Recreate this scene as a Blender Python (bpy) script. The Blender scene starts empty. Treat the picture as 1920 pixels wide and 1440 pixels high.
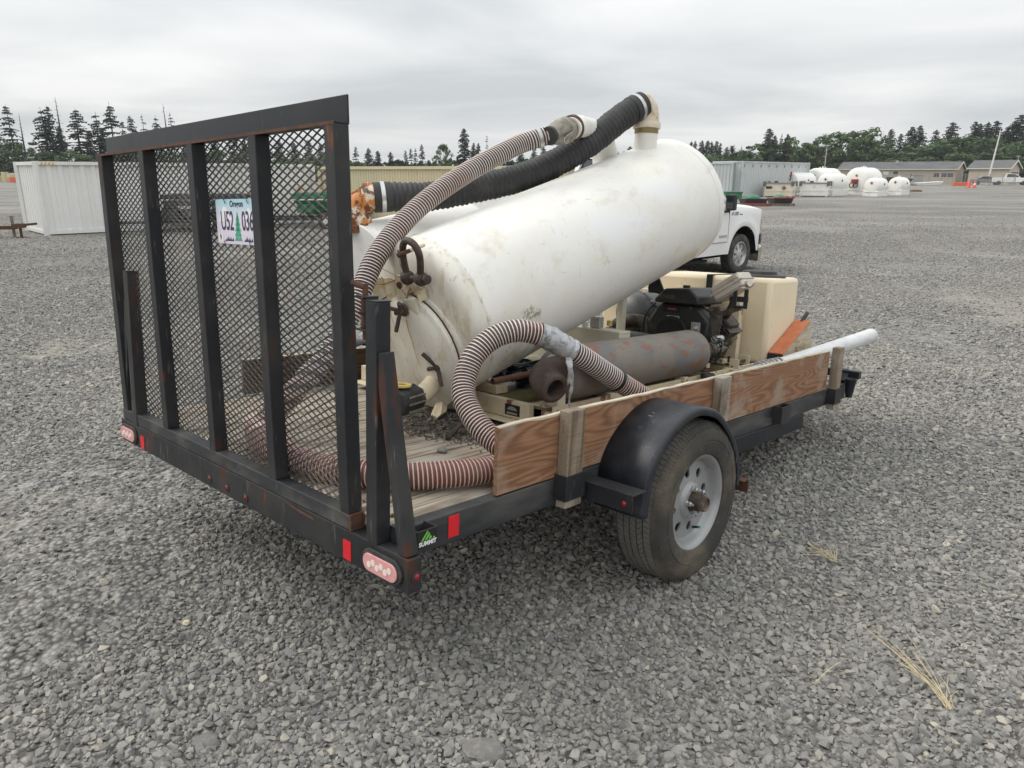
import bpy, math, random
from mathutils import Vector, Matrix, noise as mnoise

random.seed(11)
SC = bpy.context.scene
COL = SC.collection
R = math.radians

# ------------------------------------------------------------------ camera
cam_data = bpy.data.cameras.new("camera")
cam_data.sensor_fit = 'HORIZONTAL'
cam_data.sensor_width = 36.0
cam_data.lens = 36.0 * 1380.57 / 1920.0
cam_data.clip_start = 0.05
cam_data.clip_end = 4000.0
cam = bpy.data.objects.new("camera", cam_data)
COL.objects.link(cam)
cam.matrix_world = (Matrix.Translation((0, 0, 1.6562)) @ Matrix.Rotation(R(90 - 15.96), 4, 'X')
                    @ Matrix.Rotation(R(0.12), 4, 'Z'))
SC.camera = cam

# ------------------------------------------------------------------ sky and sun
SUN_AZ, SUN_EL = R(-78.0), R(44.0)          # azimuth from +Y towards +X
world = bpy.data.worlds.new("World")
SC.world = world
world.use_nodes = True
wn = world.node_tree.nodes
wl = world.node_tree.links
wn.clear()
w_out = wn.new('ShaderNodeOutputWorld')
w_bg = wn.new('ShaderNodeBackground')
w_bg.inputs['Strength'].default_value = 0.112
w_sky = wn.new('ShaderNodeTexSky')
w_sky.sky_type = 'NISHITA'
w_sky.sun_disc = False
w_sky.sun_elevation = SUN_EL
w_sky.sun_rotation = SUN_AZ
w_sky.air_density = 1.0
w_sky.dust_density = 3.0
w_tc = wn.new('ShaderNodeTexCoord')
w_sep = wn.new('ShaderNodeSeparateXYZ')
wl.new(w_tc.outputs['Generated'], w_sep.inputs[0])
# cloud deck: the view direction is projected on a flat layer so clouds flatten towards the horizon
w_zc = wn.new('ShaderNodeMath'); w_zc.operation = 'MAXIMUM'; w_zc.inputs[1].default_value = 0.0
wl.new(w_sep.outputs['Z'], w_zc.inputs[0])
w_za = wn.new('ShaderNodeMath'); w_za.operation = 'ADD'; w_za.inputs[1].default_value = 0.11
wl.new(w_zc.outputs[0], w_za.inputs[0])
w_inv = wn.new('ShaderNodeMath'); w_inv.operation = 'DIVIDE'; w_inv.inputs[0].default_value = 1.0
wl.new(w_za.outputs[0], w_inv.inputs[1])
w_pos = wn.new('ShaderNodeVectorMath'); w_pos.operation = 'SCALE'
wl.new(w_tc.outputs['Generated'], w_pos.inputs[0]); wl.new(w_inv.outputs[0], w_pos.inputs['Scale'])
w_map = wn.new('ShaderNodeMapping'); w_map.inputs['Scale'].default_value = (0.33, 0.42, 0.0)
w_map.inputs['Location'].default_value = (1.7, 0.35, 0.0)
wl.new(w_pos.outputs[0], w_map.inputs['Vector'])
w_n = wn.new('ShaderNodeTexNoise')
w_n.inputs['Scale'].default_value = 1.5; w_n.inputs['Detail'].default_value = 5.0
w_n.inputs['Roughness'].default_value = 0.5; w_n.inputs['Distortion'].default_value = 0.35
wl.new(w_map.outputs[0], w_n.inputs['Vector'])
w_rc = wn.new('ShaderNodeValToRGB')
w_rc.color_ramp.elements[0].position = 0.33; w_rc.color_ramp.elements[0].color = (4.7, 4.95, 5.1, 1)
w_rc.color_ramp.elements[1].position = 0.66; w_rc.color_ramp.elements[1].color = (7.2, 7.22, 7.2, 1)
wl.new(w_n.outputs['Fac'], w_rc.inputs[0])
# an overcast sky is brighter overhead than at the horizon
w_gr = wn.new('ShaderNodeMapRange')
w_gr.inputs['From Min'].default_value = 0.0; w_gr.inputs['From Max'].default_value = 1.0
w_gr.inputs['To Min'].default_value = 0.97; w_gr.inputs['To Max'].default_value = 2.3
wl.new(w_zc.outputs[0], w_gr.inputs['Value'])
w_mul = wn.new('ShaderNodeVectorMath'); w_mul.operation = 'SCALE'
wl.new(w_rc.outputs[0], w_mul.inputs[0]); wl.new(w_gr.outputs[0], w_mul.inputs['Scale'])
w_mix = wn.new('ShaderNodeMix'); w_mix.data_type = 'RGBA'; w_mix.inputs['Factor'].default_value = 0.95
wl.new(w_sky.outputs[0], w_mix.inputs['A']); wl.new(w_mul.outputs[0], w_mix.inputs['B'])
wl.new(w_mix.outputs['Result'], w_bg.inputs['Color'])
wl.new(w_bg.outputs[0], w_out.inputs['Surface'])

sun_d = bpy.data.lights.new("sun", 'SUN')
sun_d.energy = 1.5
sun_d.angle = R(20)
sun_d.color = (1.0, 0.95, 0.87)
sun = bpy.data.objects.new("sun", sun_d)
COL.objects.link(sun)
sun_dir = Vector((math.sin(SUN_AZ) * math.cos(SUN_EL), math.cos(SUN_AZ) * math.cos(SUN_EL), math.sin(SUN_EL)))
sun.matrix_world = Matrix.Translation((-20, 6, 40)) @ sun_dir.to_track_quat('Z', 'Y').to_matrix().to_4x4()

SC.view_settings.view_transform = 'Standard'
SC.view_settings.look = 'None'
SC.view_settings.exposure = 0.13
SC.view_settings.gamma = 1.0
SC.view_settings.use_curve_mapping = False
SC.render.engine = 'CYCLES'
SC.cycles.max_bounces = 6

# ------------------------------------------------------------------ materials
def mat(name, col, rough=0.6, metal=0.0, layers=(), bump=None, spec=0.5, coords='Object', var=0.0, emit=None, spots=()):
    """layers: (colour, scale, lo, hi, amount[, stretch[, roughness]]) painted one over the other by noise masks"""
    m = bpy.data.materials.new(name)
    m.use_nodes = True
    nt = m.node_tree
    n, l = nt.nodes, nt.links
    b = n['Principled BSDF']
    b.inputs['Roughness'].default_value = rough
    b.inputs['Metallic'].default_value = metal
    b.inputs['Specular IOR Level'].default_value = spec
    if emit:
        b.inputs['Emission Color'].default_value = (*emit[0], 1)
        b.inputs['Emission Strength'].default_value = emit[1]
    tc = n.new('ShaderNodeTexCoord')
    cur = None
    rcur = None
    seed = (sum(ord(c) for c in name) % 97) * 1.37
    for i, L in enumerate(layers):
        c, sc, lo, hi, amt = L[:5]
        st = L[5] if len(L) > 5 and L[5] else (1, 1, 1)
        mp = n.new('ShaderNodeMapping')
        mp.inputs['Scale'].default_value = st
        mp.inputs['Location'].default_value = (seed + i * 3.1, seed * .7, i * 5.3)
        l.new(tc.outputs[coords], mp.inputs['Vector'])
        nz = n.new('ShaderNodeTexNoise')
        nz.inputs['Scale'].default_value = sc
        nz.inputs['Detail'].default_value = 6.0
        nz.inputs['Roughness'].default_value = 0.62
        l.new(mp.outputs[0], nz.inputs['Vector'])
        mr = n.new('ShaderNodeMapRange')
        mr.interpolation_type = 'SMOOTHSTEP'
        mr.inputs['From Min'].default_value = lo
        mr.inputs['From Max'].default_value = hi
        mr.inputs['To Max'].default_value = amt
        l.new(nz.outputs['Fac'], mr.inputs['Value'])
        mx = n.new('ShaderNodeMix'); mx.data_type = 'RGBA'
        l.new(mr.outputs[0], mx.inputs['Factor'])
        if cur is None:
            mx.inputs['A'].default_value = (*col, 1)
        else:
            l.new(cur, mx.inputs['A'])
        mx.inputs['B'].default_value = (*c, 1)
        cur = mx.outputs['Result']
        if len(L) > 6:
            rm = n.new('ShaderNodeMix'); rm.data_type = 'FLOAT'
            l.new(mr.outputs[0], rm.inputs['Factor'])
            if rcur is None:
                rm.inputs['A'].default_value = rough
            else:
                l.new(rcur, rm.inputs['A'])
            rm.inputs['B'].default_value = L[6]
            rcur = rm.outputs[0]
    for (c, ctr, rad, sc, lo, hi, amt) in spots:      # stains of their own shape and place
        sb = n.new('ShaderNodeVectorMath'); sb.operation = 'SUBTRACT'; sb.inputs[1].default_value = ctr
        l.new(tc.outputs[coords], sb.inputs[0])
        dv = n.new('ShaderNodeVectorMath'); dv.operation = 'DIVIDE'; dv.inputs[1].default_value = rad
        l.new(sb.outputs[0], dv.inputs[0])
        ln = n.new('ShaderNodeVectorMath'); ln.operation = 'LENGTH'; l.new(dv.outputs[0], ln.inputs[0])
        fo = n.new('ShaderNodeMapRange'); fo.interpolation_type = 'SMOOTHSTEP'
        fo.inputs['From Min'].default_value = 1.0; fo.inputs['From Max'].default_value = .25
        l.new(ln.outputs['Value'], fo.inputs['Value'])
        nz = n.new('ShaderNodeTexNoise'); nz.inputs['Scale'].default_value = sc; nz.inputs['Detail'].default_value = 7.0
        nz.inputs['Roughness'].default_value = .7
        l.new(tc.outputs[coords], nz.inputs['Vector'])
        ad = n.new('ShaderNodeMath'); ad.operation = 'MULTIPLY_ADD'; ad.inputs[1].default_value = .35
        l.new(fo.outputs[0], ad.inputs[0]); l.new(nz.outputs['Fac'], ad.inputs[2])
        m0 = n.new('ShaderNodeMapRange'); m0.inputs['From Min'].default_value = lo + .35; m0.inputs['From Max'].default_value = hi + .35
        m0.inputs['To Max'].default_value = amt
        l.new(ad.outputs[0], m0.inputs['Value'])
        m1 = n.new('ShaderNodeMath'); m1.operation = 'MULTIPLY'; l.new(m0.outputs[0], m1.inputs[0]); l.new(fo.outputs[0], m1.inputs[1])
        mx = n.new('ShaderNodeMix'); mx.data_type = 'RGBA'; l.new(m1.outputs[0], mx.inputs['Factor'])
        if cur is None: mx.inputs['A'].default_value = (*col, 1)
        else: l.new(cur, mx.inputs['A'])
        mx.inputs['B'].default_value = (*c, 1); cur = mx.outputs['Result']
    if var:
        oi = n.new('ShaderNodeObjectInfo')
        hv = n.new('ShaderNodeHueSaturation')
        mr = n.new('ShaderNodeMapRange')
        mr.inputs['To Min'].default_value = 1 - var; mr.inputs['To Max'].default_value = 1 + var
        l.new(oi.outputs['Random'], mr.inputs['Value'])
        l.new(mr.outputs[0], hv.inputs['Value'])
        if cur is None:
            hv.inputs['Color'].default_value = (*col, 1)
        else:
            l.new(cur, hv.inputs['Color'])
        cur = hv.outputs[0]
    if cur is None:
        b.inputs['Base Color'].default_value = (*col, 1)
    else:
        l.new(cur, b.inputs['Base Color'])
    if rcur is not None:
        l.new(rcur, b.inputs['Roughness'])
    if bump:
        sc, st, dist = bump[:3]
        mp = n.new('ShaderNodeMapping')
        mp.inputs['Scale'].default_value = bump[3] if len(bump) > 3 else (1, 1, 1)
        l.new(tc.outputs[coords], mp.inputs['Vector'])
        nz = n.new('ShaderNodeTexNoise')
        nz.inputs['Scale'].default_value = sc
        nz.inputs['Detail'].default_value = 5.0
        l.new(mp.outputs[0], nz.inputs['Vector'])
        bp = n.new('ShaderNodeBump')
        bp.inputs['Strength'].default_value = st
        bp.inputs['Distance'].default_value = dist
        l.new(nz.outputs['Fac'], bp.inputs['Height'])
        l.new(bp.outputs[0], b.inputs['Normal'])
    return m

def contour_wood(name, dark, light, grey, rings=9.0, scale=(1.6, 6, 9), weather=0.5, bumpd=0.002, wscale=6.0, fib=.45):
    """rotary-cut plywood: the growth rings are contour lines of a stretched noise"""
    m = bpy.data.materials.new(name); m.use_nodes = True
    n, l = m.node_tree.nodes, m.node_tree.links
    b = n['Principled BSDF']; b.inputs['Roughness'].default_value = 0.8
    tc = n.new('ShaderNodeTexCoord')
    mp = n.new('ShaderNodeMapping'); mp.inputs['Scale'].default_value = scale
    oi = n.new('ShaderNodeObjectInfo')
    ad = n.new('ShaderNodeVectorMath'); ad.operation = 'ADD'
    sc = n.new('ShaderNodeMath'); sc.operation = 'MULTIPLY'; sc.inputs[1].default_value = 37.0
    l.new(oi.outputs['Random'], sc.inputs[0])
    l.new(tc.outputs['Object'], ad.inputs[0]); l.new(sc.outputs[0], ad.inputs[1])
    l.new(ad.outputs[0], mp.inputs['Vector'])
    nz = n.new('ShaderNodeTexNoise'); nz.inputs['Scale'].default_value = 1.0
    nz.inputs['Detail'].default_value = 2.0; nz.inputs['Roughness'].default_value = 0.35; nz.inputs['Distortion'].default_value = .3
    l.new(mp.outputs[0], nz.inputs['Vector'])
    mu = n.new('ShaderNodeMath'); mu.operation = 'MULTIPLY'; mu.inputs[1].default_value = rings * 6.28
    l.new(nz.outputs['Fac'], mu.inputs[0])
    sn = n.new('ShaderNodeMath'); sn.operation = 'SINE'; l.new(mu.outputs[0], sn.inputs[0])
    rp = n.new('ShaderNodeValToRGB')
    rp.color_ramp.elements[0].position = 0.0; rp.color_ramp.elements[0].color = (*light, 1)
    rp.color_ramp.elements[1].position = 1.0; rp.color_ramp.elements[1].color = (*dark, 1)
    mr = n.new('ShaderNodeMapRange'); mr.inputs['From Min'].default_value = -0.6; mr.inputs['From Max'].default_value = 1.0
    l.new(sn.outputs[0], mr.inputs['Value']); l.new(mr.outputs[0], rp.inputs[0])
    # fine fibres
    mp2 = n.new('ShaderNodeMapping'); mp2.inputs['Scale'].default_value = (6, 120, 120)
    l.new(tc.outputs['Object'], mp2.inputs['Vector'])
    n2 = n.new('ShaderNodeTexNoise'); n2.inputs['Scale'].default_value = 1.0; n2.inputs['Detail'].default_value = 3.0
    l.new(mp2.outputs[0], n2.inputs['Vector'])
    m1 = n.new('ShaderNodeMix'); m1.data_type = 'RGBA'; m1.blend_type = 'MULTIPLY'; m1.inputs['Factor'].default_value = 0.55
    f1 = n.new('ShaderNodeMapRange'); f1.inputs['From Min'].default_value = .25; f1.inputs['From Max'].default_value = .6
    f1.inputs['To Min'].default_value = fib
    l.new(n2.outputs['Fac'], f1.inputs['Value'])
    l.new(rp.outputs[0], m1.inputs['A']); l.new(f1.outputs[0], m1.inputs['B'])
    # weathered grey patches
    n3 = n.new('ShaderNodeTexNoise'); n3.inputs['Scale'].default_value = wscale; n3.inputs['Detail'].default_value = 5.0
    l.new(ad.outputs[0], n3.inputs['Vector'])
    f3 = n.new('ShaderNodeMapRange'); f3.interpolation_type = 'SMOOTHSTEP'
    f3.inputs['From Min'].default_value = 0.5; f3.inputs['From Max'].default_value = 0.72; f3.inputs['To Max'].default_value = weather
    l.new(n3.outputs['Fac'], f3.inputs['Value'])
    m2 = n.new('ShaderNodeMix'); m2.data_type = 'RGBA'
    l.new(f3.outputs[0], m2.inputs['Factor']); l.new(m1.outputs['Result'], m2.inputs['A']); m2.inputs['B'].default_value = (*grey, 1)
    l.new(m2.outputs['Result'], b.inputs['Base Color'])
    bp = n.new('ShaderNodeBump'); bp.inputs['Strength'].default_value = 0.5; bp.inputs['Distance'].default_value = bumpd
    l.new(n2.outputs['Fac'], bp.inputs['Height']); l.new(bp.outputs[0], b.inputs['Normal'])
    return m

RUST = (0.16, 0.055, 0.022)
RUSTD = (0.075, 0.032, 0.02)
GRIME = (0.33, 0.27, 0.17)
M = {}
M['black'] = mat('black_enamel', (0.016, 0.018, 0.022), 0.36, spec=.28, layers=[
    ((0.05, 0.05, 0.048), 3.0, .45, .75, .55, None, .6), (RUST, 9, .68, .76, .7, (1, 1, .45), .85),
    ((0.13, 0.125, 0.115), 60, .62, .70, .5, (1, 1, .12), .7)], bump=(90, .15, .001))
M['black_rusty'] = mat('black_enamel_rusting', (0.02, 0.021, 0.024), 0.42, spec=.28, layers=[
    ((0.055, 0.053, 0.05), 3.0, .42, .7, .6, None, .6), (RUSTD, 10, .58, .68, .85, (1, 1, .3), .9), (RUST, 10, .65, .72, .8, (1, 1, .3), .9),
    ((0.14, 0.13, 0.115), 60, .61, .69, .6, (1, 1, .12), .7)], bump=(70, .25, .0015))
M['black_dusty'] = mat('black_rail_dusty', (0.022, 0.024, 0.028), 0.5, layers=[
    ((0.10, 0.095, 0.085), 5.0, .42, .72, .75, (.5, 1, 2), .8), (RUST, 12, .64, .74, .7, None, .9),
    ((0.2, 0.19, 0.17), 45, .66, .74, .6, (1.5, 1, .2), .8)], bump=(70, .2, .001))
M['fender'] = mat('fender_black_plastic', (0.014, 0.017, 0.024), 0.36, spec=.35, layers=[
    ((0.055, 0.056, 0.06), 5, .48, .72, .6, (1, 1, .5), .55), ((0.22, 0.215, 0.21), 46, .645, .70, .6, (2.2, .5, .18), .6), ((0.11, 0.105, 0.10), 150, .62, .70, .4)], bump=(30, .08, .001))
M['rust'] = mat('rusty_iron', (0.10, 0.045, 0.026), 0.85, layers=[
    ((0.05, 0.028, 0.02), 22, .4, .7, .8), ((0.22, 0.085, 0.03), 30, .58, .75, .6)], bump=(120, .4, .002))
M['rust_brown'] = mat('old_brown_iron', (0.075, 0.05, 0.04), 0.8, layers=[
    ((0.035, 0.026, 0.022), 14, .42, .7, .8), ((0.13, 0.075, 0.045), 30, .55, .75, .6)], bump=(120, .35, .0015))
M['shackle'] = mat('shackle_iron', (0.075, 0.05, 0.042), 0.62, .25, layers=[
    ((0.03, 0.024, 0.022), 20, .42, .66, .8), ((0.26, 0.045, 0.03), 24, .62, .72, .7)], bump=(140, .3, .001))
M['tank'] = mat('tank_white_paint', (0.78, 0.77, 0.725), 0.38, layers=[
    ((0.70, 0.66, 0.56), 2.2, .46, .72, .6, None, .5), ((0.60, 0.55, 0.43), 9, .54, .72, .55, (.6, 1.4, .5), .6), ((0.55, 0.50, 0.40), 60, .60, .68, .35, (1, .25, .25)), ((0.42, 0.40, 0.36), 26, .66, .70, .5, (.35, 2, 2)),
    ((0.42, 0.36, 0.24), 55, .70, .76, .7, (1, 1, .5), .7), ((0.17, 0.12, 0.07), 150, .72, .76, .6)], bump=(14, .12, .004), spots=[
    ((.20, .21, .12), (.12, -.38, .39), (.15, .12, .075), 60, .44, .56, .85), ((.55, .46, .30), (.62, -.40, .63), (.16, .1, .06), 70, .5, .6, .6),
    ((.80, .805, .81), (.75, -.37, .80), (.55, .2, .16), 5, .30, .5, .7), ((.80, .805, .81), (1.15, -.37, 1.0), (.4, .2, .16), 6, .30, .5, .7),
    ((.47, .38, .24), (.24, -.30, .20), (.6, .16, .16), 9, .38, .6, .75), ((.45, .36, .22), (1.55, -.33, .64), (.22, .2, .14), 9, .38, .6, .75), ((.36, .24, .12), (.0, -.34, .30), (.2, .1, .2), 50, .52, .6, .8),
    ((.60, .53, .40), (-.02, -.22, .70), (.25, .2, .22), 11, .42, .62, .7), ((.33, .34, .33), (1.05, -.37, .86), (.4, .12, .10), 26, .54, .66, .5)])
M['tank_dirty'] = mat('tank_head_yellowed', (0.72, 0.70, 0.63), 0.5, layers=[
    ((0.64, 0.57, 0.42), 3, .42, .7, .7, (1, 1, .5)), ((0.5, 0.4, 0.24), 11, .52, .70, .65, (1.6, 1.6, .3)), ((0.42, 0.30, 0.16), 26, .60, .68, .6, (1.8, 1.8, .22)),
    ((0.3, 0.19, 0.09), 60, .65, .72, .8, (1, 1, .35)), ((0.1, 0.06, 0.035), 130, .68, .72, .8)], bump=(18, .15, .003))
M['cream'] = mat('cream_paint_rusting', (0.66, 0.58, 0.42), 0.55, layers=[
    ((0.5, 0.4, 0.25), 6, .45, .7, .7), (RUST, 11, .58, .68, .95, None, .9), ((0.5, 0.22, 0.06), 26, .6, .7, .6)], bump=(60, .2, .0015))
M['cream_clean'] = mat('cream_paint', (0.68, 0.64, 0.52), 0.5, layers=[
    ((0.5, 0.44, 0.32), 5, .5, .75, .6), (RUST, 40, .69, .74, .8)], bump=(40, .1, .001))
M['flaking'] = mat('flaking_elbow', (0.74, 0.64, 0.50), 0.6, layers=[
    ((0.60, 0.22, 0.045), 13, .40, .52, .95), (RUST, 10, .50, .56, .95, None, .9), (RUSTD, 17, .54, .60, .9)], bump=(40, .4, .002))
M['elbow_worn'] = mat('worn_elbow', (0.66, 0.58, 0.46), 0.6, layers=[
    ((0.45, 0.3, 0.15), 14, .46, .66, .8), ((0.2, 0.1, 0.05), 30, .58, .68, .8)], bump=(40, .3, .002))
M['rubber'] = mat('black_rubber', (0.024, 0.024, 0.025), 0.62, layers=[
    ((0.06, 0.058, 0.055), 7, .46, .7, .7), ((0.12, 0.115, 0.105), 60, .66, .75, .5)], bump=(60, .3, .002))
M['hose_pink_wall'] = mat('hose_pink_wall', (0.115, 0.06, 0.05), 0.42, layers=[((0.16, 0.075, 0.06), 8, .45, .7, .7)])
M['hose_dark'] = mat('hose_brown_wall', (0.088, 0.055, 0.049), 0.42, layers=[((0.14, 0.085, 0.075), 8, .45, .7, .7)])
M['hose_rib'] = mat('hose_white_rib', (0.74, 0.69, 0.64), 0.45, layers=[
    ((0.64, 0.42, 0.35), 1.3, .45, .60, .75), ((0.5, 0.42, 0.36), 30, .6, .72, .6)])
M['hose_rib_pink'] = mat('hose_pink_rib', (0.66, 0.36, 0.29), 0.5, layers=[((0.55, 0.45, 0.38), 6, .48, .66, .8)])
M['tape'] = mat('duct_tape', (0.40, 0.41, 0.42), 0.35, .3, layers=[
    ((0.16, 0.165, 0.17), 30, .45, .62, .8, (1, 1, 1)), ((0.62, 0.62, 0.62), 60, .6, .7, .6)], bump=(60, .6, .005))
M['steel'] = mat('bright_steel', (0.55, 0.55, 0.54), 0.32, .9, layers=[((0.3, 0.28, 0.25), 20, .5, .7, .6)])
M['zinc'] = mat('zinc_plate', (0.5, 0.5, 0.49), 0.45, .8, layers=[((0.35, 0.33, 0.3), 20, .5, .7, .6)])
M['galv'] = mat('pale_pipe', (0.66, 0.67, 0.67), 0.42, .15, layers=[
    ((0.5, 0.5, 0.49), 18, .45, .7, .7, (.4, 1, 1)), ((0.3, 0.28, 0.25), 70, .66, .74, .6)], bump=(40, .25, .002))
M['camlock'] = mat('dull_coupling', (0.27, 0.25, 0.2), 0.5, .5, layers=[((0.12, 0.1, 0.08), 20, .45, .7, .8)])
M['tyre'] = mat('tyre_rubber', (0.035, 0.033, 0.030), 0.8, layers=[
    ((0.125, 0.105, 0.075), 4.5, .40, .64, .85, None, .9), ((0.05, 0.047, 0.043), 9, .48, .66, .7), ((0.17, 0.15, 0.12), 45, .60, .72, .5)], bump=(90, .25, .001))
M['tread'] = mat('tyre_tread', (0.13, 0.125, 0.115), 0.85, layers=[
    ((0.19, 0.18, 0.16), 14, .42, .7, .7), ((0.06, 0.056, 0.05), 6, .5, .75, .6)], bump=(120, .3, .001))
M['rim'] = mat('grey_wheel_paint', (0.33, 0.335, 0.34), 0.42, .35, layers=[
    ((0.26, 0.25, 0.235), 9, .46, .72, .7), ((0.2, 0.16, 0.11), 36, .66, .74, .6)])
M['hub'] = mat('hub_cap_greasy', (0.16, 0.125, 0.09), 0.6, .4, layers=[((0.06, 0.045, 0.035), 16, .42, .62, .9), ((0.3, 0.25, 0.19), 30, .58, .7, .6)])
M['dark_gap'] = mat('dark_underside', (0.012, 0.012, 0.012), 0.9)  # near-black of hidden parts; also stands in for shade inside openings
M['red_lens'] = mat('red_lens', (0.26, 0.012, 0.02), 0.25, layers=[((0.18, 0.012, 0.02), 40, .4, .7, .6)])
M['red_tape'] = mat('red_reflector', (0.62, 0.012, 0.02), 0.4)
M['lamp_lens'] = mat('faded_lens', (0.66, 0.34, 0.33), 0.22, layers=[((0.55, 0.22, 0.22), 30, .45, .7, .7)])
M['led'] = mat('led_cups', (0.80, 0.68, 0.62), 0.2)
M['gasket'] = mat('lamp_gasket', (0.03, 0.03, 0.03), 0.7, layers=[((0.1, 0.075, 0.05), 20, .48, .66, .8)])
M['plank'] = contour_wood('grey_deck_plank', (0.20, 0.155, 0.11), (0.45, 0.385, 0.30), (0.40, 0.37, 0.32), 8, (.4, 10, 10), .8, .005, 4, .28)
M['ply'] = contour_wood('plywood_face', (0.19, 0.090, 0.045), (0.305, 0.155, 0.080), (0.33, 0.275, 0.215), 28, (.75, 7, 5.2), .7, .002, 7)
M['ply_edge'] = mat('plywood_edge', (0.56, 0.49, 0.38), 0.85, layers=[((0.36, 0.3, 0.22), 20, .45, .66, .8, (.3, 2, 2))], bump=(60, .4, .002))
M['stake'] = contour_wood('weathered_stake', (0.13, 0.095, 0.062), (0.26, 0.205, 0.145), (0.33, 0.30, 0.26), 6, (9, 9, .8), .9, .003, 5)
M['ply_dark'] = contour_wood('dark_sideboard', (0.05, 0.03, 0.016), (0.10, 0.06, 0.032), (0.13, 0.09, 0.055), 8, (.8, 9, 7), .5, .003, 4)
M['dirt'] = mat('dirt_crumbs', (0.125, 0.112, 0.095), 0.95, layers=[((0.19, 0.175, 0.155), 60, .45, .65, .8)], bump=(200, .5, .004))
M['green_floor'] = mat('mouldy_floor', (0.17, 0.145, 0.068), 0.55, layers=[
    ((0.075, 0.07, 0.032), 4, .4, .66, .9, (1, 2.5, 1), .3), ((0.42, 0.34, 0.18), 9, .56, .7, .7, (1, 2, 1)), ((0.06, 0.05, 0.03), 40, .62, .7, .7)], bump=(30, .3, .003))
M['poly'] = mat('poly_tank', (0.75, 0.64, 0.46), 0.5, layers=[
    ((0.68, 0.54, 0.35), 2.2, .45, .7, .6), ((0.45, 0.36, 0.24), 14, .62, .74, .5), ((0.3, 0.22, 0.12), 90, .71, .75, .7)], bump=(6, .12, .006))
M['poly'].node_tree.nodes['Principled BSDF'].inputs['Subsurface Weight'].default_value = 0.15
M['poly'].node_tree.nodes['Principled BSDF'].inputs['Subsurface Radius'].default_value = (.04, .03, .015)
M['engine'] = mat('engine_black', (0.014, 0.014, 0.015), 0.5, layers=[((0.035, 0.034, 0.032), 8, .5, .75, .7)], bump=(90, .15, .001))
M['engine_metal'] = mat('engine_cast', (0.09, 0.08, 0.07), 0.6, .4, layers=[((0.045, 0.03, 0.022), 16, .45, .62, .9), ((0.2, 0.185, 0.165), 30, .58, .7, .6)], bump=(60, .3, .002))
M['muffler'] = mat('heat_stained_steel', (0.55, 0.50, 0.43), 0.36, .5, layers=[
    ((0.2, 0.13, 0.085), 5, .45, .66, .8), ((0.5, 0.47, 0.42), 9, .55, .72, .7)])
M['silencer'] = mat('scaled_cylinder', (0.185, 0.165, 0.14), 0.72, layers=[
    ((0.125, 0.13, 0.13), 4.5, .4, .62, .85), ((0.21, 0.085, 0.045), 13, .52, .62, .75, (.5, 1, 1)), ((0.20, 0.16, 0.115), 5, .52, .68, .7), ((0.045, 0.035, 0.03), 26, .64, .72, .8)], bump=(70, .25, .002))
M['blower'] = mat('blower_grey', (0.13, 0.14, 0.145), 0.5, .2, layers=[((0.2, 0.2, 0.195), 10, .5, .7, .6), ((0.05, 0.045, 0.04), 22, .6, .7, .7)])
M['orange'] = mat('faded_orange', (0.52, 0.17, 0.070), 0.75, layers=[((0.40, 0.12, 0.05), 12, .42, .66, .8), ((0.66, 0.32, 0.17), 40, .6, .72, .6)], bump=(120, .4, .002))
M['chock_wood'] = contour_wood('pale_chock_wood', (0.36, 0.29, 0.19), (0.52, 0.44, 0.31), (0.46, 0.42, 0.34), 6, (2, 9, 9), .6, .002, 6)
M['yellow'] = mat('yellow_ring', (0.55, 0.42, 0.12), 0.6)
M['white'] = mat('white_paint', (0.78, 0.78, 0.76), 0.4)
M['green_logo'] = mat('green_logo', (0.16, 0.52, 0.08), 0.5)
M['sticker'] = mat('black_sticker', (0.01, 0.01, 0.011), 0.5)
M['tarp'] = mat('dark_blue_tarp', (0.012, 0.016, 0.025), 0.35)
M['cable'] = mat('black_cable', (0.012, 0.012, 0.012), 0.5)

# ------------------------------------------------------------------ mesh builder
def catmull(pts, step):
    pts = [Vector(p) for p in pts]
    P = [pts[0] * 2 - pts[1]] + pts + [pts[-1] * 2 - pts[-2]]
    dense = []
    for i in range(1, len(P) - 2):
        p0, p1, p2, p3 = P[i - 1:i + 3]
        for k in range(24):
            t = k / 24
            dense.append(0.5 * ((2 * p1) + (p2 - p0) * t + (2 * p0 - 5 * p1 + 4 * p2 - p3) * t * t + (3 * p1 - p0 - 3 * p2 + p3) * t ** 3))
    dense.append(pts[-1])
    s = [0.0]
    for a, b in zip(dense, dense[1:]):
        s.append(s[-1] + (b - a).length)
    n = max(2, int(round(s[-1] / step)))
    out, j = [], 0
    for k in range(n + 1):
        d = s[-1] * k / n
        while j < len(s) - 2 and s[j + 1] < d:
            j += 1
        f = (d - s[j]) / max(1e-9, s[j + 1] - s[j])
        out.append(dense[j].lerp(dense[j + 1], min(1, f)))
    return out

def frames(pts, closed=False):
    pts = [Vector(p) for p in pts]
    n = len(pts)
    tan = []
    for i in range(n):
        a = pts[i - 1] if (i > 0 or closed) else pts[i]
        b = pts[(i + 1) % n] if (i < n - 1 or closed) else pts[i]
        tan.append((b - a).normalized())
    ref = Vector((0, 0, 1)) if abs(tan[0].z) < .9 else Vector((1, 0, 0))
    u = (ref - tan[0] * ref.dot(tan[0])).normalized()
    res = []
    for t in tan:
        u = (u - t * u.dot(t)).normalized()
        res.append((t, u, t.cross(u)))
    return res

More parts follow.
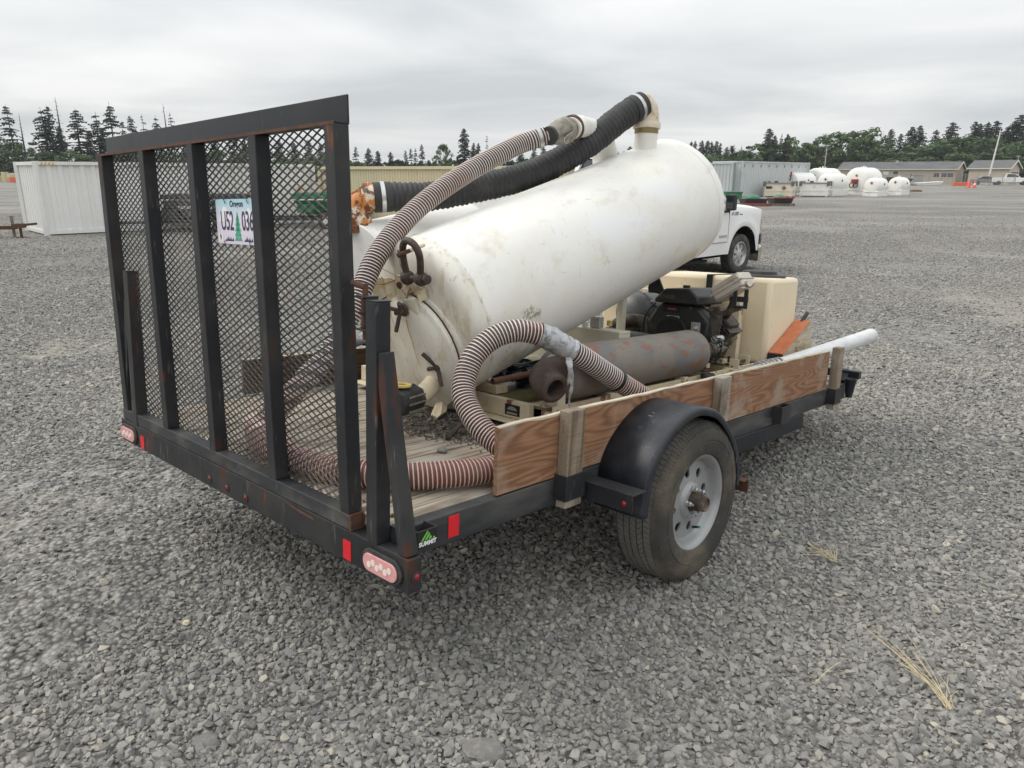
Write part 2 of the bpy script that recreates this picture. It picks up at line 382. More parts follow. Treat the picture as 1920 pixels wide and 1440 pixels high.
class MB:
    def __init__(s):
        s.v, s.f, s.m = [], [], []
    def add(s, vs, fs, m=0):
        o = len(s.v)
        s.v += [Vector(v) for v in vs]
        s.f += [tuple(i + o for i in f) for f in fs]
        s.m += [m] * len(fs)
        return s
    def box(s, lo, hi, m=0, rot=None, piv=None):
        x0, y0, z0 = lo; x1, y1, z1 = hi
        vs = [Vector(p) for p in ((x0, y0, z0), (x1, y0, z0), (x1, y1, z0), (x0, y1, z0), (x0, y0, z1), (x1, y0, z1), (x1, y1, z1), (x0, y1, z1))]
        if rot is not None:
            c = Vector(piv) if piv is not None else sum(vs, Vector()) / 8
            vs = [c + rot @ (v - c) for v in vs]
        return s.add(vs, [(0, 3, 2, 1), (4, 5, 6, 7), (0, 1, 5, 4), (1, 2, 6, 5), (2, 3, 7, 6), (3, 0, 4, 7)], m)
    def hexa(s, b, t, m=0):
        """eight corners: bottom quad b, top quad t"""
        return s.add(list(b) + list(t), [(0, 3, 2, 1), (4, 5, 6, 7), (0, 1, 5, 4), (1, 2, 6, 5), (2, 3, 7, 6), (3, 0, 4, 7)], m)
    def beam(s, p0, p1, w, h, up=(0, 0, 1), m=0):
        p0, p1 = Vector(p0), Vector(p1)
        t = (p1 - p0).normalized(); up = Vector(up)
        u = (up - t * up.dot(t)).normalized(); v = t.cross(u)
        q = lambda p, a, b: p + v * (a * w / 2) + u * (b * h / 2)
        return s.hexa([q(p0, -1, -1), q(p0, 1, -1), q(p1, 1, -1), q(p1, -1, -1)], [q(p0, -1, 1), q(p0, 1, 1), q(p1, 1, 1), q(p1, -1, 1)], m)
    def square_tube(s, p0, p1, w, wall=.004, up=(0, 0, 1), m=0, m_in=None):
        """hollow square tube, open at both ends"""
        p0, p1 = Vector(p0), Vector(p1)
        t = (p1 - p0).normalized(); up = Vector(up)
        u = (up - t * up.dot(t)).normalized(); v = t.cross(u)
        vs, c = [], [(-1, -1), (1, -1), (1, 1), (-1, 1)]
        for p in (p0, p1):
            for k in (w / 2, w / 2 - wall):
                vs += [p + v * (a * k) + u * (b * k) for a, b in c]
        o = len(s.v); s.v += vs
        fs, mi = [], []
        for i in range(4):
            j = (i + 1) % 4
            fs.append((i, j, 8 + j, 8 + i)); mi.append(m)
            fs.append((4 + j, 4 + i, 12 + i, 12 + j)); mi.append(m if m_in is None else m_in)
            fs.append((j, i, 4 + i, 4 + j)); mi.append(m if m_in is None else m_in)
            fs.append((8 + i, 8 + j, 12 + j, 12 + i)); mi.append(m if m_in is None else m_in)
        s.f += [tuple(a + o for a in f) for f in fs]; s.m += mi
        return s
    def tube(s, pts, r, n=12, caps=True, m=0, closed=False):
        pts = [Vector(p) for p in pts]
        fr = frames(pts, closed)
        vs, fs = [], []
        for i, (p, (t, u, w)) in enumerate(zip(pts, fr)):
            rr = r[i] if isinstance(r, (list, tuple)) else r
            for k in range(n):
                a = 2 * math.pi * k / n
                vs.append(p + (u * math.cos(a) + w * math.sin(a)) * rr)
        L = len(pts)
        for i in range(L if closed else L - 1):
            for k in range(n):
                a, b = i * n + k, i * n + (k + 1) % n
                c, d = ((i + 1) % L) * n + (k + 1) % n, ((i + 1) % L) * n + k
                fs.append((a, b, c, d))
        if caps and not closed:
            fs.append(tuple(reversed(range(n))))
            fs.append(tuple(range((L - 1) * n, L * n)))
        return s.add(vs, fs, m)
    def cyl(s, p0, p1, r, r1=None, n=20, caps=True, m=0):
        return s.tube([p0, p1], [r, r if r1 is None else r1], n, caps, m)
    def lathe(s, o, ax, prof, n=32, m=0, mats=None, closed=False):
        """prof: list of (radius, along) around axis ax from o"""
        o = Vector(o); t = Vector(ax).normalized()
        ref = Vector((0, 0, 1)) if abs(t.z) < .9 else Vector((1, 0, 0))
        u = (ref - t * ref.dot(t)).normalized(); w = t.cross(u)
        vs = []
        for r, a in prof:
            for k in range(n):
                an = 2 * math.pi * k / n
                vs.append(o + t * a + (u * math.cos(an) + w * math.sin(an)) * r)
        base = len(s.v); s.v += vs
        L = len(prof)
        for i in range(L if closed else L - 1):
            j = (i + 1) % L
            for k in range(n):
                kk = (k + 1) % n
                s.f.append((base + i * n + k, base + i * n + kk, base + j * n + kk, base + j * n + k))
                s.m.append(mats[i] if mats else m)
        return s
    def prism(s, poly, vec, m=0, m_side=None):
        poly = [Vector(p) for p in poly]; vec = Vector(vec); n = len(poly)
        o = len(s.v); s.v += poly + [p + vec for p in poly]
        s.f += [tuple(o + i for i in reversed(range(n))), tuple(o + n + i for i in range(n))]; s.m += [m, m]
        for i in range(n):
            j = (i + 1) % n
            s.f.append((o + i, o + j, o + n + j, o + n + i)); s.m.append(m if m_side is None else m_side)
        return s
    def ball(s, c, r, n=14, k=8, sc=(1, 1, 1), m=0):
        c = Vector(c); vs, fs = [], []
        for i in range(1, k):
            a = math.pi * i / k
            for j in range(n):
                b = 2 * math.pi * j / n
                vs.append(c + Vector((sc[0] * math.sin(a) * math.cos(b), sc[1] * math.sin(a) * math.sin(b), sc[2] * math.cos(a))) * r)
        vs += [c + Vector((0, 0, sc[2] * r)), c - Vector((0, 0, sc[2] * r))]
        for i in range(k - 2):
            for j in range(n):
                jj = (j + 1) % n
                fs.append((i * n + j, (i + 1) * n + j, (i + 1) * n + jj, i * n + jj))
        T, B = len(vs) - 2, len(vs) - 1
        for j in range(n):
            jj = (j + 1) % n
            fs.append((T, j, jj)); fs.append((B, (k - 2) * n + jj, (k - 2) * n + j))
        return s.add(vs, fs, m)
    def text(s, string, o, xd, yd, size, m=0, bold=0.0, spacing=1.0, shear=0.0, xs=1.0):
        """flat lettering, centred on o, lying in the plane of xd and yd"""
        c = bpy.data.curves.new('lettering', 'FONT')
        c.body = string; c.size = size; c.align_x = 'CENTER'; c.align_y = 'CENTER'
        c.offset = bold; c.space_character = spacing; c.shear = shear
        c.fill_mode = 'BOTH'; c.extrude = 0.0; c.resolution_u = 3
        ob = bpy.data.objects.new('lettering', c)
        me = bpy.data.meshes.new_from_object(ob)
        o, xd, yd = Vector(o), Vector(xd).normalized(), Vector(yd).normalized()
        s.add([o + xd * (v.co.x * xs) + yd * v.co.y for v in me.vertices], [tuple(p.vertices) for p in me.polygons], m)
        bpy.data.objects.remove(ob); bpy.data.curves.remove(c); bpy.data.meshes.remove(me)
        return s
    def mesh(s, name, mats, off=(0, 0, 0), smooth=None):
        off = Vector(off)
        me = bpy.data.meshes.new(name)
        me.from_pydata([tuple(v - off) for v in s.v], [], s.f)
        for mt in mats:
            me.materials.append(mt)
        if any(s.m):
            me.polygons.foreach_set('material_index', s.m)
        if smooth is not None:
            me.polygons.foreach_set('use_smooth', [True] * len(s.f))
            if smooth < 179:
                me.set_sharp_from_angle(angle=R(smooth))
        me.update()
        return me

def as_list(m):
    return list(m) if isinstance(m, (list, tuple)) else [m]

def finish(o, bevel):
    if bevel:
        b = o.modifiers.new('bevel', 'BEVEL')
        b.width = bevel; b.segments = 2; b.limit_method = 'ANGLE'; b.angle_limit = R(35)
        b.harden_normals = False

class Thing:
    def __init__(s, name, label, cat, loc=(0, 0, 0), frame=None, group=None, kind=None):
        s.loc = Vector(loc)
        s.frame = frame or Matrix.Identity(4)
        s.o = bpy.data.objects.new(name, None)
        s.o.empty_display_size = .1
        COL.objects.link(s.o)
        s.o.matrix_world = s.frame @ Matrix.Translation(s.loc)
        s.o['label'] = label; s.o['category'] = cat
        if group: s.o['group'] = group
        if kind: s.o['kind'] = kind
    def part(s, name, mb, m, parent=None, label=None, bevel=0, smooth=None, kind=None):
        me = mb if isinstance(mb, bpy.types.Mesh) else mb.mesh(name, as_list(m), s.loc, smooth)
        o = bpy.data.objects.new(name, me)
        COL.objects.link(o)
        o.parent = parent or s.o
        if label: o['label'] = label
        if kind: o['kind'] = kind
        finish(o, bevel)
        return o

def single(name, mb, m, label, cat, loc=(0, 0, 0), frame=None, group=None, bevel=0, smooth=None, kind=None):
    o = bpy.data.objects.new(name, mb.mesh(name, as_list(m), loc, smooth))
    COL.objects.link(o)
    o.matrix_world = (frame or Matrix.Identity(4)) @ Matrix.Translation(Vector(loc))
    if label: o['label'] = label
    if cat: o['category'] = cat
    if group: o['group'] = group
    if kind: o['kind'] = kind
    finish(o, bevel)
    return o

def copy_tree(o, matrix=None, label=None, parent=None):
    c = o.copy(); COL.objects.link(c)
    if parent is not None:
        c.parent = parent
    for ch in list(o.children):
        copy_tree(ch, parent=c)
    if matrix is not None: c.matrix_world = matrix
    if label: c['label'] = label
    return c

# the trailer stands nose-down on its tongue: its own frame, x forward, y to its left, z up
TR = Matrix(((0.683677808, -0.729087607, 0.031873432, -0.29137840),
             (0.725075336, 0.683571826, 0.083638003, 1.83800221),
             (-0.082767212, -0.034070807, 0.995986330, 0.50762403),
             (0, 0, 0, 1)))
# ------------------------------------------------------------------ ground
def ground_material():
    m = bpy.data.materials.new('gravel_bed'); m.use_nodes = True
    n, l = m.node_tree.nodes, m.node_tree.links
    b = n['Principled BSDF']; b.inputs['Roughness'].default_value = .95; b.inputs['Specular IOR Level'].default_value = .15
    tc = n.new('ShaderNodeTexCoord')
    def noise(sc, det, st=(1, 1, 1)):
        mp = n.new('ShaderNodeMapping'); mp.inputs['Scale'].default_value = st
        l.new(tc.outputs['Object'], mp.inputs['Vector'])
        z = n.new('ShaderNodeTexNoise'); z.inputs['Scale'].default_value = sc; z.inputs['Detail'].default_value = det
        l.new(mp.outputs[0], z.inputs['Vector']); return z.outputs['Fac']
    def rng(src, a, c, lo=0., hi=1.):
        r = n.new('ShaderNodeMapRange'); r.inputs['From Min'].default_value = a; r.inputs['From Max'].default_value = c
        r.inputs['To Min'].default_value = lo; r.inputs['To Max'].default_value = hi; l.new(src, r.inputs['Value']); return r.outputs[0]
    def mix(f, a, c):
        x = n.new('ShaderNodeMix'); x.data_type = 'RGBA'; l.new(f, x.inputs['Factor'])
        for k, v in (('A', a), ('B', c)):
            if isinstance(v, tuple): x.inputs[k].default_value = (*v, 1)
            else: l.new(v, x.inputs[k])
        return x.outputs['Result']
    vo = n.new('ShaderNodeTexVoronoi'); vo.inputs['Scale'].default_value = 40.0
    l.new(tc.outputs['Object'], vo.inputs['Vector'])
    sp = n.new('ShaderNodeSeparateColor'); l.new(vo.outputs['Color'], sp.inputs[0])
    c = mix(rng(sp.outputs[0], 0, 1), (0.185, 0.182, 0.174), (0.38, 0.365, 0.335))
    c = mix(rng(vo.outputs['Distance'], .35, .75), c, (0.075, 0.073, 0.07))  # shade in the gaps between stone cells, painted into the colour
    c = mix(rng(noise(.22, 5, (1, 1.6, 1)), .45, .66, 0, .65), c, (0.36, 0.33, 0.28))     # pale worn fines
    c = mix(rng(noise(1.3, 6, (1, 1, 1)), .5, .7, 0, .4), c, (0.165, 0.163, 0.158))
    c = mix(rng(noise(7, 9, (1, .6, 1)), .50, .66, 0, .55), c, (0.15, 0.148, 0.142))
    c = mix(rng(noise(11, 9, (1, .5, 1)), .54, .68, 0, .6), c, (0.43, 0.415, 0.38))
    c = mix(rng(noise(.05, 4, (.5, 2.2, 1)), .46, .62, 0, .5), c, (0.33, 0.32, 0.295))
    l.new(c, b.inputs['Base Color'])
    bp = n.new('ShaderNodeBump'); bp.inputs['Strength'].default_value = .9; bp.inputs['Distance'].default_value = .02; bp.invert = True
    l.new(vo.outputs['Distance'], bp.inputs['Height']); l.new(bp.outputs[0], b.inputs['Normal'])
    return m

def make_ground():
    mb = MB()
    nx, ny = 60, 60
    # one sheet to the horizon, finer near the camera; slightly uneven yard
    xs = [math.copysign(abs(t) ** 2.6 * 900, t) for t in [(i / nx) * 2 - 1 for i in range(nx + 1)]]
    ys = [-30 + (i / ny) ** 2.6 * 1500 for i in range(ny + 1)]
    for y in ys:
        for x in xs:
            mb.v.append(Vector((x, y, 0)))
    for j in range(ny):
        for i in range(nx):
            a = j * (nx + 1) + i
            mb.f.append((a, a + 1, a + nx + 2, a + nx + 1)); mb.m.append(0)
    return single('ground', mb, ground_material(), 'grey crushed gravel yard stretching to the trees', None, kind='structure')
ground = make_ground()

# ------------------------------------------------------------------ trailer
RZ = .152            # top of the frame rail and deck
YR, YL = .102, 2.05  # outer faces of the frame rails
LEN = 3.66
tr = Thing('utility_trailer', 'black single-axle utility trailer with a mesh ramp gate carrying the white tank', 'trailer', (1.45, 1.07, -.36), TR)

for y0, y1 in ((YR, YR + .05), (YL - .05, YL)):
    tr.part('side_rail', MB().box((.05, y0, RZ - .1), (LEN, y1, RZ)), M['black_dusty'], bevel=.004)
for y0, y1 in ((YR + .004, YR + .05), (YL - .05, YL - .004)):
    tr.part('lower_rail', MB().box((1.93, y0 - .008, RZ - .188), (3.04, y1, RZ - .1)), M['black'], bevel=.004)
for x in (.75, 1.35, 2.0, 2.6, 3.2):
    tr.part('cross_member', MB().box((x - .025, YR + .05, RZ - .11), (x + .025, YL - .05, RZ - .04)), M['black'], bevel=.003)
tr.part('front_rail', MB().box((LEN, YR - .0, RZ - .1), (LEN + .05, YL, RZ)), M['black'], bevel=.004)

# rear bumper with lamps
bum = tr.part('rear_bumper', MB().box((0, 0, 0), (.048, 2.15, .105)), M['black_rusty'], bevel=.004)
tr.part('bumper_shelf', MB().prism([(.049, .01, .1), (.16, YR + .01, .1), (.16, .26, .1), (.049, .3, .1)], (0, 0, .004)), M['black_rusty'], bum)
def oval(cx, cy, w, h, n=10):
    pts = []
    for k in range(n + 1):
        a = -math.pi / 2 + math.pi * k / n
        pts.append((cx + (w - h) / 2 + math.cos(a) * h / 2, cy + math.sin(a) * h / 2))
    for k in range(n + 1):
        a = math.pi / 2 + math.pi * k / n
        pts.append((cx - (w - h) / 2 + math.cos(a) * h / 2, cy + math.sin(a) * h / 2))
    return pts
for cy in (.118, 2.045):
    lamp = tr.part('tail_light', MB().prism([(0, y, z) for y, z in oval(cy, .048, .186, .080)], (-.009, 0, 0)), M['gasket'], bevel=.003)
    tr.part('lens', MB().prism([(-.0092, y, z) for y, z in oval(cy, .048, .160, .056)], (-.006, 0, 0)), M['lamp_lens'], lamp, bevel=.0025)
    led = MB()
    for k in range(6):
        for dz in ((-.005,) if k % 2 else (.005,)):
            led.cyl((-.0152, cy - .048 + k * .0192, .048 + dz), (-.0166, cy - .048 + k * .0192, .048 + dz), .0098, n=12)
    tr.part('led_row', led, M['led'], lamp, kind='stuff')
for y, z, w, h in ((.297, .040, .040, .062), (1.9, .036, .040, .06)):
    tr.part('reflector_strip', MB().box((-.0025, y - w / 2, z - h / 2), (0, y + w / 2, z + h / 2)), M['red_tape'], bum)
for y in (1.233, 1.086, .941):
    b = MB().ball((-.001, y, .035), .0095, 12, 8, (.6, 1, 1))
    tr.part('marker_light', b, M['red_lens'], bum, smooth=60)
    tr.part('grommet', MB().lathe((0, y, .035), (-1, 0, 0), [(.017, 0), (.017, .003), (.011, .004)], 14), M['gasket'], bum)
mk = MB().ball((.028, -.001, .047), .0115, 12, 8, (1, .7, 1))
tr.part('marker_light', mk, M['red_lens'], bum, smooth=60)
tr.part('grommet', MB().lathe((.028, 0, .047), (0, -1, 0), [(.018, 0), (.018, .003), (.012, .004)], 14), M['gasket'], bum)
# torn rusty strip along the bumper
tr.part('bumper_seam', MB().prism([(-.001, .47, .082), (-.001, .60, .086), (-.001, .66, .099), (-.001, .56, .094), (-.001, .49, .09)], (-.002, 0, 0)), M['rust'], bum)

# gate posts and braces
for (y0, y1, ztop, yb) in ((.144, .195, .815, -.004), (1.945, 1.996, .80, 2.13)):
    ps = tr.part('gate_post', MB().box((-.004, y0, .1052), (.047, y1, ztop)), M['black_rusty'], bevel=.003)
    tr.part('post_cap', MB().box((-.005, y0 - .001, ztop), (.048, y1 + .001, ztop + .004)), M['black'], ps)
    yt = y0 + .012 if yb < 1 else y1 - .012
    tr.part('brace', MB().beam((.022, yt + (-.014 if yb < 1 else .014), .675), (.022, yb + (.032 if yb < 1 else -.032), .1055), .040, .042, (1, 0, 0)), M['black_rusty'], bevel=.003)
# spring latch on the right post
lt = tr.part('latch_pin', MB().cyl((.024, .232, .70), (.024, .232, .86), .0085, n=12).cyl((.024, .232, .85), (.005, .27, .862), .009, n=12), M['rust'], smooth=40)
sp = []
for k in range(150):
    a = k * 2 * math.pi / 10
    sp.append((.024 + .0125 * math.cos(a), .232 + .0125 * math.sin(a), .735 + k * .00056))
tr.part('latch_spring', MB().tube(sp, .0025, 6), M['rust'], lt, smooth=60)
br = MB()
for z in (.728, .822):
    br.box((.004, .195, z), (.044, .252, z + .006))
br.box((.004, .1952, .734), (.044, .199, .822))
tr.part('latch_bracket', br, M['black_rusty'], lt, bevel=.0015)
tr.part('pin_washer', MB().cyl((.024, .232, .778), (.024, .232, .782), .018, n=14), M['black_rusty'], lt)

# deck planks
rr = random.Random(4)
n_pl = 12
w_pl = (YL - YR - .1) / n_pl
for k in range(n_pl):
    y0 = YR + .05 + k * w_pl
    dz = rr.uniform(-.004, .003)
    p = MB()
    L = 16
    vs, xs = [], [.052 + (LEN - .056) * i / L for i in range(L + 1)]
    wob = [rr.uniform(-.0025, .0025) for _ in xs]
    for x, wv in zip(xs, wob):
        vs += [(x, y0 + .0035 + wv * .6, RZ - .036), (x, y0 + w_pl - .0035 + wv * .6, RZ - .036),
               (x, y0 + w_pl - .0035 + wv * .6, RZ + .003 + dz + wv), (x, y0 + .0035 + wv * .6, RZ + .003 + dz + wv * .7)]
    fs = [(3, 2, 1, 0), tuple(4 * L + i for i in range(4))]
    for i in range(L):
        a, b = 4 * i, 4 * i + 4
        for j in range(4):
            jj = (j + 1) % 4
            fs.append((a + j, a + jj, b + jj, b + j))
    p.add(vs, fs)
    tr.part('deck_plank', p, M['plank'], bevel=.003)
bolts = MB()
for k in range(n_pl):
    for x in (.10, .78, 1.36):
        for f in (.3, .7):
            y = YR + .05 + (k + f) * w_pl
            bolts.cyl((x + rr.uniform(-.01, .01), y, RZ), (x, y, RZ + .006), .006, n=8)
tr.part('deck_screw', bolts, M['rust'], kind='stuff')

# ramp gate: it leans a little to the rear
GL = R(1.88); GY = .2155
def g(x, yy, s):
    return Vector((x * math.cos(GL) - s * math.sin(GL), GY + yy, .1052 + x * math.sin(GL) + s * math.cos(GL)))
GUP = (-math.sin(GL), 0, math.cos(GL))
GH = 1.19
gate = tr.part('ramp_gate', MB().beam(g(.025, .07, .027), g(.025, 1.9, .027), .05, .05, GUP), M['black_dusty'], bevel=.003)
end = MB().square_tube(g(.025, .069, .027), g(.025, .02 + .0, .027), .0505, .004, GUP, 0, 1)
tr.part('open_tube_end', MB().square_tube(g(.025, .0695, .027), g(.025, .062, .027), .052, .005, GUP, 0, 0), M['rust'], gate)
tr.part('tube_mouth', MB().beam(g(.025, .0690, .027), g(.025, .0655, .027), .041, .041, GUP), M['rust'], gate)
for yy in (.0955, .527, .976, 1.413, 1.8625):
    tr.part('gate_upright', MB().beam(g(.025, yy, .0525), g(.025, yy, GH - .003), .05, .05, (0, 1, 0)), M['black_rusty'], gate, bevel=.003)
ang = MB()
a0, a1 = .07, 1.9
for (xa, xb, sa, sb) in ((.001, .052, GH - .003, GH + .003), (.046, .052, GH + .003, GH + .076)):
    ang.hexa([g(xa, a0, sa), g(xb, a0, sa), g(xb, a1, sa), g(xa, a1, sa)], [g(xa, a0, sb), g(xb, a0, sb), g(xb, a1, sb), g(xa, a1, sb)])
tr.part('gate_top_angle', ang, M['black'], gate, bevel=.0015)
tr.part('rusty_lip', MB().hexa([g(-.001, a0, GH - .006), g(.001, a0, GH - .006), g(.001, a1, GH - .006), g(-.001, a1, GH - .006)],
                               [g(-.001, a0, GH + .0035), g(.001, a0, GH + .0035), g(.001, a1, GH + .0035), g(-.001, a1, GH + .0035)]), M['rust'], gate)
# expanded metal behind the uprights
def expanded_mesh():
    mbm = MB()
    A, Bv = .0505 / 2, .0252 / 2
    ni, nj = int(1.765 / A), int((GH - .03) / Bv)
    w, t = .0019, .0014
    for i in range(ni):
        for j in range(nj):
            y0, s0 = .112 + i * A, .03 + j * Bv
            if (i + j) % 2 == 0: p0, p1 = (y0, s0), (y0 + A, s0 + Bv)
            else: p0, p1 = (y0, s0 + Bv), (y0 + A, s0)
            dy, ds = p1[0] - p0[0], p1[1] - p0[1]
            L = math.hypot(dy, ds); ny, ns = -ds / L * w, dy / L * w
            tw = -.0005 if ds > 0 else .0005      # the strands are twisted out of the sheet
            q = [g(.053 - tw, p0[0] + ny, p0[1] + ns), g(.053 + tw, p0[0] - ny, p0[1] - ns), g(.053 + tw, p1[0] - ny, p1[1] - ns), g(.053 - tw, p1[0] + ny, p1[1] + ns)]
            q2 = [v + Vector((t * 2, 0, 0)) for v in q]
            mbm.add(q + q2, [(0, 1, 2, 3), (7, 6, 5, 4), (0, 3, 7, 4), (1, 5, 6, 2)])
    return mbm
tr.part('gate_mesh', expanded_mesh(), mat('mesh_wire', (0.04, 0.04, 0.038), .5, layers=[((0.13, 0.115, 0.10), 4, .45, .7, .8), (RUST, 14, .6, .7, .7)]), gate, kind='stuff')

# licence plate wired to the mesh
P_BG = bpy.data.materials.new('plate_face'); P_BG.use_nodes = True
_n, _l = P_BG.node_tree.nodes, P_BG.node_tree.links
_tc = _n.new('ShaderNodeTexCoord'); _sx = _n.new('ShaderNodeSeparateXYZ'); _l.new(_tc.outputs['Generated'], _sx.inputs[0])
_rp = _n.new('ShaderNodeValToRGB')
_rp.color_ramp.elements[0].position = 0.0; _rp.color_ramp.elements[0].color = (0.66, 0.60, 0.70, 1)
_rp.color_ramp.elements[1].position = 1.0; _rp.color_ramp.elements[1].color = (0.36, 0.62, 0.70, 1)
_e = _rp.color_ramp.elements.new(.55); _e.color = (0.70, 0.66, 0.74, 1)
_l.new(_sx.outputs['Z'], _rp.inputs[0]); _l.new(_rp.outputs[0], _n['Principled BSDF'].inputs['Base Color'])
_n['Principled BSDF'].inputs['Roughness'].default_value = .45
PX = .0445
PLY, PLS = .893, .842
def pl(yy, s, x=PX): return g(x, PLY - yy, PLS + s)       # yy to the right along the plate, s up
plate = tr.part('licence_plate', MB().prism([pl(a, b) for a, b in ((.004, 0), (.3, 0), (.3048, .005), (.3048, .148), (.3, .1524), (.004, .1524), (0, .148), (0, .005))], (.0015, 0, 0)), P_BG)
col = lambda nm, c, r=.5: mat(nm, c, r)
mt = MB()
mt.add([pl(.012, .075, PX - .0004), pl(.055, .128, PX - .0004), (pl(.075, .125, PX - .0004)), pl(.12, .082, PX - .0004)], [(0, 1, 2, 3)])
mt.add([pl(.19, .085, PX - .0004), pl(.235, .125, PX - .0004), pl(.295, .085, PX - .0004)], [(0, 1, 2)])
tr.part('plate_mountain', mt, col('plate_white', (.8, .78, .82)), plate, kind='stuff')
fir = MB()
for (s0, s1, w) in ((.028, .062, .024), (.045, .08, .021), (.063, .098, .017), (.08, .112, .012)):
    fir.add([pl(.155 - w, s0, PX - .0008), pl(.155 + w, s0, PX - .0008), pl(.155, s1, PX - .0008)], [(0, 1, 2)])
fir.add([pl(.1525, .012, PX - .0008), pl(.1575, .012, PX - .0008), pl(.1575, .03, PX - .0008), pl(.1525, .03, PX - .0008)], [(0, 1, 2, 3)])
for dx in (-.03, .03):
    fir.add([pl(.155 + dx * .5 - .012, .012, PX - .0008), pl(.155 + dx * .5 + .012, .012, PX - .0008), pl(.155 + dx * .35, .034, PX - .0008)], [(0, 1, 2)])
tr.part('plate_fir', fir, col('plate_green', (.05, .36, .22)), plate)
tl = MB()
for k in range(7):
    for base in (.06, .195):
        x = base + k * .0085
        tl.add([pl(x, .010, PX - .0007), pl(x + .011, .010, PX - .0007), pl(x + .0055, .018 + .014 * ((k * 37 % 5) / 5), PX - .0007)], [(0, 1, 2)])
tr.part('plate_treeline', tl, col('plate_navy_trees', (.035, .035, .10)), plate, kind='stuff')
YDp, UPp = (0, -1, 0), GUP
tx = MB()
tx.text('Oregon', pl(.1524, .136, PX - .001), YDp, UPp, .030, bold=.0006)
tx.text('U52', pl(.080, .076, PX - .001), YDp, UPp, .092, bold=.001, spacing=.95, xs=.62)
tx.text('036', pl(.226, .076, PX - .001), YDp, UPp, .092, bold=.001, spacing=.95, xs=.62)
tr.part('plate_lettering', tx, col('plate_ink', (.03, .028, .075)), plate)
st = MB().add([pl(.008, .006, PX - .0006), pl(.042, .006, PX - .0006), pl(.042, .034, PX - .0006), pl(.008, .034, PX - .0006)], [(0, 1, 2, 3)])
tr.part('plate_month', st, M['white'], plate)
tr.part('plate_month_digit', MB().text('9', pl(.025, .0205, PX - .001), YDp, UPp, .028, bold=.0006), col('plate_ink2', (.02, .02, .02)), plate)
ti = MB()
for a, b in ((.075, .148), (.235, .148), (.06, .004), (.24, .004)):
    ti.tube([pl(a, b - .01, PX - .002), pl(a, b + .004, PX - .006), pl(a, b + .012, PX + .008)], .0016, 6)
tr.part('plate_wire', ti, M['cable'], plate, kind='stuff')

# stake pockets, side board stakes sit in them
def pocket(x0, x1, y0, y1, z0, z1, name='stake_pocket'):
    p = MB(); t = .005
    p.box((x0, y0, z0), (x1, y0 + t, z1)).box((x0, y0 + t, z0), (x0 + t, y1, z1)).box((x1 - t, y0 + t, z0), (x1, y1, z1))
    return tr.part(name, p, M['black_rusty'], bevel=.0012)
pk = pocket(.064, .142, .040, YR, .108, .158)
pocket(.752, .866, .046, YR, .078, .172)
pocket(3.372, 3.475, .046, YR, .065, .160)
pocket(2.60, 2.72, .050, YR, .062, .158)
for x in (.72, 2.60, 3.31):
    p = MB().box((x, YL, .075), (x + .13, YL + .05, .16)); tr.part('stake_pocket', p, M['black_rusty'], bevel=.003)
# maker's sticker on the rearmost pocket
PYs = .0395
sk = MB().add([(.066, PYs, .1085), (.139, PYs, .1085), (.139, PYs, .1565), (.066, PYs, .1565)], [(0, 1, 2, 3)])
stk = tr.part('sticker', sk, M['sticker'])
lg = MB(); py = PYs - .0006
def sq(pts): lg.add([(a, py, b) for a, b in pts], [tuple(range(len(pts)))])
sq([(.076, .1265), (.084, .1265), (.1045, .1515), (.1015, .1555)])
sq([(.0905, .1265), (.0985, .1265), (.1115, .1425), (.1065, .1485), (.1045, .1455)])
sq([(.106, .1265), (.114, .1265), (.118, .132), (.113, .1385), (.1085, .1335)])
sq([(.1215, .1265), (.131, .1265), (.1275, .1315), (.1245, .1325)])
tr.part('sticker_mountain', lg, M['green_logo'], stk)
tr.part('sticker_lettering', MB().text('SUMMIT', (.1025, py, .1165), (1, 0, 0), (0, 0, 1), .0185, bold=.0009), M['white'], stk)
tr.part('side_reflector', MB().box((.238, YR - .003, .071), (.284, YR, .143)), M['red_tape'], bevel=.002)

# fenders
def fender(sign, y_in, y_out):
    prof = [(1.003, -.005), (1.008, .05), (1.030, .162), (1.098, .256), (1.215, .333), (1.330, .366), (1.432, .362), (1.548, .324), (1.655, .242), (1.745, .139), (1.792, .027), (1.80, -.05)]
    pp = catmull([(x, 0, z) for x, z in prof], .022)
    mbf = MB(); vs, fs = [], []
    cx, cz = 1.40, -.06
    rows = []
    nrm = []
    for i, p in enumerate(pp):
        a = pp[max(0, i - 1)]; b = pp[min(len(pp) - 1, i + 1)]
        t = (b - a).normalized(); nrm.append(Vector((-t.z, 0, t.x)))
    s = 1 if y_out < y_in else -1
    for p, nn in zip(pp, nrm):
        row = [Vector((p.x, y_in, p.z)), Vector((p.x, y_out + s * .017, p.z))]
        for k in range(1, 6):            # rolled outer edge
            a = k / 5 * math.pi * .62
            row.append(Vector((p.x, y_out + s * .017 - s * math.sin(a) * .017, p.z)) - nn * ((1 - math.cos(a)) * .017))
        row.append(row[-1] - nn * .012)
        rows.append(row)
    W = len(rows[0])
    for r in rows: vs += r
    for i in range(len(rows) - 1):
        for k in range(W - 1):
            a = i * W + k
            f = (a, a + 1, a + W + 1, a + W)
            fs.append(f if s > 0 else f[::-1])
    mbf.add(vs, fs)
    o = tr.part('fender', mbf, M['fender'], smooth=60)
    so = o.modifiers.new('thickness', 'SOLIDIFY'); so.thickness = .004; so.offset = -1
    # inner apron closing the arch towards the rail
    ap = MB()
    poly = [(p.x, y_in, p.z) for p in pp]
    return o
f1 = fender(1, .101, -.122)
f2 = fender(-1, YL + .001, YL + .23)
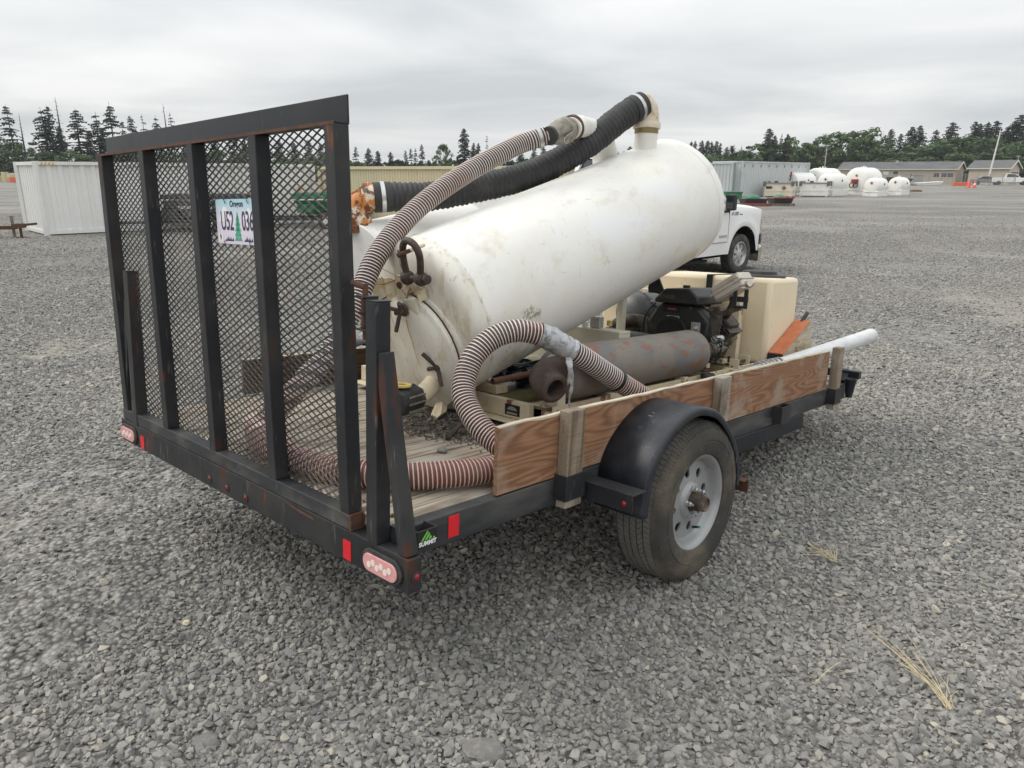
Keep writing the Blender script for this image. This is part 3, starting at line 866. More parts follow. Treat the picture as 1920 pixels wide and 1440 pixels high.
for ys in ((YR, -.15), (YL, YL + .25)):
    b = MB()
    y0, y1 = min(ys), max(ys)
    b.box((.885, y0, .118), (.972, y1, .124)).box((.885, y0, .056), (.891, y1, .118))
    o = tr.part('fender_bracket', b, M['black_rusty'], bevel=.0015)
    ym = y0 + .035 if ys[0] < 1 else y1 - .035
    tr.part('marker_light', MB().ball((.884, ym, .086), .0105, 12, 8, (.7, 1, 1)), M['red_lens'], o, smooth=60)
    b = MB().box((1.812, y0 + .02, -.04), (1.865, y1, -.034)).box((1.862, y0 + .02, -.10), (1.866, y1, -.034))
    tr.part('fender_bracket', b, M['rust'], bevel=.0015)

# wheels
def wheel_parts(yc, s):
    """s=-1: outer face towards -y. wheel centre plane yc"""
    o = Vector((1.45, yc, -.0507)); ax = Vector((0, s, 0))
    w = tr.part('wheel', MB().lathe(o, ax, [(.188, -.085), (.196, -.07), (.178, -.05), (.172, .03), (.176, .045), (.185, .058), (.190, .072), (.197, .080), (.2045, .084), (.2065, .088), (.203, .092), (.197, .0895), (.188, .080), (.181, .066), (.176, .05), (.172, .045), (.164, .043)], 56), M['rim'], smooth=35)
    # disc with eight oval holes
    dm = MB(); n8 = 8; z0, z1 = .028, .014
    rings = [(.046, .046), (.066, .046), (.076, .040), (.092, .022), (.104, .016), (.1235, .012), (.143, .010), (.164, .012)]
    NS = 64
    def hole(r, a):
        k = round(a / (2 * math.pi / n8)) * (2 * math.pi / n8) if True else 0
        da = (a - k)
        return ((r - .1235) / .0215) ** 2 + (da * r / .0165) ** 2 < 1
    # radial grid with the holes cut as ovals: build sector by sector
    for sct in range(n8):
        ac = sct * 2 * math.pi / n8 + .2
        hv = []
        NH = 16
        for k in range(NH):
            t = 2 * math.pi * k / NH
            hv.append((.1235 + .0220 * math.sin(t), ac + .0185 * math.cos(t) / .1235))
        # outer frame of the sector as 16 matching points
        half = math.pi / n8
        fv = []
        for k in range(NH):
            t = 2 * math.pi * k / NH
            c, sn = math.cos(t), math.sin(t)
            q = max(abs(c), abs(sn))
            fv.append((.1235 + .0405 * sn / q, ac + half * c / q))
        def zz(r):
            return .043 + .008 * max(0, (.1235 - r) / .04)
        P = lambda r, a, z: o + ax * z + Vector((math.cos(a), 0, math.sin(a))) * r
        vs = [P(r, a, zz(r)) for r, a in fv] + [P(r, a, zz(r)) for r, a in hv] + [P(r, a, zz(r) - .008) for r, a in hv]
        fs = []
        for k in range(NH):
            kk = (k + 1) % NH
            fs.append((k, kk, NH + kk, NH + k)); fs.append((NH + k, NH + kk, 2 * NH + kk, 2 * NH + k))
        dm.add(vs, fs)
    dm.lathe(o, ax, [(.0835, .0505), (.078, .056), (.072, .064), (.064, .068), (.046, .068), (.044, .05)], 48)
    disc = tr.part('disc', dm, M['rim'], w, smooth=45)
    tr.part('drum', MB().lathe(o, ax, [(.0, -.02), (.165, -.02), (.165, -.06), (.0, -.06)], 32), M['dark_gap'], w)
    hb = tr.part('hub', MB().lathe(o, ax, [(.043, .05), (.043, .072), (.037, .080), (.036, .104), (.034, .108)], 28), mat('hub_grease', (.045, .035, .028), .55, .3, layers=[((.12, .085, .05), 16, .5, .66, .8)]), w, smooth=40)
    tr.part('hub_cap', MB().lathe(o, ax, [(.0335, .107), (.0325, .122), (.029, .130), (.025, .131), (.022, .128), (.021, .124), (.0, .124)], 28), M['hub'], w, smooth=40)
    for k in range(5):
        a = k * 2 * math.pi / 5 + .55
        c = o + Vector((math.cos(a), 0, math.sin(a))) * .0572 + ax * .066
        tr.part('lug_nut', MB().lathe(c, ax, [(.0125, 0), (.0125, .006), (.0105, .010), (.0105, .022), (.007, .026), (.0055, .036), (0, .036)], 6), M['zinc'], w)
    va = -1.18 if s < 0 else .4
    vc = o + Vector((math.cos(va) * .158, 0, math.sin(va) * .150)) + ax * .044
    vd = (ax * 1.0 + Vector((-math.cos(va), 0, -math.sin(va))) * .35).normalized()
    vs_ = tr.part('valve_stem', MB().cyl(vc, vc + vd * .028, .0055, n=10), M['cable'], w)
    tr.part('valve_cap', MB().cyl(vc + vd * .028, vc + vd * .038, .0058, n=10), mat('green_cap', (.02, .25, .16), .5), w)
    # tyre
    RO = .345
    prof = [(.2005, .086), (.208, .098), (.222, .1045), (.246, .1085), (.262, .110), (.264, .1075), (.268, .1075), (.270, .1095), (.292, .107), (.312, .101), (.326, .092), (.336, .082), (.341, .074)]
    ty = MB()
    full = [(r, a) for r, a in prof]
    ty.lathe(o, ax, full, 96)
    ty.lathe(o, ax, [(r, -a) for r, a in reversed(full)], 96)
    tyre = tr.part('tyre', ty, M['tyre'], w, smooth=30)
    # tread: ribs with grooves and slanted sipes
    td = MB()
    ribs = [(-.0745, -.047), (-.041, -.0185), (-.0125, .0125), (.0185, .041), (.047, .0745)]
    td.lathe(o, ax, [(.3405, -.0742), (.3365, -.05), (.3365, .05), (.3405, .0742)], 96, m=1)
    NT = 92
    for ri, (a0, a1) in enumerate(ribs):
        for k in range(NT):
            t0 = 2 * math.pi * (k + .06) / NT; t1 = 2 * math.pi * (k + .94) / NT
            skew = (.045 if ri in (1, 3) else (.02 if ri == 0 else -.02)) * (1 if ri < 2 else -1)
            if ri == 2: skew = .05
            def q(r, a, t): return o + ax * a + Vector((math.cos(t), 0, math.sin(t))) * r
            ro0 = .3455 - (abs(a0) / .075) ** 2.4 * .0045; ro1 = .3455 - (abs(a1) / .075) ** 2.4 * .0045
            base = [q(.336, a0, t0), q(.336, a1, t0 + skew), q(.336, a1, t1 + skew), q(.336, a0, t1)]
            top = [q(ro0, a0, t0), q(ro1, a1, t0 + skew), q(ro1, a1, t1 + skew), q(ro0, a0, t1)]
            if s < 0: base, top = base[::-1], top[::-1]
            td.add(base + top, [(4, 5, 6, 7), (0, 1, 5, 4), (1, 2, 6, 5), (2, 3, 7, 6), (3, 0, 4, 7)])
    tr.part('tread', td, [M['tread'], M['dark_gap']], w)
    lat = MB()
    for k in range(120):     # shoulder lugs on the sidewall edge
        t = 2 * math.pi * k / 120
        c, sn = math.cos(t), math.sin(t)
        d = Vector((c, 0, sn)); tt = Vector((-sn, 0, c))
        p0 = o + ax * .0765 + d * .3405; p1 = o + ax * .1005 + d * .3145
        lat.beam(p0, p1, .007, .004, d + ax)
    tr.part('shoulder_lug', lat, M['tyre'], w, kind='stuff')
    return w
wheel_parts(-.0152, -1)
wheel_parts(YL + .118, 1)
ax = MB().beam((1.45, .0, -.05), (1.45, YL + .1, -.05), .05, .05)
tr.part('axle', ax, M['rust_brown'])
for y in (YR + .04, YL - .09):
    sp = MB()
    for k in range(4):
        L = .34 - k * .07
        sp.tube([(1.45 - L, y, .0 + .012 - k * .007), (1.45 - L / 2, y, -.02 - k * .007), (1.45, y, -.026 - k * .007), (1.45 + L / 2, y, -.02 - k * .007), (1.45 + L, y, .012 - k * .007)], .006, 6)
    sp.cyl((1.11, y - .035, .012), (1.11, y + .035, .012), .022, n=14).cyl((1.79, y - .035, .012), (1.79, y + .035, .012), .022, n=14)
    sp.box((1.09, y - .03, .01), (1.13, y - .024, .06)).box((1.09, y + .024, .01), (1.13, y + .03, .06))
    tr.part('leaf_spring', sp, M['rust_brown'])
    hg = MB().box((1.02, y - .028, .0), (1.06, y + .028, .055)).cyl((1.04, y - .1, .015), (1.04, y + .1, .015), .017, n=12)
    tr.part('spring_hanger', hg, M['rust_brown'])
# tongue, front hitch tube with its cup
tg = MB().beam((2.9, YR + .25, RZ - .13), (4.75, 1.05, RZ - .13), .05, .07).beam((2.9, YL - .25, RZ - .13), (4.75, 1.10, RZ - .13), .05, .07)
tr.part('tongue', tg, M['black'], bevel=.003)
tr.part('coupler', MB().box((4.70, 1.02, RZ - .155), (4.95, 1.13, RZ - .085)).ball((4.96, 1.075, RZ - .11), .055, 14, 8), M['black'])
fb = MB().beam((LEN + .05, .13, .145), (LEN + .20, .16, .20), .045, .05).beam((LEN + .17, .06, .195), (LEN + .17, .30, .195), .05, .05)
tr.part('front_bracket', fb, M['black'], bevel=.003)
tr.part('holder_cup', MB().lathe((LEN - .02, .055, .075), (0, 0, 1), [(.020, 0), (.034, .10), (.040, .12), (.037, .123), (.031, .115), (.016, .01)], 24), M['black'], smooth=40)

# plywood side boards, removable
def side_board(label, x0, x1, ypl, thick, z0, z1, stakes, sy, m_face, group):
    t = Thing('side_board', label, 'side board', ((x0 + x1) / 2, ypl, z0), TR, group)
    p = MB(); N = 40
    rr = random.Random(int(x1 * 100 + ypl * 10))
    top = []
    for i in range(N + 1):
        x = x0 + (x1 - x0) * i / N
        top.append((x, z1 + rr.uniform(-.003, .002)))
    poly = [(x0, ypl, z0 + .004), (x1, ypl, z0)] + [(x, ypl, z) for x, z in reversed(top)]
    t.part('board', p.prism(poly, (0, thick, 0)), m_face)
    ed = MB()
    vs, fs = [], []
    for x, z in top: vs += [(x, ypl - .0008, z - rr.uniform(.002, .008)), (x, ypl - .0008, z + .0008), (x, ypl + thick + .0005, z + .0008)]
    for i in range(N):
        a = 3 * i
        fs += [(a, a + 3, a + 4, a + 1), (a + 1, a + 4, a + 5, a + 2)]
    t.part('raw_edge', ed.add(vs, fs), M['ply_edge'])
    for sx0, sx1, a, b in stakes:
        t.part('stake', MB().box((sx0, ypl + sy[0], a), (sx1, ypl + sy[1], b)), M['stake'], bevel=.004)
    return t
side_board('reddish plywood side board along the wheel side of the trailer', .455, 3.355, .1025, .019, .156, .395,
           [(.764, .857, .046, .408), (1.895, 1.985, .18, .400), (3.385, 3.465, .028, .414)], (-.048, -.0006), M['ply'], None)
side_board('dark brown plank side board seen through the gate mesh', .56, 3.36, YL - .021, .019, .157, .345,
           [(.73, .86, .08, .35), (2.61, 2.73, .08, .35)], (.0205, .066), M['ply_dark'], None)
# ------------------------------------------------------------------ loose gravel: geometry-node instances of angular stones
def stone_mesh(i, rr):
    import bmesh
    bm = bmesh.new()
    for _ in range(13):
        v = Vector((rr.gauss(0, 1), rr.gauss(0, 1), rr.gauss(0, 1))).normalized() * rr.uniform(.86, 1.05)
        bm.verts.new((v.x * .62, v.y * .5, v.z * rr.uniform(.34, .48)))
    res = bmesh.ops.convex_hull(bm, input=bm.verts)
    bmesh.ops.delete(bm, geom=[v for v in bm.verts if not v.link_faces], context='VERTS')
    me = bpy.data.meshes.new('stone'); bm.to_mesh(me); bm.free()
    return me

def stone_material():
    m = bpy.data.materials.new('crushed_stone'); m.use_nodes = True
    n, l = m.node_tree.nodes, m.node_tree.links
    b = n['Principled BSDF']; b.inputs['Roughness'].default_value = .85; b.inputs['Specular IOR Level'].default_value = .25
    oi = n.new('ShaderNodeObjectInfo')
    rp = n.new('ShaderNodeValToRGB'); e = rp.color_ramp.elements
    e[0].position = 0; e[0].color = (0.155, 0.153, 0.149, 1)
    e[1].position = 1; e[1].color = (0.50, 0.455, 0.375, 1)
    for p, c in ((.3, (0.22, 0.216, 0.206)), (.65, (0.275, 0.266, 0.248)), (.93, (0.325, 0.31, 0.28)), (.985, (0.36, 0.335, 0.29))):
        x = e.new(p); x.color = (*c, 1)
    l.new(oi.outputs['Random'], rp.inputs[0])
    geo = n.new('ShaderNodeNewGeometry')
    nz = n.new('ShaderNodeTexNoise'); nz.inputs['Scale'].default_value = .45; nz.inputs['Detail'].default_value = 4
    l.new(geo.outputs['Position'], nz.inputs['Vector'])
    mr = n.new('ShaderNodeMapRange'); mr.interpolation_type = 'SMOOTHSTEP'
    mr.inputs['From Min'].default_value = .44; mr.inputs['From Max'].default_value = .66
    mr.inputs['To Max'].default_value = .45
    l.new(nz.outputs['Fac'], mr.inputs['Value'])
    mx = n.new('ShaderNodeMix'); mx.data_type = 'RGBA'; l.new(mr.outputs[0], mx.inputs['Factor'])
    l.new(rp.outputs[0], mx.inputs['A']); mx.inputs['B'].default_value = (0.36, 0.335, 0.295, 1)
    n2 = n.new('ShaderNodeTexNoise'); n2.inputs['Scale'].default_value = 160; n2.inputs['Detail'].default_value = 3
    l.new(geo.outputs['Position'], n2.inputs['Vector'])
    m2 = n.new('ShaderNodeMix'); m2.data_type = 'RGBA'; m2.blend_type = 'MULTIPLY'; m2.inputs['Factor'].default_value = .5
    r2 = n.new('ShaderNodeMapRange'); r2.inputs['To Min'].default_value = .55; r2.inputs['To Max'].default_value = 1.35
    l.new(n2.outputs['Fac'], r2.inputs['Value'])
    l.new(mx.outputs['Result'], m2.inputs['A']); l.new(r2.outputs[0], m2.inputs['B'])
    l.new(m2.outputs['Result'], b.inputs['Base Color'])
    return m
STONE = stone_material()

def scatter(name, points, label, cat, loc=(0, 0, 0), frame=None, material=None, seed=3):
    """points: (position, size, flatten, tilt, turn)"""
    rr = random.Random(seed)
    coll = bpy.data.collections.new(name + '_shapes')
    for i in range(9):
        me = stone_mesh(i, rr); me.materials.append(material or STONE)
        coll.objects.link(bpy.data.objects.new('stone_shape', me))
    me = bpy.data.meshes.new(name)
    nP = len(points)
    me.vertices.add(nP)
    co, ro, sc, ix = [], [], [], []
    for p, s, fl, tilt, turn in points:
        co += [p[0] - loc[0], p[1] - loc[1], p[2] - loc[2]]
        ro += [tilt[0], tilt[1], turn]; sc += [s, s, s * fl]; ix.append(rr.randrange(9))
    me.vertices.foreach_set('co', co)
    for nm, dat, arr, key in (('turn', 'FLOAT_VECTOR', ro, 'vector'), ('size', 'FLOAT_VECTOR', sc, 'vector'), ('shape', 'INT', ix, 'value')):
        a = me.attributes.new(nm, dat, 'POINT'); a.data.foreach_set(key, arr)
    o = bpy.data.objects.new(name, me); COL.objects.link(o)
    o.matrix_world = (frame or Matrix.Identity(4)) @ Matrix.Translation(Vector(loc))
    ng = bpy.data.node_groups.new(name, 'GeometryNodeTree')
    ng.interface.new_socket('Geometry', in_out='INPUT', socket_type='NodeSocketGeometry')
    ng.interface.new_socket('Geometry', in_out='OUTPUT', socket_type='NodeSocketGeometry')
    N, L = ng.nodes, ng.links
    gi, go = N.new('NodeGroupInput'), N.new('NodeGroupOutput')
    ip = N.new('GeometryNodeInstanceOnPoints')
    ci = N.new('GeometryNodeCollectionInfo'); ci.inputs['Collection'].default_value = coll
    ci.inputs['Separate Children'].default_value = True; ci.inputs['Reset Children'].default_value = True
    def att(nm, dt):
        a = N.new('GeometryNodeInputNamedAttribute'); a.data_type = dt; a.inputs['Name'].default_value = nm
        return a.outputs['Attribute']
    L.new(gi.outputs[0], ip.inputs['Points']); L.new(ci.outputs[0], ip.inputs['Instance'])
    ip.inputs['Pick Instance'].default_value = True
    L.new(att('shape', 'INT'), ip.inputs['Instance Index'])
    er = N.new('FunctionNodeEulerToRotation'); L.new(att('turn', 'FLOAT_VECTOR'), er.inputs[0]); L.new(er.outputs[0], ip.inputs['Rotation'])
    L.new(att('size', 'FLOAT_VECTOR'), ip.inputs['Scale'])
    L.new(ip.outputs[0], go.inputs[0])
    md = o.modifiers.new('scatter', 'NODES'); md.node_group = ng
    o['kind'] = 'stuff'
    if label: o['label'] = label
    if cat: o['category'] = cat
    return o

def gravel_points():
    rr = random.Random(77)
    pts = []
    y = 1.0
    while y < 34.0:
        sp = .0172 if y < 3.6 else .0172 + min(8.4, y - 3.6) * .0026
        half = y * .74 + 1.1
        n = int(2 * half / sp)
        keep = 1.0 if y < 9 else max(0, 1 - (y - 9) / 25) ** 1.6
        for i in range(n):
            x = -half + (i + rr.random()) * sp
            yy = y + (rr.random() - .5) * sp * 1.6
            fines = mnoise.noise(Vector((x * .55 + 3.1, yy * .42, .7))) + .35 * mnoise.noise(Vector((x * 2.1, yy * 1.7, 4.0)))
            if rr.random() > keep * (1.0 if fines < .10 else max(.16, 1 - (fines - .10) * 2.6)): continue
            s = min(sp, .022) * .93 * min(2.4, max(.62, rr.lognormvariate(.12, .42)))
            pts.append(((x, yy, s * .10 + rr.uniform(-.002, .003)), s, rr.uniform(.75, 1.25), (rr.gauss(0, .45), rr.gauss(0, .45)), rr.uniform(0, 6.28)))
        y += sp * .88
    return pts
scatter('gravel', gravel_points(), 'loose grey crushed gravel covering the yard', 'gravel')

def rock(name, label, loc, size, sc, seed, colr):
    rr = random.Random(seed)
    mbr = MB().ball((0, 0, 0), 1, 14, 9)
    for i, v in enumerate(mbr.v):
        nn = mnoise.noise(v * 1.7 + Vector((seed, 0, 0))) * .35 + mnoise.noise(v * 4 + Vector((seed, 3, 0))) * .12
        q = v * (1 + nn)
        mbr.v[i] = Vector((q.x * sc[0] * size, q.y * sc[1] * size, q.z * sc[2] * size)) + Vector(loc) + Vector((0, 0, size * sc[2] * .35))
    return single(name, mbr, mat(name + str(seed), colr, .9, layers=[((colr[0] * 1.5, colr[1] * 1.45, colr[2] * 1.35), 40, .45, .65, .7)], bump=(90, .6, .004)), label, 'rock', loc, smooth=40)
rock('rock', 'large flat grey rock half buried at the near edge of the gravel', (-.085, 1.80, 0), .075, (1.0, .62, .30), 3, (.17, .165, .155))
rock('rock', 'oval grey cobble lying flat in the gravel left of the large rock', (-.925, 1.84, 0), .04, (1.15, .75, .35), 8, (.17, .17, .165))
rock('rock', 'small round cream pebble on the gravel below the ramp gate', (-1.235, 2.44, .006), .014, (1, .9, .8), 14, (.55, .48, .34))
# ------------------------------------------------------------------ vacuum tank on its skid
TC = Vector((1.01569, 1.07057, .63725)); TA = Vector((.94637742, -.04025423, .32054542))
TE1 = Vector((.04249664, .99909661, 0)); TE2 = Vector((-.32025585, .0136221, .94723314))
TRAD = .3771; TLEN = 1.891
def H(a, b, off=0.0):        # a to the left, b up, off to the rear of the rear weld
    return TC + TE1 * a + TE2 * b - TA * off
def S(along, deg, out=0.0):  # on the shell; deg from the top towards the right
    t = R(deg)
    return TC + TA * along + (TE2 * math.cos(t) - TE1 * math.sin(t)) * (TRAD + out)

vt = Thing('vacuum_tank', 'big tilted white cylindrical vacuum tank with a round rear hatch', 'tank', tuple(TC - TE2 * TRAD), TR)
sh = MB().lathe(TC, TA, [(TRAD, 0), (TRAD, TLEN)], 96)
vt.part('shell', sh, M['tank'], smooth=60)
hd = MB().lathe(TC, -TA, [(TRAD - .0005, .0), (TRAD, .045), (.374, .062), (.365, .080), (.346, .095), (.31, .107), (.24, .118), (.12, .125), (0, .127)], 96)
vt.part('rear_head', hd, M['tank_dirty'], smooth=60)
fh = MB().lathe(TC + TA * TLEN, TA, [(TRAD - .0005, .0), (TRAD, .03), (.374, .045), (.363, .068), (.34, .088), (.30, .104), (.22, .122), (.1, .132), (0, .134)], 96)
vt.part('front_head', fh, M['tank'], smooth=60)
def ringbead(o, ax, r, w, h, n=96):
    return MB().lathe(o, ax, [(r - .001, -w), (r + h, -w * .7), (r + h * 1.2, 0), (r + h, w * .7), (r - .001, w)], n)
wb = ringbead(TC, TA, TRAD, .011, .0022)
vt.part('weld_band', wb, mat('weld_paint', (.74, .72, .66), .5, layers=[((.5, .42, .28), 22, .5, .66, .8), ((.25, .15, .07), 60, .62, .7, .8)], bump=(60, .5, .003)), smooth=60)
vt.part('weld_band', ringbead(TC + TA * (TLEN - .005), TA, TRAD, .010, .002), M['tank'], smooth=60)
# hatch
HC = H(-.003, -.117)
nk = MB().lathe(HC, -TA, [(.300, .085), (.302, .128), (.296, .131), (.284, .131), (.282, .10)], 72)
vt.part('hatch_neck', nk, M['tank_dirty'], smooth=35)
hm = MB().lathe(HC, -TA, [(.272, .134), (.279, .136), (.281, .142), (.281, .156), (.277, .160), (.258, .163), (.252, .166), (.235, .178), (.18, .194), (.1, .203), (0, .206)], 80)
hatch = vt.part('hatch', hm, M['tank_dirty'], smooth=50)
vt.part('gasket', MB().lathe(HC, -TA, [(.268, .131), (.283, .132), (.283, .1355), (.268, .1365)], 72), M['rust'], hatch)
# hinge box and straps
def open_box(mb, c, ex, ey, ez, sx, sy, sz, t=.005):
    """channel open at the top: walls of a box around c"""
    c = Vector(c)
    q = lambda a, b, d: c + ex * a + ey * b + ez * d
    def blk(a0, a1, b0, b1, d0, d1):
        mb.hexa([q(a0, b0, d0), q(a1, b0, d0), q(a1, b1, d0), q(a0, b1, d0)], [q(a0, b0, d1), q(a1, b0, d1), q(a1, b1, d1), q(a0, b1, d1)])
    hx, hy, hz = sx / 2, sy / 2, sz / 2
    blk(-hx, hx, -hy, -hy + t, -hz, hz); blk(-hx, -hx + t, -hy + t, hy, -hz, hz); blk(hx - t, hx, -hy + t, hy, -hz, hz)
BK = -TA
hb = MB(); open_box(hb, H(.082, .188, .165), TE1, BK, TE2, .115, .075, .072)
hbo = vt.part('hinge_box', hb, M['cream'], bevel=.0015)
re_ = MB()
for a0, a1 in ((H(.082 + .0575, .2245, .165 + .0375), H(.082 - .0575, .2245, .165 + .0375)), (H(.082 + .0575, .2245, .128), H(.082 + .0575, .2245, .2025)), (H(.082 - .0575, .2245, .128), H(.082 - .0575, .2245, .2025))):
    re_.beam(a0, a1, .006, .003, TE2)
vt.part('rust_edge', re_, mat('rust_yellow', (.36, .2, .07), .8, layers=[(RUST, 60, .45, .62, .9)]), hbo, kind='stuff')
lug = MB().prism([H(.022, .148, .150), H(.022, .246, .13), H(-.055, .245, .13), H(-.062, .150, .158)], BK * .011)
lug2 = vt.part('hinge_lug', lug, M['cream'], bevel=.0015)
vt.part('pin_hole', MB().cyl(H(-.012, .205, .148), H(-.012, .205, .156), .016, n=18), M['rust'], lug2)
cl = MB(); open_box(cl, H(-.118, .178, .150), (TE1 + TE2 * .25).normalized(), BK, TE2, .085, .05, .042)
vt.part('clamp_seat', cl, M['cream'], bevel=.0015)
vt.part('clamp_seat', MB().prism([H(-.045, .150, .165), H(-.135, .165, .165), H(-.130, .075, .165), H(-.05, .06, .165)], BK * .012), M['cream_clean'], bevel=.002)
vt.part('hinge_tube', MB().cyl(H(.19, .185, .16), H(.150, .105, .172), .026, n=18).cyl(H(.150, .175, .15), H(.130, .135, .155), .020, n=16), M['cream_clean'], smooth=40)
def t_bolt(c, spokes, seed):
    c = Vector(c)
    m_ = MB().lathe(c, BK, [(0, -.03), (.012, -.03), (.012, 0), (.029, .0), (.031, .006), (.029, .013), (.018, .016), (.0165, .034), (0, .036)], 20)
    o = vt.part('wing_nut', m_, M['rust_brown'], smooth=40)
    for a, L in spokes:
        d = TE1 * math.cos(R(a)) + TE2 * math.sin(R(a)) + BK * .35
        vt.part('handle_bar', MB().cyl(c + BK * .022 + d * .008, c + BK * .022 + d * L, .0095, n=12), M['rust_brown'], o, smooth=40)
t_bolt(H(-.052, .110, .186), ((128, .058), (18, .062), (-72, .092), (-20, .03)), 1)
t_bolt(H(-.185, -.150, .165), ((60, .085), (-10, .05), (-115, .08)), 2)
vt.part('clamp_seat', MB().prism([H(-.145, -.08, .158), H(-.225, -.12, .158), H(-.235, -.19, .158), H(-.16, -.18, .158)], BK * .012), M['cream_clean'], bevel=.002)
# door handle
hp = catmull([H(.215, -.035, .190), H(.212, -.035, .215), H(.16, -.034, .223), H(.112, -.033, .215), H(.108, -.033, .190)], .01)
vt.part('hatch_handle', MB().tube(hp, .0065, 8), M['cream'], hatch, smooth=60)
# rust drips on the head below the shackle and the wing nut
def drip(pts, w):
    m_ = MB(); vs = []
    for i, p in enumerate(pts):
        ww = w * (1 - .55 * i / len(pts))
        vs += [p + TE1 * ww, p - TE1 * ww]
    return m_.add(vs, [(2 * i, 2 * i + 1, 2 * i + 3, 2 * i + 2) for i in range(len(pts) - 1)])
MDR = mat('rust_run', (.50, .30, .12), .6, layers=[((.62, .5, .32), 30, .4, .65, .9)])
vt.part('rust_run', drip([H(-.045, .262, .1165), H(-.046, .235, .1185), H(-.044, .215, .1195)], .004), MDR, kind='stuff')
vt.part('rust_run', drip([H(-.072, .07, .2035), H(-.070, .02, .2065), H(-.078, -.03, .2085), H(-.080, -.09, .2095), H(-.084, -.15, .2085)], .0048), MDR, kind='stuff')
vt.part('rust_run', drip([H(.03, .14, .1995), H(.032, .09, .2055), H(.03, .04, .2085), H(.035, -.02, .2105)], .004), MDR, kind='stuff')
# shackle pin bar welded to the head
vt.part('hanger_pin', MB().cyl(H(-.150, .366, .07), H(-.150, .366, .15), .0085, n=14), M['cream'], smooth=40)
vt.part('hanger_pin', MB().cyl(H(-.150, .366, .15), H(-.150, .366, .212), .009, n=14).cyl(H(-.150, .352, .205), H(-.150, .388, .205), .003, n=8), M['rust'], smooth=40)
# lower lug, drain
vt.part('bottom_lug', MB().prism([H(-.075, -.345, .12), H(-.125, -.325, .12), H(-.145, -.385, .17), H(-.1, -.42, .18), H(-.065, -.40, .17)], BK * .04), M['cream'], bevel=.004)
vt.part('lower_bar', MB().cyl((.885, .728, .215), (.795, .715, .178), .010, n=12).ball((.792, .714, .177), .016, 10, 6), M['rust_brown'], smooth=40)
dr = vt.part('drain_pipe', MB().tube(catmull([(.95, .97, .37), (.86, .93, .335), (.78, .89, .322), (.72, .868, .32)], .02), .042, 18), M['cream'], smooth=50)
fe = MB().lathe((.735, .872, .322), (-.94, -.32, .02), [(0, 0), (.060, 0), (.064, .01), (.064, .035), (.058, .037), (.058, .085), (.064, .089), (.064, .115), (.058, .119), (.054, .15), (0, .15)], 8)
cap = vt.part('drain_coupling', fe, M['rubber'], bevel=.002)
for z in (-.03, .0, .03):
    vt.part('coupling_rib', MB().beam((.735, .802, .322 + z), (.625, .765, .324 + z), .007, .006), M['camlock'], cap)
vt.part('yellow_ring', MB().lathe((.645, .845, .388), (0, 0, 1), [(.018, 0), (.040, 0), (.040, .008), (.018, .008)], 20, closed=True), M['yellow'], cap)
# top nozzle with the rusty elbow, and the white elbow for the striped hose
rb = S(1.71, 3.5)
vt.part('riser', MB().cyl(rb - TE2 * .03, (2.515, .974, 1.63), .066, n=28), M['tank'], smooth=40)
vt.part('riser', MB().lathe((2.512, .9735, 1.615), (0, 0, 1), [(.0, 0), (.066, 0), (.068, .004), (.068, .034), (.0, .036)], 28), mat('worn_brass', (.28, .22, .1), .5, .4, layers=[((.12, .1, .07), 12, .45, .65, .8)]), smooth=40)
ep = [(2.512, .9735, 1.645), (2.514, .974, 1.69), (2.505, .976, 1.735), (2.475, .98, 1.762), (2.435, .986, 1.762)]
elb = vt.part('elbow', MB().tube(catmull(ep, .012), .067, 26), M['elbow_worn'], smooth=60)
vt.part('elbow_collar', MB().lathe((2.512, .9735, 1.642), (0, 0, 1), [(.066, 0), (.078, .002), (.080, .02), (.076, .034), (.066, .036)], 28), M['elbow_worn'], elb, smooth=40)
we = [(1.885, 1.022, 1.569), (1.945, 1.04, 1.587), (2.006, 1.062, 1.599), (2.10, 1.10, 1.605), (2.22, 1.14, 1.597), (2.34, 1.175, 1.57), (2.42, 1.195, 1.515), (2.45, 1.20, 1.43), (2.46, 1.20, 1.36)]
vt.part('white_elbow', MB().tube(catmull(we, .015), [.056 + .020 * min(1, max(0, i - 14) / 12) for i in range(len(catmull(we, .015)))], 28), M['tank'], smooth=60)
# saddle legs
for y in (1.05, 1.36):
    vt.part('support_post', MB().box((2.47, y - .02, .272), (2.51, y + .022, .735)), M['cream_clean'], bevel=.003)
vt.part('saddle', MB().box((2.19, .85, .30), (2.21, 1.55, .505)).box((2.211, .85, .49), (2.30, 1.55, .505)).box((2.211, .851, .30), (2.3, .866, .489)), M['cream_clean'], bevel=.003)
vt.part('cradle', MB().box((1.22, .86, .275), (1.30, 1.30, .315)), M['cream'], bevel=.003)
vt.part('hinge_ear', MB().prism([(2.72, .90, .70), (2.72, 1.02, .70), (2.72, 1.02, .78), (2.72, .96, .81)], (.012, 0, 0)), M['black'])

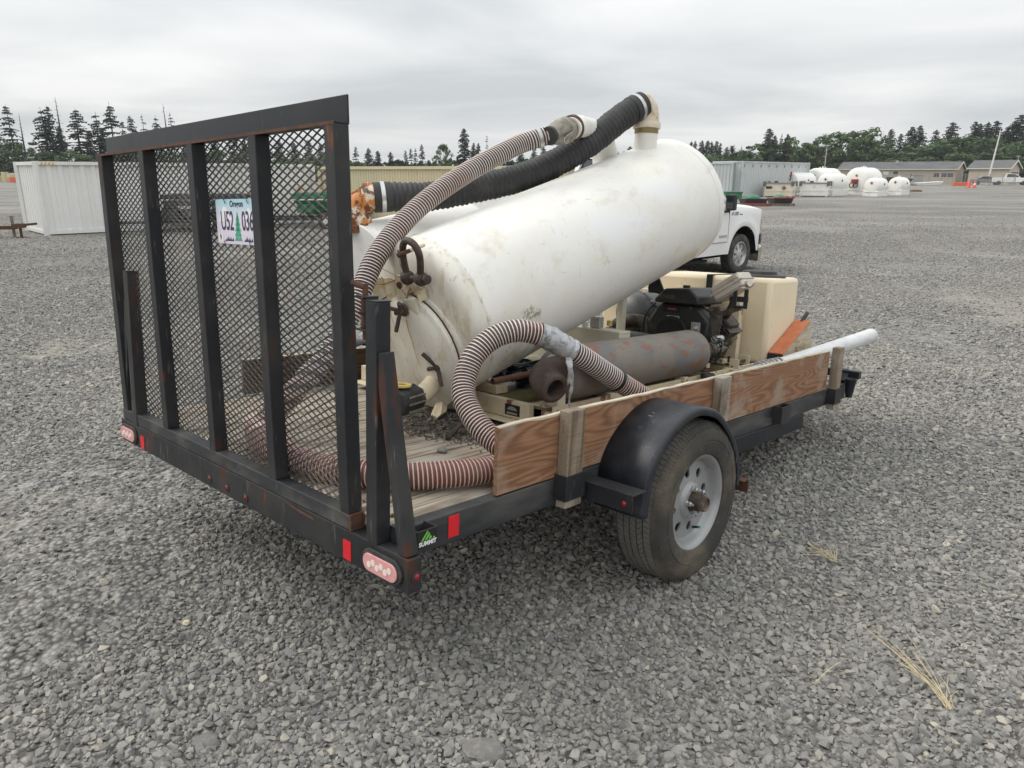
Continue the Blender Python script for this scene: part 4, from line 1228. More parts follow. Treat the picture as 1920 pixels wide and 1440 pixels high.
# shackle hanging from the pin bar
OS = .158
sk_ = Thing('shackle', 'heavy rusty bow shackle hanging from a pin on the white tank head', 'shackle', tuple(H(-.15, .26, OS)), TR)
bow = catmull([H(-.098, .262, OS), H(-.101, .31, OS), H(-.110, .355, OS), (H(-.130, .395, OS)), H(-.163, .412, OS), H(-.203, .398, OS), H(-.222, .36, OS), H(-.214, .315, OS), H(-.193, .262, OS)], .008)
sk_.part('bow', MB().tube(bow, .0152, 14), M['shackle'], smooth=60)
for a in (-.097, -.192):
    sk_.part('eye', MB().lathe(H(a + .022, .248, OS), -TE1, [(0, 0), (.019, 0), (.029, .008), (.032, .022), (.029, .036), (.019, .044), (0, .044)], 18), M['shackle'], smooth=50)
sk_.part('pin', MB().cyl(H(-.06, .248, OS), H(-.232, .248, OS), .0125, n=14).lathe(H(-.225, .248, OS), -TE1, [(0, 0), (.020, 0), (.020, .012), (0, .014)], 14), M['shackle'], smooth=40)
single('safety_wire', MB().tube(catmull([H(-.15, .385, .207), H(-.14, .33, .205), H(-.128, .27, .19), H(-.09, .245, .17), H(.02, .255, .15), H(.16, .27, .12)], .02), .0012, 5), M['rust'],
       'thin rusty wire trailing from the hanger pin beside the shackle', 'wire', tuple(H(-.09, .245, .17)), TR)

# small filter tank on the far side
st2 = Thing('filter_tank', 'smaller white cylindrical tank with rusty elbow beside the big tank', 'tank', (1.35, 1.7, .6), TR)
A2 = Vector((math.cos(R(12.5)), 0, math.sin(R(12.5)))); U2 = Vector((-math.sin(R(12.5)), 0, math.cos(R(12.5))))
C2 = Vector((1.060, 1.70, .780))
st2.part('shell', MB().lathe(C2, A2, [(.268, 0), (.27, .004), (.27, .74), (.262, .765), (.22, .785), (0, .80)], 64), M['tank'], smooth=50)
st2.part('rear_lid', MB().lathe(C2, -A2, [(.274, -.012), (.276, .0), (.272, .006), (.262, .008), (.15, .016), (0, .018)], 64), mat('lid_grey_white', (.68, .68, .65), .5, layers=[((.5, .44, .33), 10, .52, .7, .6)]), smooth=40)
st2.part('lid_seam', MB().lathe(C2, A2, [(.2705, .006), (.273, .008), (.273, .013), (.2705, .015)], 64), M['rust'])
lt_ = MB()
lt_.text('No Smoke', tuple(C2 + Vector((0, -.20, .03)) - A2 * .0185), (0, -1, 0), tuple(U2), .022, bold=.0004)
e2 = catmull([(1.045, 1.70, 1.02), (1.035, 1.70, 1.09), (1.045, 1.695, 1.145), (1.075, 1.665, 1.175), (1.105, 1.635, 1.18)], .012)
el2 = st2.part('elbow', MB().tube(e2, .068, 26), M['flaking'], smooth=60)
st2.part('elbow_collar', MB().lathe((1.045, 1.70, 1.015), (-.05, 0, 1), [(.068, -.01), (.080, -.008), (.083, .01), (.080, .026), (.068, .03)], 28).lathe((1.083, 1.655, 1.177), (.65, -.75, .1), [(.066, -.03), (.078, -.028), (.08, -.01), (.078, .002), (.066, .004)], 28), M['flaking'], el2, smooth=40, kind='stuff')
st2.part('stand', MB().box((1.25, 1.58, .27), (1.29, 1.82, .57)).box((1.62, 1.58, .27), (1.66, 1.82, .65)), M['cream_clean'], bevel=.003)

# ------------------------------------------------------------------ skid under the plant
sk0 = Thing('skid', 'cream steel skid with mouldy green floor under the white tank', 'skid', (2.4, 1.15, .158), TR)
sk0.part('floor', MB().box((1.20, .52, .258), (3.64, 1.86, .270)), M['green_floor'])
for y0 in (.50, 1.15, 1.80):
    sk0.part('runner', MB().box((1.20, y0, .158), (3.64, y0 + .06, .2575)), M['cream'], bevel=.004)
bm_ = sk0.part('rear_beam', MB().box((1.165, .63, .198), (1.199, 1.86, .279)).box((1.10, .63, .190), (1.165, 1.86, .198)), M['cream'], bevel=.003)
sk0.part('maker_plate', MB().box((1.1625, .655, .212), (1.1648, .745, .262)), M['sticker'], bm_)
em = MB()
pts = [(1.162, .70 + .030 * math.cos(a), .236 + .018 * math.sin(a)) for a in [math.pi * k / 10 for k in range(11)]]
em.add(pts, [tuple(range(11))])
em.box((1.1615, .668, .217), (1.1622, .732, .226))
sk0.part('plate_dome', em, M['zinc'], bm_)
sk0.part('end_flange', MB().box((1.20, .53, .271), (1.30, .63, .276)).box((1.166, .60, .198), (1.199, .6295, .279)), M['cream'], bevel=.001)
sk0.part('angle_lip', MB().box((1.2, .488, .235), (3.64, .4985, .284)), M['cream'], bevel=.002)
bl = sk0
for i, (x, y) in enumerate(((3.10, .63), (2.90, .50), (2.72, .60), (2.83, .72))):
    bl.part('foot_plate', MB().box((x - .06, y - .04, .271), (x + .06, y + .04, .279)), M['cream'] if i != 2 else M['rust'], bevel=.002)
    bl.part('stud', MB().cyl((x, y, .279), (x, y, .315), .009, n=10).lathe((x, y, .281), (0, 0, 1), [(.018, 0), (.018, .014), (.009, .015)], 6), M['rust'])
bl.part('tie_rod', MB().cyl((2.92, .52, .305), (3.12, .52, .305), .008, n=10).cyl((2.6, .60, .285), (2.85, .66, .30), .008, n=10), M['rust'])
bl.part('angle_bracket', MB().box((2.885, .46, .279), (2.895, .52, .335)).box((3.09, .49, .279), (3.10, .56, .335)), M['cream'], bevel=.001)
single('rubber_puck', MB().lathe((2.47, .435, .272), (0, 0, 1), [(0, 0), (.038, 0), (.042, .008), (.042, .022), (.036, .03), (.02, .03), (.016, .024), (0, .024)], 20), M['rubber'],
       'round black rubber puck on the floor under the rusty cylinder end', 'rubber puck', (2.47, .435, .272), TR, smooth=40)
dp = []
rr = random.Random(9)
for i in range(3200):
    a, q = rr.uniform(0, 6.28), rr.random() ** .6
    x = .98 + math.cos(a) * q * .24 + rr.gauss(0, .02); y = .88 + math.sin(a) * q * .40
    hgt = max(0, (1 - q * 1.05)) * .055
    s = rr.uniform(.005, .014) if i % 14 else rr.uniform(.014, .028)
    dp.append(((x, y, .156 + hgt * rr.uniform(.2, 1)), s, rr.uniform(.8, 1.3), (rr.gauss(0, .5), rr.gauss(0, .5)), rr.uniform(0, 6.28)))
scatter('dirt_spill', dp, 'dark crumbly dirt spilled on the deck behind the tank', 'dirt', (.98, .88, .155), TR, M['dirt'], 5)
rkk = MB().ball((0, 0, 0), 1, 10, 7)
for i, v in enumerate(rkk.v): rkk.v[i] = Vector((v.x * .019, v.y * .024, v.z * .014)) * (1 + .3 * mnoise.noise(v * 2)) + Vector((.655, .60, .168))
single('rock', rkk, STONE, 'lone grey pebble lying on the deck planks near the dirt', 'rock', (.655, .60, .155), TR, smooth=40)

# ------------------------------------------------------------------ hoses
def helix_hose(mb, pts, r, pitch, n=22, open_end=True):
    sd_ = len(pts) * 1.7
    """smooth wall with a raised white helix"""
    step = pitch / 6
    P = catmull(pts, step)
    fr = frames(P)
    prof = [(0.0, 0), (.42, .0006), (.56, .0036), (.72, .0046), (.86, .0036), (1.0, 0)]
    tot = len(P)
    K = int(tot / 6) - 1
    def at(f):
        i = max(0, min(tot - 2, int(f))); q = min(1, max(0, f - i))
        p = P[i].lerp(P[i + 1], q); t, u, w = fr[i]
        return p, u, w
    vs, fs, ms = [], [], []
    cols = n + 1
    rows = []
    for k in range(K):
        for j, (f, h) in enumerate(prof[:-1]):
            rows.append((k + f, h, j))
    for f, h, j in rows:
        for c in range(cols):
            th = 2 * math.pi * c / n
            p, u, w = at((f + c / n) * 6)
            dx_ = mnoise.noise(Vector((f * .07, sd_, 0))); vs.append(p + (u * math.cos(th) * (1 + .03 * dx_) + w * math.sin(th) * (1 - .03 * dx_)) * (r + h) + Vector((0, 0, .0035 * mnoise.noise(Vector((f * .045, 7.1, sd_))))))
    for i in range(len(rows) - 1):
        white = 1 if rows[i][2] in (2, 3) else 0
        for c in range(n):
            a = i * cols + c
            fs.append((a, a + 1, a + cols + 1, a + cols)); ms.append(white)
    o = len(mb.v); mb.v += vs
    mb.f += [tuple(a + o for a in f) for f in fs]; mb.m += ms
    # bore
    mb.tube(P[3:-6:3], r - .006, 16, False, 0)
    return P
HR = .0432
hA = Thing('suction_hose', 'brown hose with white spiral ribs arching from the tank top down to the deck', 'hose', (1.05, 1.17, 1.16), TR)
ptsA = [(1.755, 1.03, 1.524), (1.675, 1.086, 1.494), (1.567, 1.133, 1.447), (1.316, 1.167, 1.316), (1.052, 1.173, 1.164), (.865, 1.169, 1.018), (.726, 1.143, .885), (.625, 1.115, .734), (.50, 1.105, .545), (.375, 1.125, .41), (.265, 1.15, .30), (.175, 1.165, .222)]
mA = MB(); helix_hose(mA, ptsA, HR, .0147)
hA.part('hose_wall', mA, [M['hose_dark'], M['hose_rib']], smooth=50)
hA.part('hose_clamp', MB().lathe((1.70, 1.07, 1.504), Vector((1.755, 1.03, 1.524)) - Vector((1.675, 1.086, 1.494)), [(.046, -.014), (.0495, -.012), (.0495, .006), (.046, .008)], 32), M['zinc'], smooth=40)
hA.part('hose_clamp', MB().lathe((1.745, 1.037, 1.520), Vector((1.755, 1.03, 1.524)) - Vector((1.675, 1.086, 1.494)), [(.046, -.008), (.0495, -.006), (.0495, .008), (.046, .01)], 32), M['zinc'], smooth=40)
ca = (Vector((1.945, 1.04, 1.587)) - Vector((1.77, 1.02, 1.532))).normalized()
cm = MB().lathe((1.765, 1.022, 1.53), ca, [(.040, -.05), (.0475, -.045), (.049, -.02), (.052, 0), (.058, .01), (.060, .03), (.060, .055), (.067, .06), (.068, .10), (.060, .105), (.057, .115), (.057, .14), (.0, .14)], 24)
hA.part('hose_shank', MB().cyl(Vector((1.765, 1.022, 1.53)) - ca * .065, Vector((1.765, 1.022, 1.53)), .0455, n=24), M['rubber'], smooth=40)
cmo = hA.part('cam_coupling', cm, M['camlock'], smooth=35)
for sgn in (-1, 1):
    c0 = Vector((1.765, 1.022, 1.53)) + ca * .075 + Vector((0, sgn * .068, -.012))
    hA.part('cam_lever', MB().beam(c0, c0 - ca * .085 + Vector((0, sgn * .012, -.01)), .012, .02), M['camlock'], cmo, bevel=.003)
    hA.part('lever_ring', MB().lathe(c0 - ca * .09 + Vector((0, sgn * .014, -.022)), (0, 1, 0), [(.014, -.001), (.017, -.001), (.017, .001), (.014, .001)], 16, closed=True), M['zinc'], cmo)
hA.part('rust_collar', MB().lathe(Vector((1.765, 1.022, 1.53)) + ca * .14, ca, [(.057, 0), (.066, .002), (.066, .035), (.058, .038)], 28), M['rust'], smooth=40)

hB = Thing('suction_hose', 'pinkish ribbed hose lying across the rear of the deck behind the gate', 'hose', (.2, .6, .158), TR)
ptsB = [(.185, 1.20, .228), (.125, 1.06, .208), (.100, .90, .207), (.098, .76, .207), (.115, .62, .207), (.155, .50, .207), (.235, .38, .207), (.36, .285, .207), (.50, .225, .207), (.66, .195, .207)]
mB_ = MB(); helix_hose(mB_, ptsB, HR, .0147)
hB.part('hose_wall', mB_, [M['hose_pink_wall'], M['hose_rib_pink']], smooth=50)
tube_end = MB().tube(catmull([(.185, 1.205, .232), (.16, 1.14, .215), (.13, 1.07, .209)], .012), HR + .0055, 22, False)
hB.part('bare_end', tube_end, mat('pink_cuff', (.70, .50, .44), .55, layers=[((.62, .34, .28), 6, .45, .66, .8)]), smooth=60)

hC = Thing('suction_hose', 'looped brown hose with white ribs and a duct-taped joint by the near side board', 'hose', (.9, .55, .5), TR)
ptsC = [(1.66, .285, .270), (1.60, .312, .318), (1.502, .353, .38), (1.391, .375, .442), (1.28, .398, .504), (1.192, .427, .553), (1.126, .462, .594), (1.062, .499, .618), (.991, .543, .626), (.91, .589, .596), (.835, .612, .534), (.778, .606, .452), (.735, .565, .375), (.715, .475, .300), (.715, .375, .245), (.73, .27, .215), (.78, .19, .208)]
mC = MB(); PC = helix_hose(mC, ptsC, HR, .0147)
hC.part('hose_wall', mC, [M['hose_dark'], M['hose_rib']], smooth=50)
i0 = min(range(len(PC)), key=lambda i: (PC[i] - Vector((1.215, .418, .54))).length)
i1 = min(range(len(PC)), key=lambda i: (PC[i] - Vector((1.075, .49, .614))).length)
tp = PC[i0:i1:3]
rr = random.Random(2)
tw = MB().tube(tp, [HR + .007 + rr.uniform(-.002, .003) for _ in tp], 24, False)
for i, v in enumerate(tw.v):
    tw.v[i] = v + Vector((0, 0, 1)) * mnoise.noise(v * 60) * .003
taped = hC.part('tape_wrap', tw, M['tape'], smooth=50)
fl = MB()
fp = catmull([(1.17, .395, .52), (1.165, .375, .47), (1.17, .37, .40), (1.16, .372, .345), (1.165, .37, .30)], .02)
vs = []
for i, p in enumerate(fp):
    w = .014 * (1 - .8 * i / len(fp)) + .002 * math.sin(i * 2)
    vs += [p + Vector((w, -w * .3, 0)), p - Vector((w, -w * .3, 0))]
fl.add(vs, [(2 * i, 2 * i + 1, 2 * i + 3, 2 * i + 2) for i in range(len(fp) - 1)])
hC.part('loose_tape', fl, M['tape'], taped)
it = min(range(len(PC)), key=lambda i: (PC[i] - Vector((1.48, .355, .39))).length)
hC.part('strap', MB().lathe(PC[it], PC[it + 2] - PC[it - 2], [(HR + .004, -.008), (HR + .008, -.007), (HR + .008, .007), (HR + .004, .008)], 28), M['cable'], smooth=40)

def bellows(mb, pts, r, pitch, n=28, amp=.0035):
    P = catmull(pts, pitch / 5); rad = []
    for i in range(len(P)):
        f = (i % 5) / 5
        rad.append(r + amp * (math.sin(f * 2 * math.pi) * .9 + .35 * math.sin(i * .37)))
    mb.tube(P, rad, n, False)
    return P
hD = Thing('air_hose', 'thick black corrugated hose running over the tank between two rusty elbows', 'hose', (1.84, 1.22, 1.35), TR)
ptsD = [(1.093, 1.645, 1.18), (1.177, 1.593, 1.189), (1.323, 1.496, 1.198), (1.493, 1.398, 1.239), (1.678, 1.299, 1.291), (1.84, 1.221, 1.352), (2.008, 1.149, 1.444), (2.161, 1.091, 1.545), (2.293, 1.041, 1.654), (2.386, 1.008, 1.722), (2.45, .988, 1.758)]
mD = MB(); PD = bellows(mD, ptsD, .0725, .026)
hD.part('hose_wall', mD, M['rubber'], smooth=60)
for q in ((1.135, 1.62, 1.185), (2.425, .995, 1.748)):
    i = min(range(len(PD)), key=lambda k: (PD[k] - Vector(q)).length); i = max(2, min(len(PD) - 3, i))
    hD.part('hose_clamp', MB().lathe(PD[i], PD[i + 2] - PD[i - 2], [(.072, -.011), (.0785, -.010), (.0785, .010), (.072, .011)], 36), M['steel'], smooth=40)
    hD.part('cuff', MB().lathe(PD[i], PD[i + 2] - PD[i - 2], [(.07, -.045), (.0755, -.044), (.0755, .044), (.07, .045)], 36), M['rubber'], smooth=40)

# ------------------------------------------------------------------ silencer cylinder with elbow outlet
si = Thing('silencer', 'long scaled grey and rust cylinder lying on the skid beside the board', 'silencer', (1.9, .56, .275), TR)
si.part('body', MB().lathe((1.30, .56, .407), (1, 0, 0), [(0, -.03), (.07, -.026), (.112, -.008), (.123, .015), (.125, .04), (.125, 1.16), (.121, 1.185), (.105, 1.208), (.07, 1.222), (0, 1.228)], 56), M['silencer'], smooth=50)
oe = [(1.30, .525, .432), (1.225, .53, .430), (1.160, .512, .418), (1.128, .465, .400), (1.118, .425, .390)]
od_ = Vector((-.22, -.93, -.22)).normalized()
si.part('outlet_elbow', MB().tube(catmull(oe, .012), .0685, 26, False).lathe((1.118, .425, .390), od_, [(.0685, -.001), (.064, .010), (.054, .016), (.043, .014), (.040, .004), (.038, -.06), (0, -.06)], 26), M['rust_brown'], smooth=45)
si.part('mouth_shade_disc', MB().lathe(Vector((1.118, .425, .390)) - od_ * .03, od_, [(.0385, 0), (0, 0)], 22), M['dark_gap'])  # black disc closing the bore, painted shade for the pipe's inside
si.part('clamp', MB().lathe((1.262, .527, .432), (1, 0, 0), [(.069, -.012), (.077, -.012), (.077, .012), (.069, .012)], 32).box((1.25, .505, .505), (1.275, .55, .545)), M['cream_clean'], smooth=40)
si.part('clamp_bolt', MB().cyl((1.262, .49, .525), (1.262, .565, .525), .006, n=8), M['rust'])
si.part('stand', MB().box((1.235, .495, .271), (1.242, .555, .375)).box((1.242, .495, .271), (1.29, .5, .375)), M['cream_clean'], bevel=.002)
for x in (1.6, 2.28):
    si.part('saddle', MB().box((x, .47, .271), (x + .04, .65, .295)), M['cream'], bevel=.002)
single('stub_pipe', MB().tube([(1.03, .70, .385), (1.30, .66, .405)], .015, 14, False).tube([(1.032, .70, .385), (1.3, .66, .405)], .011, 14, False), M['rust'], 'short thin rusty pipe lying under the tank beside the round elbow', 'pipe', (1.1, .69, .37), TR, smooth=60)
tp_ = MB()
rr = random.Random(6)
for k in range(7):
    a = rr.uniform(0, 6.28)
    base = Vector((1.55 + rr.uniform(-.14, .14), .92 + rr.uniform(-.08, .08), .30 + rr.uniform(0, .08)))
    tp_.tube(catmull([base + Vector((.17 * math.cos(a + q), .10 * math.sin(a + q), .03 * math.sin(3 * q + k))) for q in (0, 1, 2, 3, 4, 5)], .03), rr.uniform(.016, .03), 10)
single('hose_bundle', tp_, M['tarp'], 'dark bundle of coiled rubber hose tucked under the tilted tank', 'hose bundle', (1.55, .92, .272), TR, smooth=60)

# ------------------------------------------------------------------ engine
redp_ = mat('red_decal', (.3, .04, .03), .5)
en = Thing('engine', 'black petrol engine with finned fan housing and key switch beside the white tank', 'engine', (2.85, .80, .272), TR)
ho = [(1.008, .527), (.985, .43), (.93, .33), (.70, .30), (.62, .33), (.588, .42), (.575, .565), (.672, .650), (.924, .646)]
hob = en.part('fan_housing', MB().prism([(2.70, y, z) for y, z in ho], (.10, 0, 0)), M['engine'], bevel=.018, smooth=30)
hob2 = en.part('crankcase', MB().prism([(2.801, y * .9 + .08, z * .92 + .02) for y, z in ho], (.27, 0, 0)), M['engine_metal'], bevel=.012)
cv = [(.935, .652), (.935, .675), (.868, .738), (.700, .746), (.640, .700), (.632, .652)]
cvo = en.part('air_cleaner', MB().prism([(2.66, y, z) for y, z in cv], (.30, 0, 0)), M['engine'], bevel=.012, smooth=30)
en.part('cover_knob', MB().cyl((2.80, .80, .742), (2.80, .80, .758), .022, n=16), M['engine'], cvo, smooth=40)
en.part('maker_lettering', MB().text('KOHLER', (2.6575, .845, .690), (0, -1, 0), (0, 0, 1), .028, bold=.0012), mat('dull_lettering', (.075, .075, .075), .5), cvo)
fan = MB()
FC = Vector((2.6985, .826, .462))
fan.lathe(FC, (-1, 0, 0), [(.108, -.01), (.112, 0), (.108, .008), (.098, .008), (.096, .0)], 40)
for k in range(7):
    fan.lathe(FC, (-1, 0, 0), [(.015 + k * .0125, 0), (.015 + k * .0125, .004), (.021 + k * .0125, .004), (.021 + k * .0125, 0)], 36, closed=True)
fno = en.part('fan_screen', fan, M['engine'], hob, smooth=40, kind='stuff')
en.part('fan_shade_disc', MB().lathe(FC, (-1, 0, 0), [(.105, .0005), (0, .0005)], 32), M['dark_gap'], hob)  # black disc standing in for the shade behind the fan screen
en.part('recess_shade_panel', MB().box((2.6988, .77, .595), (2.700, .895, .635)), M['dark_gap'], hob)  # flat black panel on the housing face, painted as a recess's shade
lp = en.part('name_plate', MB().box((2.6975, .776, .552), (2.6998, .862, .576)), M['zinc'])
en.part('plate_insert', MB().box((2.6968, .783, .558), (2.6975, .855, .570)), M['sticker'], lp)
ks = en.part('switch_plate', MB().box((2.690, .628, .478), (2.694, .688, .552)), M['zinc'], bevel=.001)
en.part('key_switch', MB().lathe((2.690, .658, .516), (-1, 0, 0), [(.014, 0), (.014, .010), (.008, .012), (.008, .022), (0, .022)], 16), M['steel'], ks, smooth=40)
for z in (.490, .540):
    en.part('screw', MB().cyl((2.690, .658, z), (2.686, .658, z), .006, n=10), M['zinc'], ks)
# right cylinder with rocker cover and fins
fin = MB()
for k in range(7):
    q = .016 * k
    fin.beam(Vector((2.83, .65 - q, .47 + q * .75)), Vector((2.99, .65 - q, .47 + q * .75)), .14, .005, (0, -.7, .72))
en.part('cylinder_fin', fin, M['engine_metal'], hob2)
en.part('cylinder', MB().beam((2.91, .68, .45), (2.91, .58, .545), .10, .12, (1, 0, 0)), M['engine_metal'], hob2, bevel=.01)
en.part('rocker_cover', MB().beam((2.90, .60, .545), (2.90, .555, .588), .14, .14, (1, 0, 0)), M['engine_metal'], hob2, bevel=.014)
en.part('shroud_flap', MB().prism([(2.72, .60, .645), (2.72, .535, .655), (2.72, .508, .61), (2.72, .52, .49), (2.72, .56, .45)], (.012, 0, 0)), M['engine_metal'], hob2, bevel=.004)
for y, z in ((.965, .53), (.945, .62), (.70, .632), (.60, .56), (.612, .43), (.955, .44)):
    en.part('housing_screw', MB().cyl((2.700, y, z), (2.692, y, z), .009, n=8), M['engine_metal'])
en.part('fuel_line', MB().tube(catmull([(2.72, .96, .64), (2.66, .985, .58), (2.68, 1.01, .48), (2.74, 1.03, .38), (2.80, 1.02, .30)], .02), .006, 8), M['cable'], smooth=60)
en.part('spark_lead', MB().tube(catmull([(2.73, .62, .63), (2.71, .555, .60), (2.76, .535, .555), (2.84, .55, .53)], .015), .005, 8), M['cable'], smooth=60)
en.part('oil_filter', MB().lathe((2.70, .645, .36), (-1, -.2, -.1), [(.034, -.02), (.036, 0), (.036, .05), (.03, .06), (0, .062)], 20), mat('filter_white', (.5, .48, .43), .4, layers=[((.2, .16, .12), 20, .5, .66, .8)]), smooth=40)
en.part('decal', MB().box((2.6984, .80, .610), (2.6988, .86, .622)), redp_)
en.part('starter', MB().lathe((2.66, .535, .415), (1, 0, 0), [(0, 0), (.030, .002), (.034, .01), (.034, .13), (.026, .14), (.018, .19), (0, .19)], 22), mat('starter_grey', (.30, .29, .27), .45, .6, layers=[((.12, .1, .08), 18, .48, .66, .8)]), smooth=40)
en.part('solenoid', MB().lathe((2.66, .518, .468), (1, 0, 0), [(0, 0), (.018, .002), (.021, .008), (.021, .09), (0, .095)], 18), M['zinc'], smooth=40)
wr = MB(); rr = random.Random(12)
for k in range(8):
    p0 = Vector((2.66 + rr.uniform(0, .05), .51 + rr.uniform(-.02, .04), .44 + rr.uniform(-.03, .06)))
    p3 = Vector((2.70 + rr.uniform(0, .1), .50 + rr.uniform(-.05, .1), .33 + rr.uniform(-.02, .3)))
    wr.tube(catmull([p0, p0.lerp(p3, .3) + Vector((-.03, -.05, rr.uniform(-.03, .04))), p0.lerp(p3, .7) + Vector((-.02, -.03, rr.uniform(-.04, .02))), p3], .015), rr.uniform(.0022, .004), 6)
en.part('wiring', wr, M['cable'], kind='stuff', smooth=60)
en.part('engine_foot', MB().box((2.72, .60, .275), (2.80, .98, .305)).box((3.0, .62, .275), (3.06, .98, .305)), M['cream'], bevel=.003)
en.part('oil_pan', MB().box((2.76, .66, .275), (3.04, .96, .34)), M['engine_metal'], bevel=.01)
# exhaust muffler held up on the right
RX = Matrix.Rotation(R(-33), 3, 'X')
mc = Vector((2.78, .492, .768))
def mbox(hx, hy, hz, m_):
    m_.box(mc - Vector((hx, hy, hz)), mc + Vector((hx, hy, hz)), rot=RX); return m_
mu = en.part('muffler', mbox(.075, .105, .046, MB()), M['muffler'], bevel=.016, smooth=30)
en.part('muffler_seam', mbox(.082, .112, .004, MB()), M['muffler'], mu, bevel=.003)
rib = MB()
for q in (-.045, -.008, .03):
    c = mc + RX @ Vector((q, 0, .046)); rib.beam(c - RX @ Vector((0, .088, 0)), c + RX @ Vector((0, .088, 0)), .016, .010, RX @ Vector((0, 0, 1)))
for q in (-.028, .024):
    c = mc + RX @ Vector((-.075, 0, q)); rib.beam(c - RX @ Vector((0, .088, 0)), c + RX @ Vector((0, .088, 0)), .014, .010, (1, 0, 0))
en.part('muffler_rib', rib, M['muffler'], mu, bevel=.004, kind='stuff')
en.part('exhaust_stub', MB().cyl((2.72, .40, .79), (2.78, .43, .775), .022, n=16).cyl((2.72, .36, .80), (2.74, .40, .79), .018, n=14), M['muffler'], mu, smooth=40)
en.part('exhaust_pipe', MB().tube(catmull([(2.80, .50, .73), (2.80, .49, .68), (2.82, .52, .62), (2.86, .56, .58)], .015), .02, 14), M['rust'], smooth=50)
gb = MB().box((2.715, .428, .655), (2.725, .452, .765)).box((2.715, .362, .655), (2.725, .386, .765)).box((2.7245, .362, .69), (2.73, .452, .722)).box((2.714, .362, .655), (2.7245, .452, .670))
en.part('guard_bracket', gb, M['black'], bevel=.003)
en.part('bracket_arm', MB().beam((2.72, .40, .66), (2.74, .55, .60), .03, .008, (1, 0, 0)), M['engine_metal'], bevel=.001)
# blower, pipework behind the engine
bw = Thing('blower', 'grey round vacuum blower with pipe bends between tank and engine', 'blower', (2.95, 1.25, .272), TR)
bw.part('housing', MB().lathe((2.82, 1.235, .545), (1, 0, 0), [(0, 0), (.05, .004), (.11, .03), (.135, .07), (.138, .10), (.146, .102), (.146, .125), (.135, .127), (.135, .26), (0, .26)], 36), M['blower'], smooth=40)
for k in range(10):
    a = k * .628
    bw.part('flange_bolt', MB().cyl((2.915, 1.235 + .141 * math.cos(a), .545 + .141 * math.sin(a)), (2.935, 1.235 + .141 * math.cos(a), .545 + .141 * math.sin(a)), .007, n=6), M['zinc'])
bw.part('base', MB().box((2.85, 1.08, .272), (3.08, 1.40, .41)), M['black'], bevel=.006)
bw.part('pipe_bend', MB().tube(catmull([(2.70, 1.25, .42), (2.68, 1.20, .485), (2.70, 1.12, .515), (2.74, 1.05, .505), (2.75, 1.02, .44), (2.75, 1.02, .33)], .02), .045, 20), M['engine_metal'], smooth=60)
bw.part('long_pipe', MB().tube([(2.58, 1.22, .415), (2.60, .80, .40)], .058, 24), mat('grey_tube', (.07, .07, .068), .6, layers=[((.12, .11, .1), 8, .45, .7, .7)]), smooth=60)
bw.part('hinge_arm', MB().beam((2.95, 1.12, .70), (2.98, .95, .66), .03, .025).lathe((2.93, 1.13, .715), (1, 0, 0), [(.012, 0), (.028, 0), (.028, .02), (.012, .02)], 18, closed=True), M['black'], smooth=40)
jb = Thing('junction_box', 'small pale electrical box with white sensor on the cream saddle', 'box', (2.25, 1.05, .506), TR)
jb.part('box', MB().box((2.225, 1.02, .507), (2.27, 1.085, .572)), M['zinc'], bevel=.003)
jb.part('sensor', MB().cyl((2.22, 1.12, .507), (2.22, 1.12, .535), .018, n=14), M['white'], smooth=40)
jb.part('gauge', MB().cyl((2.30, 1.0, .52), (2.30, 1.0, .55), .016, n=12), M['yellow'], smooth=40)

# ------------------------------------------------------------------ water tank and other load
wt = Thing('water_tank', 'translucent cream plastic water tank across the front of the trailer', 'water tank', (3.42, 1.0, .272), TR)
def rbox(lo, hi): return MB().box(lo, hi)
wt.part('tank_body', rbox((3.20, .445, .272), (3.63, 1.72, .812)), M['poly'], bevel=.028, smooth=40)
for y in (.862, 1.29):
    wt.part('strap', MB().box((3.192, y - .022, .275), (3.1955, y + .022, .8165)).box((3.192, y - .022, .8135), (3.63, y + .022, .8165)), M['black'], bevel=.001)
lidc = (3.42, .63, .812)
wt.part('lid', MB().lathe(lidc, (0, 0, 1), [(.16, 0), (.165, .004), (.16, .012), (.11, .018), (.105, .035), (.07, .04), (0, .04)], 36), M['rubber'], smooth=35)
wt.part('mould_stain', MB().box((3.1975, .47, .274), (3.1995, 1.0, .285)), mat('algae', (.12, .12, .05), .8), kind='stuff')
cp = sk0
cp.part('upright_channel', MB().box((3.10, .59, .272), (3.108, .665, .685)).box((3.108, .59, .272), (3.15, .596, .685)).box((3.108, .659, .272), (3.15, .665, .685)), M['cream'], bevel=.002)
cp.part('channel_foot', MB().box((3.03, .55, .271), (3.16, .70, .279)), M['rust'], bevel=.002)
cross = sk0
cross.part('cross_bar', MB().box((3.12, .72, .655), (3.17, 1.72, .695)), M['cream'], bevel=.003)
cross.part('cross_bar_leg', MB().box((3.12, 1.30, .272), (3.16, 1.34, .6545)), M['cream'], bevel=.003)
